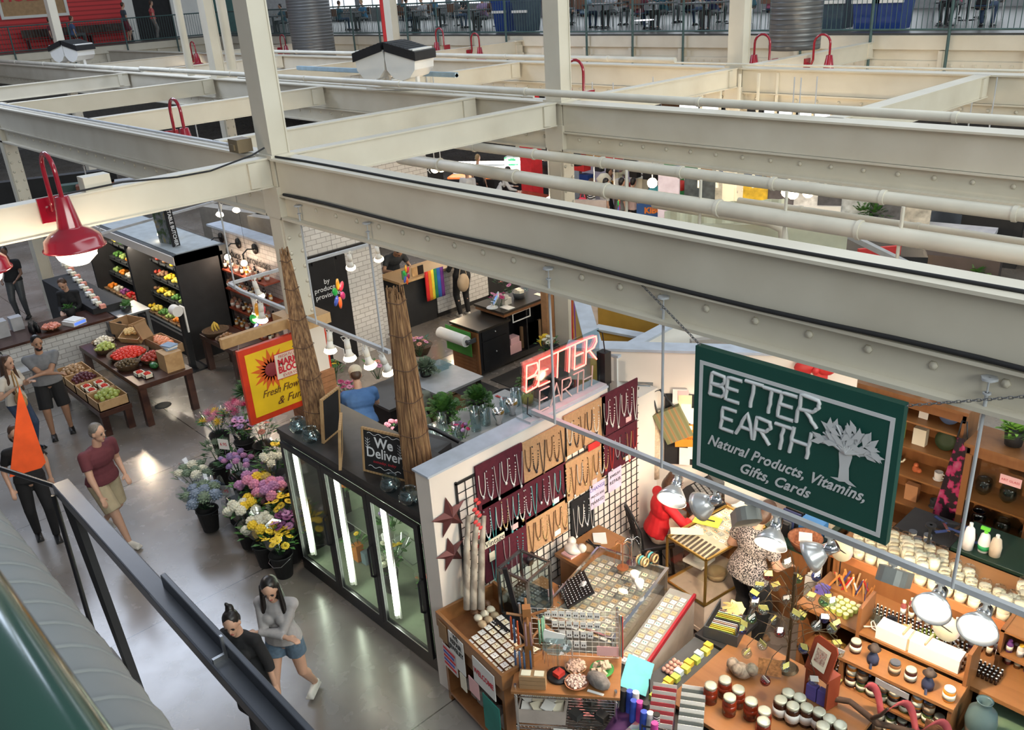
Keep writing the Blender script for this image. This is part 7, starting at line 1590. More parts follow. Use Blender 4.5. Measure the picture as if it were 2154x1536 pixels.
for k in range(14): PB[1](onju(.62+.055*(k % 5),.50+.06*(k//5)-.1*(k % 5 > 2),1.006),0,'amber bottle with a white cap behind the white cartons','white capped amber bottles',None,.55) if k > 1 else None
for (x,y,m,ds,r) in [(.10,.50,GLASSV,'clear glass jug',.055),(.22,.50,mat('black_jug',(.02,.02,.025),.2),'black jug',.05),(.34,.50,mat('yellow_basket_mug',(.55,.35,.12)),'small straw coloured mug',.04)]: tag(MB().lathe([(0,0),(r,0),(r*1.1,r),(r*.8,r*2.2),(r*.9,r*2.5),(r*.8,r*2.4),(r*.7,r*2.0),(r,r),(0,.01)],n=16).build('jug',m,loc=onju(x,y,1.006)),ds+' on the raised deck of the jar unit','jug')
tag(MB().tube([(.12*math.cos(a*.9)*(1-.05*a),.05*math.sin(a*1.3),.01+.004*a) for a in range(14)],.006,5).build('coil_of_cord',PAPER,loc=onju(.13,.40,1.01)),'coil of white cord on the raised deck','cord')
tag(MB().box(-.14,-.008,-.03,.14,.0,.03).build('shelf_sign',mat('grey_card'),loc=onju(.46,-.02,.87)),'grey nameplate on the front edge of the jar unit','sign')
# bowl of sponges and small bottles under the lower deck
dish('white bowl heaped with golden sponges under the lower deck',(-2.80,6.47,.332),.14,PAPER,'sponges',mat('golden_sponge',(.45,.26,.06),.9),26,.055)
for k in range(40): obd((-2.60+.035*(k % 8)-.012*(k//8),5.98+.05*(k//8)+.0,.60+.0*k),0,'tiny bottle with a bright cap behind the red-brown stand','tiny bottles behind the red-brown stand')
slab('narrow oak ledge behind the red-brown stand',-2.72,5.90,-2.52,6.28,.598,OAKT,body=OAK)
# honey table
slab('oak table with honey jars at the bottom of the photo',-3.40,4.62,-2.05,5.75,.74,OAKT)
hj = jar(mat('dark_honey',(.045,.014,.006),.12),mat('silver_lid',(.55,.56,.45),.3,.4),PAPER,.05,.16); hr = jar(mat('red_honey',(.20,.025,.008),.12),mat('silver_lid'),mat('red_honey'),.05,.16)
for k,(px,py) in enumerate([(1495,1437),(1525,1425),(1553,1445),(1535,1462),(1580,1470),(1608,1490),(1606,1512)]): v = at(px,py+8,z=.90); hr((v.x,v.y,.742),0,'reddish honey jar, number %s from the left in the front row' % ['one','two','three','four','five','six','seven'][k],'reddish honey jars',None,1.12)
for k,(px,py) in enumerate([(1642,1467),(1658,1452),(1682,1462),(1668,1480),(1697,1483),(1723,1492),(1745,1507),(1731,1522),(1767,1520)]): v = at(px,py+8,z=.90); hj((v.x,v.y,.742),0,'dark honey jar with a silver lid in the right hand group','dark honey jars, right hand group',None,1.12)
rs = thing('red_brown_stand','red-brown wooden stand with a framed yellow-red print','stand',(-2.48,5.42,.742),-.25)
MB().box(-.12,.0,0,-.10,.14,.30).box(.10,0,0,.12,.14,.30).box(-.12,-.02,.30,.12,.14,.32).build('frame',mat('red_brown_wood',(.28,.05,.02),.4),rs); MB().prism([(-.12,0),(.12,0),(.12,.26),(.09,.30),(-.09,.30),(-.12,.26)],0,.015,TR((0,.0,.32)) @ RO(1.25,4,'X')).build('back_board',mat('red_brown_wood'),rs)
MP = TR((0,-.003,.345)) @ RO(1.25,4,'X'); MB().box(-.07,.02,.016,.07,.22,.019,M=MP).build('print_border',CREAMC,rs); MB().box(-.05,.07,.019,.05,.19,.021,M=MP).build('print',mat_ramp('red_print',[(0,(.5,.03,.03)),(.4,(.6,.5,.4)),(1,(.2,.02,.02))],'voronoi',40),rs)
for k in range(8): tag(MB().box(-.045,-.03,0,.045,.03,.035).build('violet_soap',mat('violet_box'),loc=(-2.52+.10*(k % 2),5.45,.745+.036*(k//2))),'violet and silver soap box inside the red-brown stand','box','violet soap boxes in the stand')
cw = thing('glass_ornament_tree','wire tree hung with glass balls and yellow price tags','ornament tree',(-2.85,5.62,.742))
MB().cyl((0,0,0),(0,0,1.02),.016,n=8).cyl((0,0,0),(0,0,.02),.10,.08,n=14).build('trunk',mat('bronze_wire',(.10,.07,.04),.4,.7),cw)
rnd = random.Random(11); YT = mat('tag_yellow',(.70,.68,.22)); GB = [GLASSV,mat('red_glass_ball',(.5,.05,.05),glass=True,alpha=.8),mat('blue_glass_ball',(.1,.2,.6),glass=True,alpha=.8),mat('green_glass_ball',(.3,.6,.35),glass=True,alpha=.8)]
for k in range(36):
    a = 2.4*k; z = .15+.80*(k/36)+.05; R_ = .42*(1.06-.42*(k/36)); c,s_ = math.cos(a),math.sin(a)
    MB().tube([(0,0,z),(R_*.35*c,R_*.35*s_,z+.10),(R_*.75*c,R_*.75*s_,z+.12),(R_*c,R_*s_,z+.02),(R_*c,R_*s_,z-.02)],.0035,4).build('branch',mat('bronze_wire'),cw)
    b = tag(MB().ball((0,0,-.042),.045,12).build('glass_ball',GB[(0,0,1,0,2,0,3)[k % 7]],loc=(-2.85+R_*c,5.62+R_*s_,.742+z-.02)),['clear','clear','red','clear','blue','clear','green'][k % 7]+' glass ball hanging on the wire tree','ornament',['clear','clear','red','clear','blue','clear','green'][k % 7]+' glass balls on the wire tree')
    tag_ = tag(MB().cb((0,0,-.02),(.07,.003,.048),0,.3*math.sin(k),.5*math.cos(k*3)).build('price_tag',(YT,YT,PAPER)[k % 3],loc=(-2.85+R_*c+.02,5.62+R_*s_-.03,.742+z+.01)),['yellow','yellow','white'][k % 3]+' price tag tied to a ball of the wire tree','tag',['yellow','yellow','white'][k % 3]+' price tags on the wire tree'); tag_.rotation_euler = (0,0,.6+.8*math.sin(k*2))
tag(MB().ball((0,0,.05),.10,10,(1,.8,.6)).ball((.08,.04,.08),.06,8).ball((-.08,0,.07),.06,8).ball((0,-.06,.1),.05,8).build('dried_mushroom',mat('grey_fungus',(.30,.25,.2),.8,var=.4,scale=25),loc=(-3.10,5.28,.742)),'grey ruffled dried fungus under the wire tree','ornament')
tag(MB().cb((0,0,.08),(.20,.015,.14),.5,-.5).build('carved_plaque',mat('carved_brown',(.30,.14,.05),.6,var=.4,scale=40),loc=(-2.92,5.45,.742)),'carved brown plaque lying under the wire tree','plaque')
cr_ = thing('card_rack','black wire rack packed with silver and red card sleeves at the bottom','rack',(-3.22,4.52,0),.55)
MB().box(-.26,-.26,0,.26,.26,.02).box(-.26,-.26,0,-.25,-.25,.86).box(.25,-.26,0,.26,-.25,.86).box(-.26,.25,0,-.25,.26,.86).box(.25,.25,0,.26,.26,.86).box(-.26,-.26,.66,.26,.26,.67).box(-.26,-.26,.84,.26,-.25,.85).build('frame',BLACK,cr_)
for k in range(22): MB().cb((-.12+.24*(k % 2),-.22+.022*k,.76),(.20,.006,.17),0,-.35).build('card_sleeve',(mat('silver_sleeve',(.5,.5,.48),.3),PAPER,mat('red_sleeve',(.35,.04,.05)),mat('grey_sleeve',(.15,.17,.16)))[k % 4],cr_)
slab('white-edged low display by the bottom edge',-2.62,4.30,-2.15,4.58,.74,OAK)
# branch and ribbon, grey vase, pots, right hand shelves
tag(MB().tube([(-.5,0,-.05),(-.25,.02,.05),(.0,0,.0),(.25,.05,.06),(.6,.1,.02)],[.03,.025,.028,.02,.012],8).tube([(-.05,0,.02),(.05,-.1,.2),(.1,-.12,.32)],[.02,.015,.01],6).build('dead_branch',mat('dark_bark',(.10,.06,.04),.8,var=.3),loc=(-1.98,5.50,.80)),'dark bare branch lying in front of the jar unit','branch')
rbn = []
for k in range(40): a = k*.45; rbn.append((-.3+.02*k,.07*math.sin(a),.12+.09*math.cos(a)))
tag(MB().sheet([[(p[0],p[1],p[2]),(p[0]+.02,p[1]+.05,p[2]+.035)] for p in rbn],.003).build('red_gauze_ribbon',mat('dusty_red_ribbon',(.32,.05,.06),.7),loc=(-1.85,5.55,.82)),'curled dusty red gauze ribbon around the bare branch','ribbon')
slab('green painted low table at the right bottom corner',-1.55,5.75,-.6,6.65,.55,mat('sage_paint',(.16,.25,.17)))
def vaseo(label,loc,m,s=1.0,prof=None): return tag(MB().lathe([(r*s,z*s) for r,z in (prof or [(0,0),(.07,0),(.10,.08),(.115,.2),(.10,.29),(.055,.34),(.05,.38),(.06,.40),(.045,.39),(.04,.34),(0,.3)])],n=22).build('ceramic_vase',m,loc=loc),label,'vase')
vaseo('grey-blue glazed vase with a rosy base at the right edge',(-1.42,6.12,.552),mat_ramp('blue_rose_glaze',[(0,(.30,.16,.11)),(.45,(.34,.25,.2)),(.6,(.07,.12,.13)),(1,(.10,.16,.17))],'wave',.55,.3,'Z',dist=1.5),1.05)
vaseo('stacked cream ceramic pot at the right edge',(-1.12,6.05,.552),mat('cream_ceramic',(.55,.47,.36),.4),.8)
vaseo('smaller cream ceramic bowl beside the stacked pot',(-1.2,5.85,.552),mat('cream_ceramic'),1,[(0,0),(.05,0),(.09,.06),(.085,.06),(.04,.015),(0,.015)])
tag(MB().box(-.12,-.01,-.10,.12,.01,.10).box(-.10,-.013,-.08,.10,-.01,.08).build('framed_picture',mat('brown_picture',(.20,.09,.05),.5,var=.4,scale=20),loc=(-1.62,5.85,.66)),'small brown framed picture leaning by the grey-blue vase','picture')
vs_ = thing('vitamin_shelf','oak shelf unit of vitamin bottles at the right edge','shelf',(-1.55,6.70,0))
for _x in (0,1.2): MB().box(_x,0,0,_x+.03,.3,1.25).build('side_panel',OAK,vs_)
for z in (.35,.68,.98,1.22): MB().box(0,0,z,1.23,.3,z+.02).build('shelf_board',OAKT,vs_)
VB = [btl('',mat('purple_pill_bottle',(.12,.04,.18),.3),mat('purple_cap',(.1,.03,.16)),CREAMC,.11,.028),btl('',mat('white_pill_bottle',(.65,.6,.55),.3),mat('yellow_cap',(.7,.45,.05)),PAPER,.11,.028),btl('',mat('red_pill_bottle',(.4,.03,.06),.3),RED,CREAMC,.11,.028),btl('',mat('dark_pill_bottle',(.04,.035,.03),.3),PAPER,CREAMC,.11,.026)]
vn = ['purple','white','red','dark']
for r_,z in enumerate((1.0,.70,.37)):
    for k in range(13):
        i_ = (k+r_*2) % 4 if r_ == 0 else (3 if k % 3 else 1); VB[i_]((-1.48+.085*k,6.78,z+.002),0,vn[i_]+' vitamin bottle on the '+['upper','middle','lower'][r_]+' right shelf',vn[i_]+' vitamin bottles, '+['upper','middle','lower'][r_]+' shelf')
gt = slab('dark green table with cleaning sprays behind the candles',-2.35,7.72,-1.0,8.3,1.14,mat('bottle_green_table',(.01,.03,.02),.4),body=BLACKM)
for k,(px,py,m,h,cap,ds) in enumerate([(2035,1125,mat('pure_white_plastic',(.82,.82,.82),.3,var=.02),.30,WHITEP,'tall white squeeze bottle'),(2068,1130,mat('pure_white_plastic'),.24,mat('bright_green_cap',(.15,.65,.05)),'white spray bottle with a bright green trigger'),(2092,1140,mat('beige_plastic',(.6,.5,.38)),.24,WHITEP,'beige bottle at the edge of the green table')]):
    v = at(px,py+25,z=1.16); t = thing('spray_bottle',ds,'bottle',(v.x,v.y,1.142)); MB().lathe([(0,0),(.05,0),(.055,h*.4),(.04,h*.75),(.015,h*.85),(0,h*.85)],n=16).build('body',m,t); c = MB().cyl((0,0,h*.84),(0,0,h*.96),.018,n=10)
    if k == 1: c.box(-.05,-.014,h*.96,.03,.014,h*1.08); MB().lathe([(.051,.02),(.055,h*.3)],n=16).build('green_band',mat('band_green',(.02,.3,.1)),t)
    c.build('cap',cap,t)
tag(MB().cyl((0,0,0),(0,0,.30),.014,n=8).cyl((0,0,.28),(0,0,.30),.05,n=12).build('black_bag_hook',BLACK,loc=(-2.5,7.55,1.112)),'black post standing among the candles','post')
for k in range(14): tag(MB().cb((0,0,.02),(.15,.03,.008),k*.9,.2*math.sin(k)).build('foil_packet',(SILVER,mat('navy_foil',(.03,.05,.15),.3),BLACK)[k % 3],loc=(-2.58+.09*(k % 5),7.86+.09*(k//5),1.16)),'crumpled foil packet behind the candles','packet','foil packets behind the candles')
tag(MB().box(-2.9,7.72,.3,-2.36,8.2,1.12).build('black_bin_unit',BLACKM),'black display block holding the foil packets','block')

# wall things along the slanted wall
def onwall(px,py,off=.03): u,z = atw(px,py,off); return wpt(u,z,off),u,z
def hang(name,label,cat,px,py,w,h,m,off=.03,rz=0,th=.012):
    p,u,z = onwall(px,py,off); o = tag(MB().box(-w/2,-th/2,-h/2,w/2,th/2,h/2).build(name,m,loc=p),label,cat); o.rotation_euler = (0,rz,wang); return o
hang('blue_photo_print','blue photo print hanging at the corner of the stall','print',1352,830,.17,.22,mat('blue_print',(.15,.25,.35),.5,var=.4,scale=12))
hang('black_pouch','black pouch hanging in front of the blue print','pouch',1360,842,.14,.14,BLACK,.06,.7)
cu = tag(MB().sheet([[(-.16+.32*j/8+.0*i,.02*math.sin(j*1.6)*(.4+i*.12),-.9*i/6) for j in range(9)] for i in range(7)],.01).build('cream_lace_shawl',mat('cream_lace',(.62,.50,.36),.9,var=.2,scale=30),loc=onwall(1358,862,.08)[0]),'cream lace shawl hanging on the back wall','shawl'); cu.rotation_euler = (0,0,wang)
bg = thing('striped_tote','green and brown striped tote bag hung aslant on the back wall','bag',onwall(1400,862,.10)[0]); bg.rotation_euler = (0,-.45,wang)
MB().box(-.16,-.035,-.40,.16,.035,0).build('body',mat_ramp('tote_stripes',[(0,(.16,.17,.08)),(.35,(.24,.22,.12)),(.5,(.28,.13,.05)),(.7,(.33,.2,.09)),(1,(.16,.18,.09))],'wave',2.2,.8,'X'),bg); MB().tube([(-.1,0,0),(-.05,0,.25),(.05,0,.25),(.1,0,0)],.012,6).build('handle',BLACK,bg)
hang('teal_scarf','teal and brown scarf end beside the shawl','scarf',1372,900,.07,.36,mat('teal_scarf',(.08,.22,.2),.8,var=.4,scale=10),.07,.1)
for k,(px,py,w,h,m,ds) in enumerate([(1430,838,.16,.22,PAPER,'white pad at the top of the card pockets'),(1437,832,.12,.12,PINKP,'pink card in the upper pocket'),(1441,845,.15,.16,mat('cream_yellow',(.75,.7,.45)),'pale yellow card with a black arch'),(1443,870,.11,.24,PAPER,'long white card in the left pocket column'),(1462,880,.10,.25,PAPER,'long white card in the right pocket column'),(1440,960,.12,.22,PAPER,'white card under the orange notice'),(1458,945,.12,.26,PAPER,'tall white folder at the lower right pocket'),(1330,985,.25,.4,mat('pale_folders',(.6,.55,.5)),'pale folders behind the seated woman')]): hang('wall_card',ds,'card',px,py,w,h,m,.05+.004*k)
hang('black_pocket_panel','black hanging pocket panel behind the cards','panel',1445,905,.50,.90,BLACKM,.02)
o = hang('orange_notice','orange notice reading 26 Years in Business','sign',1440,917,.22,.28,mat('bright_orange_paper',(.85,.25,.02)),.11,-.05)
text('Years in\nBusiness',.055,o,basis((0,-.008,0),X,Z),mat('brown_ink',(.15,.03,.01)),th=.001); MB().box(-.05,-.009,.08,.09,-.006,.13).build('white_patch',PAPER,o); text('26',.05,o,basis((-.015,-.011,.105),X,Z),INK,th=.001)
bw_ = thing('red_bow','large red ribbon bow on the white wall above the green sign','bow',wpt(atw(1715,778,.1)[0],atw(1715,778,.1)[1],.1)); bw_.rotation_euler = (0,0,wang)
for k in (-1,1): MB().ball((k*.11,0,.02),.11,10,(1,.4,.75)).build('loop',RED,bw_); MB().box(k*.02-.03,-.01,-.22,k*.10+.03,.01,-.02).build('tail',RED,bw_)
MB().ball((0,-.02,0),.045,8).build('knot',RED,bw_)
# tall oak cabinet, glass cabinet
def cabinet(label,loc,w,d,h,shelves,name='oak_shelf_cabinet'):
    t = thing(name,label,'cabinet',loc); MB().box(0,0,0,.03,d,h).box(w-.03,0,0,w,d,h).box(.03,d-.02,0,w-.03,d,h).box(-.03,-.03,h,w+.03,d+.02,h+.04).box(0,0,h-.10,w,.02,h).build('carcass',OAK,t)
    for z in shelves: MB().box(.03,.01,z,w-.03,d-.02,z+.02).build('shelf_board',OAKT,t)
    return t
K0 = Vector((-4.20,8.82,0)); cabinet('tall oak cabinet of mugs and teapots right of the green sign',K0,1.45,.42,2.0,(.30,.68,1.04,1.40,1.72))
def inC(px,py,y=8.95,z=None): v = at(px,py,y=y); return v
def pot(label,p,m,prof,n=16,name='vase',cat='vase'): return tag(MB().lathe(prof,n=n).build(name,m,loc=p),label,cat)
kz = lambda z: z+.022
v = at(1963,880,y=8.95); mq = pot('ruby red glass torso vase on the oak cabinet',(v.x,8.98,2.04),mat('ruby_glaze',(.28,.01,.05),.1),[(0,0),(.07,0),(.06,.06),(.045,.12),(.075,.22),(.08,.27),(.05,.30),(.03,.32),(0,.32)])
v = at(1990,885,y=8.95); pot('dark green glass vase beside the ruby torso',(v.x,8.95,2.04),mat('forest_glaze',(.03,.10,.05),.15),[(0,0),(.055,0),(.04,.05),(.035,.15),(.05,.28),(.055,.30),(.04,.28),(0,.1)])
v = at(2012,895,y=8.95); pot('cream mug with little brown figures on the cabinet edge',(v.x,8.92,2.04),CREAMC,[(0,0),(.045,0),(.048,.09),(.04,.09),(0,.02)],name='mug',cat='mug')
v = at(1925,865,y=8.98); pot('speckled white cylinder vase left of the ruby torso',(v.x,9.0,2.04),mat('speckled_white',(.6,.55,.4),.4,var=.3,scale=60),[(0,0),(.04,0),(.04,.26),(.045,.28),(.03,.28),(0,.2)])
bouquet('autumn arrangement of orange, red and yellow flowers on the cabinet',(-3.62,8.98,2.26),(ORG,FRED,YEL,CORAL),14,.22,'daisy',.05,False,LEAF,h=.2)
GD = [('pink gift box with window',PINKP,'b'),('black and white spotted cow mug',mat_ramp('cow_spots',[(0,(.02,.02,.02)),(.45,(.02,.02,.02)),(.5,(.7,.7,.68)),(1,(.7,.7,.68))],'noise',14,.4),'m'),('brown framed tile',mat('brown_tile',(.15,.07,.04)),'b'),('white rounded tag board',PAPER,'t'),('blue and yellow painted plate',mat_ramp('blue_yellow',[(0,(.1,.15,.3)),(.5,(.12,.18,.32)),(.6,(.6,.6,.1)),(1,(.6,.6,.1))],'wave',1.0,.4,'Z'),'p'),
      ('cream mug',CREAMC,'m'),('rosy brown plate',mat('rosy_plate',(.45,.22,.2)),'p'),('pale green book pair',mat('lime_book',(.45,.6,.15)),'b'),('cream boxed set',CREAMC,'b'),('dark green plate',mat('dark_green_plate',(.04,.07,.03)),'p'),
      ('stack of rose patterned cups',mat('rose_cup',(.72,.55,.48),.3),'s'),('rose patterned cup on a saucer',mat('rose_cup'),'m'),('cream teapot with flowers',CREAMC,'k'),('red and orange figurine',mat('red_orange',(.6,.15,.05)),'f'),('white small jug',PAPER,'m'),
      ('large oval plate with a red rose',mat_ramp('rose_plate',[(0,(.5,.12,.08)),(.4,(.4,.3,.2)),(.6,(.12,.13,.08)),(1,(.12,.13,.08))],'noise',4,.4),'p'),('dark patterned round box',mat('dark_round_box',(.05,.04,.03)),'m'),('black beaded ornament',BLACK,'f'),('orange card with a floral tag',mat('orange_card',(.5,.25,.12)),'b'),('small dark pot',DARKG,'m')]
for i,(ds,m,ty) in enumerate(GD):
    r_,c = divmod(i,5); z = (1.742,1.422,1.062,.702)[r_]; x = K0.x+.22+.25*c; y = K0.y+.16; mb = MB()
    if ty == 'b': mb.box(-.07,-.04,0,.07,.04,.20)
    elif ty == 't': mb.prism([(-.05,0),(.05,0),(.05,.17),(.03,.22),(-.03,.22),(-.05,.17)],0,.01,RO(PI/2-.1,4,'X'))
    elif ty == 'p': mb.lathe([(0,0),(.05,0),(.11,.015),(.112,.02),(.05,.008),(0,.008)],n=22,M=TR((0,.06,.11)) @ RO(PI/2-.25,4,'X'))
    elif ty == 's':
        for q in range(4): mb.lathe([(0,0),(.03,0),(.05,.04),(.045,.04),(0,.01)],(0,0,.035*q),14)
    elif ty == 'k': mb.ball((0,0,.07),.07,14,(1,1,.9)).ball((0,0,.145),.015,6).tube([(.06,0,.06),(.10,0,.08),(.12,0,.12)],.012,6).tube([(-.06,0,.1),(-.11,0,.09),(-.10,0,.05),(-.06,0,.04)],.008,6)
    elif ty == 'f': mb.ball((0,0,.04),.04,8).ball((0,0,.09),.03,8).ball((.04,0,.03),.03,6)
    else: mb.lathe([(0,0),(.05,.002),(.055,.01),(.03,.012),(.042,.03),(.046,.10),(.04,.10),(0,.03)],n=16).tube([(.045,0,.08),(.075,0,.07),(.07,0,.04),(.045,0,.035)],.007,6)
    tag(mb.build('plate' if ty == 'p' else 'teapot' if ty == 'k' else 'cup' if ty in 'ms' else 'figurine' if ty == 'f' else 'gift_box',m,loc=(x,y,z)),ds+' on the '+['top','second','third','fourth'][r_]+' shelf of the oak cabinet','plate' if ty == 'p' else 'mug' if ty in 'ms' else 'ornament')
sc2 = thing('sheer_scarf','long black and magenta sheer dress hanging on the cabinet side','dress',(-2.80,8.72,1.98))
MB().sheet([[(.05+(-.02-.02*i)+(.08+.045*i)*j/6,.02*math.sin(j*2.0)*(.3+.2*i),-.2-.16*i) for j in range(7)] for i in range(8)],.006).build('skirt',mat_ramp('black_magenta',[(0,(.012,.01,.012)),(.48,(.02,.01,.015)),(.54,(.45,.02,.12)),(1,(.55,.3,.4))],'noise',9,.7),sc2); MB().tube([(.03,0,-.2),(.05,0,0),(.10,0,0),(.13,0,-.2)],.008,5).build('strap',BLACK,sc2)
K1 = Vector((-2.62,8.60,0)); gcb = cabinet('oak and glass cabinet of glassware at the right edge',K1,1.35,.45,1.78,(.35,.75,1.15),'glass_cabinet'); MB().box(.05,-.006,.1,1.30,-.002,1.66).build('glass_door',GLASS,gcb); MB().box(0,-.02,.05,.06,0,1.7).box(1.29,-.02,.05,1.35,0,1.7).box(.64,-.02,.05,.70,0,1.7).build('door_frame',OAK,gcb)
for k in range(14): pot(['clear','smoky','blue'][k % 3]+' glass bowl inside the glass cabinet',(K1.x+.15+.24*(k % 5),K1.y+.22,(1.172,.772,.372)[k//5]),(GLASSV,GLASSG,mat('cobalt_glass',(.1,.15,.5),glass=True,alpha=.7))[k % 3],[(0,0),(.04,0),(.08,.05),(.085,.14),(.07,.18),(.06,.18),(.075,.13),(.07,.05),(0,.02)],name='glass_bowl',cat='bowl')['group'] = ['clear','smoky','blue'][k % 3]+' bowls in the glass cabinet'
pk = tag(MB().box(-.10,-.003,-.05,.10,.003,.05).build('pink_notice',PINKP,loc=(K1.x+.45,K1.y-.02,1.55)),'pink notice taped on the glass cabinet','sign'); text('ART GLASS',.035,pk,basis((0,-.006,0),X,Z),REDINK,th=.001)
bush('light green pothos on top of the glass cabinet',(K1.x+.35,K1.y+.2,1.96),.2,mat('bright_leaf',(.2,.4,.06)),40,.14,'potted_plant')
bush('second trailing plant on the glass cabinet by the right edge',(K1.x+.8,K1.y+.2,1.96),.2,LEAF,50,.12,'potted_plant')
tag(MB().box(-.5,-.3,0,.5,.3,.06).box(-.45,-.25,.06,.45,.25,.09).build('grey_sink_lid',mat('blue_grey_steel',(.3,.36,.38),.3,.5),loc=(-1.9,9.6,1.9)),'blue-grey metal lid behind the glass cabinet','lid')
tag(MB().box(-.6,-.35,0,.6,.35,1.88).build('cold_cabinet',mat('pale_enamel',(.5,.55,.53)),loc=(-1.9,9.6,0)),'pale enamel cabinet behind the glass cabinet','cabinet')
# ================================================================== PRODUCE MARKET
column('cream column rising behind the produce counter at the far left',-21.6,5.3,0,4.0)
TILE = mat_brick('white_tile_y',(.62,.61,.60),(.55,.54,.53),(.30,.29,.28),.2,.09,'Y'); TILEX = mat_brick('white_tile_x',(.66,.62,.60),(.6,.56,.54),(.35,.32,.3),.2,.09,'X')
pc = thing('tiled_counter','white tiled market counter with a dark wood top behind the fruit table','counter',(-17.6,3.9,0))
MB().box(0,-2.2,0,.78,1.15,.94).build('tiled_body',TILE,pc); MB().box(-.05,-2.25,.94,.84,1.18,.985).build('wooden_top',DWOOD,pc)
gtb = slab('grey steel table with greens at the end of the tiled counter',-17.5,5.12,-16.7,5.75,.97,STEEL,STEEL)
sc = thing('scale','white scale with a blue lit display on the tiled counter','scale',(-16.98,4.42,.988),.35); MB().box(-.16,-.14,0,.16,.14,.08).box(-.15,-.10,.08,.15,.12,.10).build('body',PAPER,sc); MB().box(.16,-.12,.02,.164,.12,.07).build('display',glow('blue_display',(.1,.2,.9),1.6),sc)
for k in range(6): tag(MB().lathe([(0,0),(.035,0),(.035,.10),(.012,.15),(.012,.19),(0,.19)],n=8).build('dark_bottle',BLACK,loc=(-17.05-.09*(k % 3),3.72+.09*(k//3),.988)),'dark bottle in the cluster on the tiled counter','bottle','dark bottles on the tiled counter')
dish('wooden bowl of orange peppers on the tiled counter',(-17.0,4.02,.99),.17,mat('wicker'),'peppers',CORAL,16,.05)
tag(MB().box(-.15,-.1,0,.1,.1,.3).box(-.3,.2,0,-.1,.4,.25).build('pile_of_bags',mat('pale_grey_bags',(.4,.4,.42)),loc=(-17.4,3.3,.988)),'pale plastic bags heaped at the left of the tiled counter','bags')
bush('bunch of spring greens on the vendor side of the counter',(-17.55,4.55,1.10),.16,LEAF,30,.12,'greens'); bush('loose green onions on the steel table',(-17.0,5.4,1.0),.2,LEAF,20,.12,'greens')
# fruit table and bench
def rtable(label,x0,y0,x1,y1,z,th=.09):
    t = thing('market_table',label,'table',((x0+x1)/2,(y0+y1)/2,0)); w = (x1-x0)/2; d = (y1-y0)/2
    MB().box(-w,-d,z-th,w,d,z).build('tabletop',DWOOD,t,bevel=.005)
    for a in (-1,1):
        for b in (-1,1): MB().prism([(-.055,-.055),(.055,-.055),(.055,.055),(-.055,.055)],0,z-th,TR((a*(w-.07),b*(d-.07),0))).build('leg',DWOOD,t)
    return t
rtable('dark wooden table heaped with red tomatoes and baskets',-16.35,4.22,-13.65,5.15,.76); rtable('lower dark bench carrying wooden fruit crates',-16.05,3.60,-13.85,4.12,.44)
FR = {}
def fruit(nm,c,r,sc_=(1,1,1)):
    if nm not in FR: o = MB().ball((0,0,0),r,8,sc_).build(nm,mat(nm+'_skin',c,.35,var=.2,scale=8)); FR[nm] = [o,False]
    return FR[nm]
def heap(nm,c,r,n,cx,cy,z,w,d,label,sc_=(1,1,1),dome=.10):
    f = fruit(nm,c,r,sc_)
    for k in range(n):
        a = 2.4*k; q = math.sqrt((k+.3)/n)
        if f[1]: o = f[0].copy(); COL.objects.link(o)
        else: o = f[0]; f[1] = True
        o.location = (cx+w*q*math.cos(a),cy+d*q*math.sin(a),z+dome*(1-q*q)+r*.5); o.rotation_euler = (a,k,0); tag(o,label,nm.split('_')[-1],label+' heap')
def crate(label,x,y,z,w,d,h=.16,m=PINE,rz=0,tilt=0,g=None):
    t = thing('fruit_crate',label,'crate',(x,y,z),0,g); t.rotation_euler = (tilt,0,rz)
    MB().box(-w,-d,0,w,d,.012).box(-w,-d,0,w,-d+.012,h).box(-w,d-.012,0,w,d,h).box(-w,-d,0,-w+.012,d,h).box(w-.012,-d,0,w,d,h).build('crate',m,t)
def basket(label,x,y,z,r): tag(MB().lathe([(0,0),(r*.8,0),(r,.09),(r*1.04,.10),(r*.94,.08),(r*.75,.02),(0,.02)],n=18).build('wicker_basket',mat('dark_wicker',(.12,.07,.035),.8),loc=(x,y,z)),label,'basket')
for k,(x,nm,c,r,n,ds) in enumerate([(-15.72,'tan_potato',(.42,.26,.14),.036,30,'tan potatoes'),(-15.20,'purple_plum',(.10,.02,.03),.034,34,'dark red plums'),(-14.12,'green_pear',(.36,.42,.10),.045,22,'green pears')]):
    crate('pine crate of '+ds+' on the low bench',x,3.86,.445,.25,.24); heap(nm,c,r,n,x,3.86,.55,.18,.18,'piece of the '+ds+' in the pine crate')
crate('pine crate of berry punnets on the low bench',-14.66,3.86,.445,.25,.24)
pun = [(-14.78,3.76),(-14.55,3.76),(-14.78,3.97),(-14.55,3.97)]+[(-14.05,4.42),(-13.88,4.48)]
for i,(x,y) in enumerate(pun): z = .53 if i < 4 else .762; crate('pale punnet of strawberries '+('in the pine crate' if i < 4 else ['on the table corner, left','on the table corner, right'][i-4]),x,y,z,.085,.07,.07,CREAMC,g='strawberry punnets'); heap('red_strawberry',(.65,.04,.02),.017,14,x,y,z+.05,.055,.045,'strawberry '+('in the crate punnets' if i < 4 else 'in the table punnets'),dome=.03)
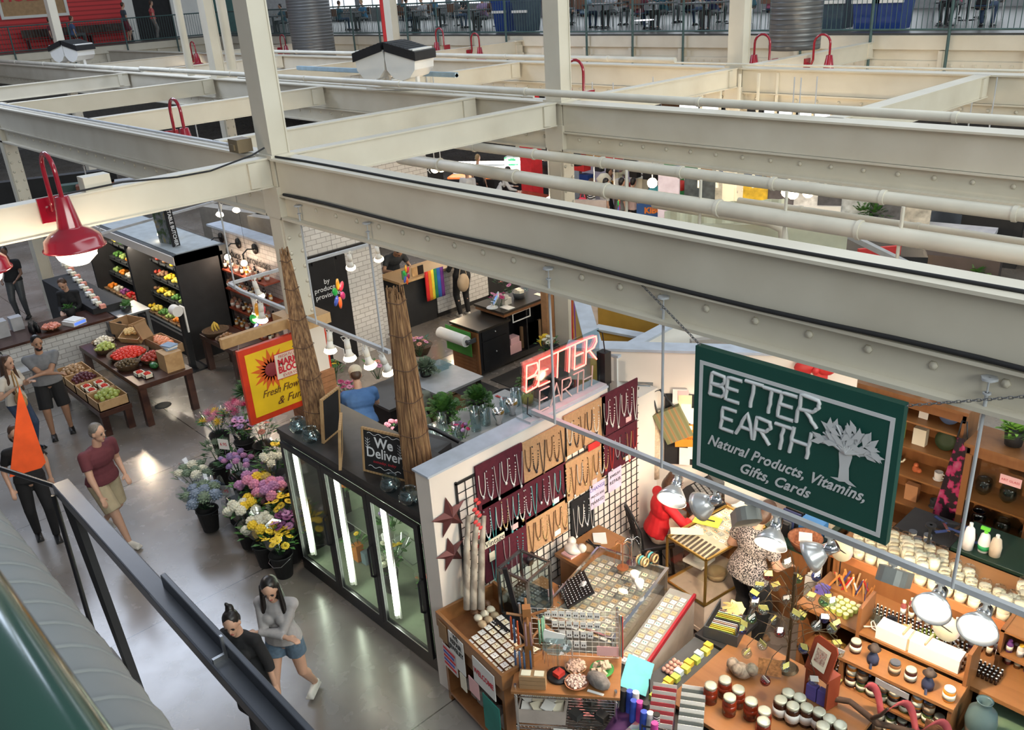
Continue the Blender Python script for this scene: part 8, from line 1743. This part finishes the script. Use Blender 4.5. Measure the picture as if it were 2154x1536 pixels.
for (x,y,r,nm,c,fr_,n,ds) in [(-15.98,4.55,.20,'white_garlic',(.68,.62,.5),.035,26,'white garlic'),(-15.62,4.45,.19,'green_apple',(.42,.48,.12),.045,18,'green apples'),(-15.02,4.62,.34,'red_tomato',(.68,.035,.015),.040,70,'red tomatoes'),(-14.48,4.85,.24,'dark_nectarine',(.42,.05,.03),.038,34,'dark nectarines'),(-14.55,4.42,.20,'brown_kiwi',(.15,.10,.05),.026,34,'brown kiwis')]:
    basket('round wicker basket of '+ds+' on the fruit table',x,y,.762,r); heap(nm,c,fr_,n,x,y,.80,r*.8,r*.8,'piece of the '+ds+' in the round basket')
crate('tilted pine crate of yellow potatoes',-15.55,4.98,.90,.22,.16,.12,rz=.5,tilt=.45); heap('yellow_potato',(.62,.42,.16),.034,26,-15.56,4.93,1.0,.16,.11,'yellow potato in the tilted crate',dome=.04)
crate('open cardboard carton at the back of the fruit table',-16.0,5.05,.762,.26,.2,.34,CARD,.3); crate('long carton of peaches at the back right of the table',-14.9,5.22,.762,.42,.16,.16,CARD,.05); heap('pink_peach',(.70,.26,.13),.04,32,-14.9,5.22,.88,.34,.11,'peach in the long carton',dome=.03)
tag(MB().cb((0,0,.17),(.03,.26,.30),.4,0,-.5).build('box_lid',CARD,loc=(-15.28,5.05,.9)),'brown carton lid standing by the tilted crate','box lid')
tag(MB().box(-.2,-.12,0,.2,.12,.10).box(-.12,-.1,.1,.12,.1,.28).build('black_produce_bags',BLACK,loc=(-16.3,4.9,.762)),'black scales and bags at the back left of the fruit table','bags')
bxp = tag(MB().box(-.17,-.15,0,.17,.15,.32).build('wooden_box',PINE,loc=(-13.92,4.92,.762)),'pine box with slots at the right end of the fruit table','box')
for k in range(3): tag(MB().cb((0,0,.012),(.24,.18,.022),.2*k-.1).build('magazine',(mat('blue_cover',(.25,.35,.5)),PAPER)[k % 2],loc=(-14.0,4.98,1.083+.024*k)),['bottom','middle','top'][k]+' magazine of the stack on the pine box','magazine')
tag(MB().ball((0,0,.05),.09,8,(1.2,.8,.6)).build('green_peppers',mat('green_pepper_skin',(.03,.16,.05),.3),loc=(-14.18,4.72,.762)),'dark green peppers in a bag near the pine box','vegetables')
# open fridge
fr = thing('open_produce_fridge','long black open market fridge full of vegetables','fridge',(-20.6,6.05,0)); LN = 4.85
MB().box(0,0,0,LN,.95,.42).box(0,.85,.42,LN,.95,2.0).box(LN-.07,0,.42,LN,.9,2.1).box(0,0,.42,.07,.9,2.1).box(2.35,.0,.42,2.45,.9,2.0).build('cabinet',BLACKM,fr); MB().box(0,.02,1.92,LN,1.05,2.1).build('canopy',DARKG,fr); MB().box(0,-.01,1.93,LN,.02,2.09).build('light_strip',WARMW,fr); MB().box(.1,.1,2.1,LN-.1,1.0,2.115).build('roof_panel',mat('pale_roof_panel',(.42,.46,.48),.5),fr)
for q,(z,d0) in enumerate([(.44,.05),(.78,.30),(1.12,.38),(1.46,.45)]): MB().box(.08,d0,z,LN-.08,.85,z+.025).build('shelf',DARKG,fr)
area_light('fridge_light',(-18.2,6.12,1.88),(-18.2,6.7,.7),4.4,.08,60,(1,.86,.66))
VC = [('orange_pepper',(.8,.25,.02)),('red_pepper',(.6,.02,.02)),('yellow_pepper',(.8,.55,.03)),('green_cabbage',(.30,.42,.12)),('purple_cabbage',(.25,.05,.2)),('brown_mushroom',(.25,.13,.07)),('leafy_green',(.08,.22,.04)),('white_turnip',(.65,.6,.5)),('red_apple',(.45,.05,.03)),('lemon',(.7,.58,.1))]
for q,(z,y,nn) in enumerate([(.50,6.3,13),(.84,6.5,13),(1.18,6.58,13),(1.52,6.62,13)]):
    for k in range(nn):
        nm,c = VC[(k*7+q*3) % 10]; x = -20.35+.355*k
        crate('shallow tray in row %s of the open fridge, %s' % (['one','two','three','four'][q],nm.replace('_',' ')),x,y,z-.03,.15,.15,.05,CARD if q == 0 else DARKG,g='trays of the open fridge')
        heap(nm,c,.045,9 if k > 5 else 6,x,y,z+.01,.10,.10,nm.replace('_',' ')+' in row %s of the open fridge' % ['one','two','three','four'][q],dome=.05)
vs = thing('vegetable_butcher_sign','upright black photo sign lettered Vegetable Butcher on the fridge','sign',(-16.42,6.45,2.115),.1); vs.rotation_euler = (0,-.06,.25)
MB().box(-.55,0,0,0,.03,.88).build('photo_panel',mat_ramp('vegetable_photo',[(0,(.03,.05,.02)),(.42,(.05,.10,.03)),(.55,(.22,.24,.28)),(.7,(.35,.3,.1)),(1,(.4,.15,.03))],'noise',7,.5),vs); MB().box(0,-.13,0,.03,.03,.90).build('black_panel',BLACK,vs)
text('VEGETABLE BUTCHER',.11,vs,basis((.034,-.05,.45),-Z,Y),WINK,sx=.82,th=.002,bold=.002)
# tiled shelf wall with lamps
struct('wall_tiled_shelves',MB().box(-16.6,7.25,0,-14.0,7.45,2.3),TILEX); struct('trim_tiled_wall_cap',MB().box(-16.65,7.18,2.3,-13.95,7.5,2.34),mat('pale_blue_grey_trim'))
text('produce & provisions',.24,(_p := thing('wall_lettering','thin black lettering under the three wall lamps','lettering',(-15.3,7.24,1.85))),basis((0,-.006,0),X,Z),INK,name='letters',th=.004,sx=.9)
for k,x in enumerate((-16.2,-15.5,-14.85)):
    t = thing('wall_lamp',['left','middle','right'][k]+' black gooseneck wall lamp above the tiled shelves','lamp',(x,7.24,2.12)); MB().lathe([(0,0),(.10,0),(.10,.02),(0,.02)],n=18,M=RO(PI/2,4,'X')).tube([(0,-.02,0),(0,-.16,.03),(-.0,-.26,-.04),(0,-.27,-.14)],.013,6).build('bracket',BLACK,t); MB().ball((0,-.27,-.21),.06,10).build('bulb',BULB,t)
    point_light((x,6.9,1.86),9,(1,.75,.55),.06)
GS = [btl('',mat('dark_bottle_glass',(.03,.02,.02),.2),BLACK,CREAMC,.2,.03),btl('',mat('pink_snack_bag',(.5,.22,.15)),mat('tan_top',(.4,.25,.15)),PAPER,.16,.045),btl('',mat('amber_honey',(.6,.25,.03),.2),PAPER,CREAMC,.14,.035)]
for q,z in enumerate((1.62,1.24,.84,.44)):
    tag(MB().box(-1.2,-.32,0,1.15,0,.03).build('red_shelf',mat('red_brown_shelf',(.30,.06,.03),.5),loc=(-15.25,7.24,z)),['top','second','third','lowest'][q]+' red-brown shelf of goods on the tiled wall','shelf')
    for k in range(20): i_ = (0,1,1,2)[q] if k < 9 else (k+q) % 3; GS[i_]((-16.35+.11*k,6.98+.1*(k % 2),z+.032),0,['dark bottle','pink snack bag','amber jar'][i_]+' on the %s red-brown shelf' % ['top','second','third','lowest'][q],['dark bottles','pink snack bags','amber jars'][i_]+' on the %s red-brown shelf' % ['top','second','third','lowest'][q])
rtable('dark table with banana baskets before the tiled shelves',-15.2,6.0,-13.9,6.6,.72); basket('wicker basket of bananas',-14.9,6.2,.722,.24); basket('wicker basket of brown produce beside the bananas',-14.35,6.15,.722,.2); heap('brown_onion',(.30,.15,.06),.04,16,-14.35,6.15,.76,.13,.13,'brown onion in the wicker basket')
for k in range(6): tag(MB().tube([(0,0,.12),(.04,.02,.06),(.05,.04,0),(.03,.06,-.04)],[.01,.02,.02,.008],6).build('banana',mat('banana_yellow',(.75,.5,.08)),loc=(-14.9,6.2,.85)),'banana standing in the wicker basket','banana','bananas in the wicker basket').rotation_euler = (0,0,k*1.05)
rp = thing('bag_roll_stand','black post with a white roll of produce bags beside the fridge','stand',(-15.45,5.85,0)); MB().box(-.22,-.22,0,.22,.22,.03).box(-.05,-.05,0,.05,.05,1.15).build('post',BLACK,rp); MB().cyl((-.1,-.09,1.2),(.1,-.09,1.2),.10,n=18).box(-.09,.02,.75,.09,.05,1.25).build('bag_roll',PAPER,rp)
# pinwheel ornaments
def petals(label,p,r=.16):
    t = thing('petal_ornament',label,'ornament',p,.6)
    for k,c in enumerate([(.8,.35,.02),(.5,.02,.05),(.35,.02,.12),(.8,.12,.02),(.05,.10,.5),(.02,.45,.08)]): a = PI/2-k*PI/3; MB().ball((0,0,0),1,10,M=TR((0,r*.62*math.cos(a),r*.62*math.sin(a))) @ RO(a,4,'X') @ Matrix.Diagonal((.02,r*.42,r*.26,1))).build('petal',mat('petal_gloss_%d' % k,c,.2,coat=.5),t)
    MB().cyl((0,0,0),(0,0,2.0),.002,n=4).build('string',BLACK,t)
petals('rainbow petal ornament hanging before the black sliding door',at(713,618,x=-12.2),.26); petals('rainbow petal ornament above the yellow sign',at(545,675,x=-11.0),.26); petals('rainbow petal ornament on the timber topped counter',at(855,578,x=-13.5),.20); petals('distant rainbow petal ornament beside the backpack',at(1302,432,x=-12.6),.25)
# white tiled wall with sliding door, counter with the rainbow flag
struct('wall_white_tiled',MB().box(-13.7,7.3,0,-13.4,8.9,2.9).box(-16.4,8.9,0,-13.7,9.2,3.0).box(-15.8,8.4,2.0,-15.6,12,3.4),TILE)
dr = struct('door_3',MB().box(-13.38,7.38,.02,-13.34,8.2,2.05),BLACK); MB().box(-13.38,6.9,2.08,-13.33,8.9,2.17).box(-13.33,7.5,2.0,-13.30,7.56,2.14).box(-13.33,8.0,2.0,-13.30,8.06,2.14).build('rail',BLACK,dr)
text('by\nproduce &\nprovisions',.13,dr,basis((-13.335,7.75,1.52),Y,Z),WINK,th=.002)
ct2 = thing('timber_topped_counter','timber topped counter, black panelled left and white brick right, with the rainbow flag','counter',(-14.4,9.62,0)); MB().box(0,0,0,.6,.92,1.0).build('black_panel',BLACKM,ct2); MB().box(0,.92,.1,.62,2.35,1.0).build('brick_panel',TILE,ct2); MB().box(0,2.35,0,.6,3.6,1.0).build('rear_panel',BLACKM,ct2); MB().box(0,.9,0,.6,2.4,.1).build('plinth',BLACK,ct2); MB().box(-.05,-.05,1.0,.72,3.6,1.05).build('timber_top',PINE,ct2)
fl2 = thing('rainbow_flag','rainbow striped flag hanging over the timber topped counter','flag',(-13.655,10.42,1.12))
for k,c in enumerate([(.75,.02,.02),(.85,.25,.02),(.85,.7,.05),(.02,.22,.10),(.03,.15,.55),(.20,.04,.3)]): MB().sheet([[(.012*math.sin((k+q)*1.3)+.0,-.24+.08*(k+q),-.09*i) for q in (0,.5,1)] for i in range(8)],.004).build('stripe',mat('flag_stripe_%d' % k,c,.7),fl2)
for k,(y,m) in enumerate([(9.8,mat('green_frame',(.05,.25,.12))),(10.05,PINE),(10.2,BLACK)]): tag(MB().box(-.01,-.07,0,.01,.07,.18).build('counter_sign',m,loc=(-13.8,y,1.052)),['green card sign','small chalk sign in a pine frame','black notice'][k]+' on the timber topped counter','sign')
tag(MB().box(-.5,0,-.35,.5,.03,.35).build('black_wall_panel',BLACKM,loc=(-14.9,8.0,3.0)),'black panel with white lines above the tiled wall','panel')
# ================================================================== FAR STALLS
def blk(name,label,cat,b,m,loc=(0,0,0),rz=0): o = tag(MB().box(*b).build(name,m,loc=loc),label,cat); o.rotation_euler = (0,0,rz); return o
def fs_(name,label,cat,px,py,z,w,d,h,m,rz=.5): v = at(px,py,z=z); return blk(name,label,cat,(-w/2,-d/2,0,w/2,d/2,h),m,(v.x,v.y,z-h),rz)
mn = thing('menu_wall','tall black menu wall with faint white lines and a star','wall panel',(-24.5,14.2,0)); MB().box(0,0,0,6.4,.12,2.3).build('panel',BLACKM,mn)
for k in range(16): MB().box(.4+(k % 4)*1.2,-.01,1.3+.2*(k//4),1.3+(k % 4)*1.2,0,1.33+.2*(k//4)).build('menu_line',mat('faded_chalk',(.12,.12,.12)),mn)
text('STAR',.3,mn,basis((5.6,-.02,1.75),X,Z),WINK,th=.01)
mn.location = (-19.3,9.0,0); mn.rotation_euler = (0,0,PI/2)
gr = thing('grill_counter','grill counter glowing orange behind the cook in the red cap','counter',(-21.2,16.9,0),.55); MB().box(0,0,0,3.4,.7,.9).build('body',BLACKM,gr); MB().box(.1,.1,.9,3.3,.6,.95).build('glowing_grill',mat('hot_grill',(.6,.15,.05),.5,emit=(1,.25,.06),es=.9,var=.8,scale=5),gr); MB().box(0,.65,1.25,3.4,.72,1.32).build('light_strip',BULBW,gr)
slab('dark counter with a red-brown top left of the middle column',-17.7,15.9,-15.9,16.9,1.0,mat('red_brown_top',(.28,.06,.03),.25),body=BLACKM)
rp_ = tag(MB().box(-.22,-.22,0,.22,.22,3.8).build('red_pillar',mat('bright_red_paint',(.72,.03,.04)),loc=(-17.9,17.5,0)),'bright red square pillar behind the grill stall','pillar')
fs_('glass_case','long white lit case of food behind the grill stall','case',1060,345,1.1,3.2,.8,1.1,mat('lit_white_case',(.7,.75,.78),.3)); fs_('food_boxes','green and white takeaway boxes behind the red pillar','boxes',1110,328,1.35,1.4,.5,.25,mat_ramp('green_white',[(0,(.02,.35,.12)),(.45,(.05,.4,.2)),(.5,(.8,.85,.85)),(1,(.85,.9,.9))],'noise',3)); fs_('steel_counter','pale steel counter right of the red pillar','counter',1172,352,1.0,1.2,.8,1.0,mat('pale_steel_top',(.6,.65,.7),.3))
blk('stall_canopy','black canopy with red boards above the far grill','canopy',(-2.2,-.1,0,2.2,.1,.5),BLACKM,(-24.0,20.2,2.4),.7); blk('red_board','dark red menu board under the black canopy','board',(-1.1,-.05,0,1.1,.05,.5),mat('dull_red_board',(.25,.05,.05)),(-24.0,20.0,1.8),.7)
cf = thing('drinks_fridge','red and black drinks fridge with a lit glass front','fridge',(-20.9,23.6,0),.75); MB().box(0,0,0,2.0,.8,2.2).build('body',BLACK,cf); MB().box(-.5,-.02,0,0,.8,2.2).build('red_side',RED,cf); MB().box(.12,-.03,.6,.85,0,2.0).box(1.1,-.03,1.0,1.9,0,1.9).build('lit_window',glow('fridge_glow',(.85,.95,1),1.8),cf)
blk('brown_door','brown timber panel beside the drinks fridge','panel',(-.3,-.1,0,.3,.1,2.4),OAK,(-18.9,25.3,0),.75); blk('violet_counter','pale violet counter front before the drinks fridge','counter',(-1.3,-.3,0,1.3,.3,1.0),mat('pale_violet',(.45,.4,.5)),(-18.3,22.0,0),.75)
gg = fs_('grid_board','grey wire board with red lettering left of the striped top','board',1225,420,1.8,1.1,.05,1.1,mat('grey_mesh',(.30,.27,.28),.6)); text('PICKLES',.22,gg,basis((0,-.05,.85),X,Z),REDINK,th=.01)
fs_('purple_doorway','lilac grey door frame left of the green banner','frame',1408,350,2.6,.45,.15,2.6,mat('lilac_grey',(.38,.36,.48))); gb = fs_('green_banner','green drinks banner with a red disc and a pale lemon','banner',1437,345,2.2,.9,.05,1.6,mat('banner_green',(.01,.22,.06)))
MB().lathe([(0,0),(.13,0),(.13,.02),(0,.02)],n=18,M=TR((-.02,-.05,1.1)) @ RO(PI/2,4,'X')).build('red_disc',RED,gb); MB().cb((-.22,-.04,1.15),(.07,.02,.9),0,0,.5).build('white_stroke',PAPER,gb); MB().ball((.15,-.04,.65),.15,10,(1,.2,.8)).build('lemon',mat('pale_lemon',(.5,.6,.15)),gb); text('UP',.3,gb,basis((.2,-.04,1.25),X,Z),WINK,th=.01)
gs = fs_('graduation_sign','blue graduation cake sign with a teal dome top','sign',1378,428,1.2,.9,.06,.62,mat('royal_blue_card',(.02,.09,.30)),.65); MB().lathe([(0,0),(.45,0),(.45,.04),(0,.04)],n=22,M=TR((.1,.06,.60)) @ RO(PI/2,4,'X')).build('teal_dome',mat('teal_dome',(.05,.3,.35)),gs); text('KIBO?',.2,gs,basis((0,-.04,.45),X,Z),ORG,th=.01,bold=.01); text('Graduation',.17,gs,basis((0,-.04,.2),X,Z),WINK,th=.01)
tag(MB().lathe([(0,0),(.45,0),(.45,.7),(.5,.72),(.5,.8),(0,.8)],n=18).build('round_bin',DARKG,loc=at(1332,452,z=.1)),'round grey-green tub beside the graduation sign','tub'); fs_('food_table','white table of food behind the graduation sign','table',1365,418,.9,1.4,.8,.9,PAPER); fs_('orange_box','orange box under the graduation sign','box',1368,460,.6,.5,.3,.5,ORG)
for k,(px,c,ds) in enumerate([(1475,(.1,.12,.13),'dark shelf of bottles'),(1520,(.6,.58,.5),'cream pillar wall'),(1585,(.75,.45,.03),'yellow and red banner'),(1640,(.10,.09,.1),'dark shelf of black pots'),(1690,(.6,.6,.6),'white boxes shelf'),(1740,(.07,.07,.08),'black hanging pans shelf'),(1800,(.45,.48,.5),'pale steel rack'),(1870,(.1,.1,.11),'dark coffee machine'),(1930,(.45,.42,.36),'beige cupboard')]): fs_('stall_backing',ds+' in the far right stall','shelf',px,372,2.0,.7,.4,2.0,mat('stall_back_%d' % k,c,.6,var=.5,scale=5),.45)
fs_('red_box','small red box hanging in the far right stall','box',1545,345,2.2,.35,.2,.3,RED); fs_('red_bucket','small red canister among the far pans','canister',1792,395,1.6,.3,.2,.3,RED); fs_('white_van_hood','white rounded equipment cover behind the thick pipe','cover',1690,425,1.4,1.6,.8,.6,WHITEP)
CORR = mat('cream_corrugated',(.62,.64,.50),.55,var=.06)
def corr(label,a,b,z0,z1,dir_=0):
    a = Vector(a); b = Vector(b); L = (b-a).length; n = int(L/.05); g = [[(L*i/n,.03*math.sin(i*1.05),z) for i in range(n+1)] for z in (z0,z1)]; o = tag(MB().sheet(g,.01,False).build('corrugated_wall',CORR,loc=(a.x,a.y,0)),label,'wall panel'); o.rotation_euler = (0,0,math.atan2((b-a).y,(b-a).x))
p0 = at(1440,478,z=3.0); p1 = at(1785,476,z=3.0); blk('cream_roof_box','smooth cream parapet of the corrugated kiosk','wall panel',(0,0,0,(p1-p0).length,.08,.75),CORR,(p0.x,p0.y,2.28),math.atan2((p1-p0).y,(p1-p0).x))
q0 = at(1455,428,z=2.8); q1 = at(1650,418,z=2.8); corr('tall cream corrugated sheets behind the thick pipe',(q0.x,q0.y,0),(q1.x,q1.y,0),.9,2.8); q2 = at(1398,445,z=2.7); corr('cream corrugated end of the kiosk beside the graduation sign',(q2.x,q2.y,0),(q0.x,q0.y,0),.9,2.7)
fs_('black_ledge','black stall roof with a slanting grey bar right of the kiosk','roof',1835,520,2.0,1.6,1.0,.5,BLACKM); fs_('red_slatted_panel','small red slatted panel right of the kiosk','panel',1850,520,2.15,.7,.06,.5,RED,.9); bar = blk('grey_bar','grey bar slanting down beside the red slatted panel','bar',(-.9,-.04,-.04,.9,.04,.04),GREYP,at(1835,520,z=2.5),-.6)
fs_('yellow_bin','bright yellow tote lid below the kitchen counter','bin',1895,545,1.1,1.0,.9,.3,mat('tote_yellow',(.85,.5,.02),.5),.3); fs_('black_hood','large matt black hood box at the right','hood',1990,525,1.3,1.9,.9,.9,mat('brown_black',(.05,.04,.04),.5),.25); fs_('cream_post','cream post left of the black hood box','post',1886,500,2.0,.35,.35,2.0,WARMW,.25)
for k,(px,py) in enumerate([(1950,560),(2025,575)]): fs_('paper_menu',['left','right'][k]+' white paper menu taped to the black hood box','paper',px,py,1.3,.45,.02,.5,PAPER,.25)
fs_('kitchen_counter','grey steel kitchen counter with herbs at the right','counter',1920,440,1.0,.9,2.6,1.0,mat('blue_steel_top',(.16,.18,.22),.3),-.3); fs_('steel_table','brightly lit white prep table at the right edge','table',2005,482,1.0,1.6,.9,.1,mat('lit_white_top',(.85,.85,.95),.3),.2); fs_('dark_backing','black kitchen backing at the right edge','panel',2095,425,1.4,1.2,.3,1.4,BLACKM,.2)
for k,px in enumerate((1815,1840)): v = at(px,455,z=1.15); bush(['left','right'][k]+' pot of feathery herbs on the kitchen counter',v,.45,LEAF,110,.10,'herb_pot')
bush('small cactus below the black hood box at the right edge',at(2055,580,z=1.0),.25,LEAF,18,.2,'cactus')
for (px,py,ds) in [(915,355,'left of the pair over the menu wall'),(928,353,'right of the pair over the menu wall'),(1156,425,'in a wire guard left of the middle column foot'),(1250,398,'above the pink bag'),(1292,404,'small one beside the backpack'),(1372,385,'lit before the doorway man'),(1655,404,'first of the row behind the thin pipe'),(1668,408,'second of the row behind the thin pipe'),(1700,405,'third of the row behind the thin pipe'),(2013,428,'white dish at the right kitchen'),(2056,428,'orange flare at the right kitchen'),(845,372,'low at the left of the menu wall'),(590,268,'by the nearest column between girders')]:
    v = at(px,py,z=2.6); t = thing('bare_bulb_lamp','glowing bulb lamp '+ds,'lamp',v); MB().ball((0,0,0),.10,12).build('bulb',BULB,t); MB().cyl((0,0,.08),(0,0,2.0),.012,n=5).build('rod',GREYP,t)
    point_light(v-Vector((0,0,.2)),55,(1,.78,.52))
rnd = random.Random(21); GC = [('white',PAPER),('black',BLACKM),('steel',STEEL),('red',RED),('amber',mat('amber_jar',(.5,.25,.06))),('blue',BLUEP),('cream',CREAMC)]
for k in range(90):
    px = 1215+9.3*k; nm,m = GC[int(rnd.random()*7)]; v = at(px,(345,362,385,402)[k % 4]+rnd.uniform(-8,8)+(px-1215)*.05,z=(2.0,1.6,1.25,1.0)[k % 4]); s_ = rnd.uniform(.10,.22)
    o = MB().box(-s_,-s_*.7,0,s_,s_*.7,s_*1.6) if k % 3 else MB().lathe([(0,0),(s_*.7,0),(s_,s_),(s_*.5,s_*1.6),(0,s_*1.7)],n=10)
    tag(o.build('stall_goods',m,loc=v),nm+' piece of stall goods on the far shelves between the girders','goods',nm+' goods on the far shelves')
for k,(px,y) in enumerate([(1312,9.5),(1468,9.5),(1650,9.5),(1900,9.5)]): v = at(px,400,y=y); tag(MB().cyl((0,0,0),(0,0,.88),.022,n=6).box(-.03,-.13,.2,.03,.13,.23).build('pipe_hanger',CREAM2,loc=(v.x,y+.06,3.0)),['first','second','third','fourth'][k]+' pipe hanger from the left on the thick cream pipe','hanger')
for k in range(12): px = 1470+k*38; v = at(px,395,z=2.4); blk('hanging_rod','thin pale rod hanging in the distance over the right stalls','rod',(-.02,-.02,0,.02,.02,2.15),CREAM2,v)['group'] = 'hanging rods over the right stalls'
# far left stalls between the girders
for (px,py,w,h,m,ds) in [(90,372,3.2,1.1,BLACKM,'black boarded stall front seen under the left girder'),(165,385,.9,1.4,mat('dark_green_stall',(.04,.08,.07)),'dark green stall shelf'),(200,385,.8,1.5,mat('red_brown_stall',(.16,.05,.03)),'red-brown stall shelf under the left girder'),(240,380,1.4,1.3,WALLG,'grey panel wall under the left girder'),(500,440,2.4,1.6,mat('beige_door',(.34,.31,.27)),'beige cupboard wall behind the tiled shelves'),(560,455,.9,1.5,mat('beige_door'),'beige door right of the cupboard wall')]: fs_('market_booth',ds,'stall front',px,py,2.8 if px < 400 else 2.1,w,.3,h,m,1.2 if px < 400 else .2)
for k in range(18): fs_('glass_shelf_goods','white lit goods in the far produce case','goods',132+k*4.4+4*(k % 3),552+k*5.2,1.2,.1,.1,.07,(PAPER,CREAMC,CORAL)[k % 3],0)['group'] = 'goods in the far produce case'
fs_('far_produce_case','dark far produce case left of the open fridge','case',170,610,1.1,3.0,.6,1.1,BLACKM,0)
tag(MB().tube([(-.35,-.3,0),(-.3,-.3,.9),(.3,-.3,.9),(.35,-.3,0)],.02,6).box(-.3,-.3,.6,.3,.1,.64).build('steel_trolley',STEEL,loc=(-16.5,3.35,0)),'small steel trolley left of the low bench','trolley')
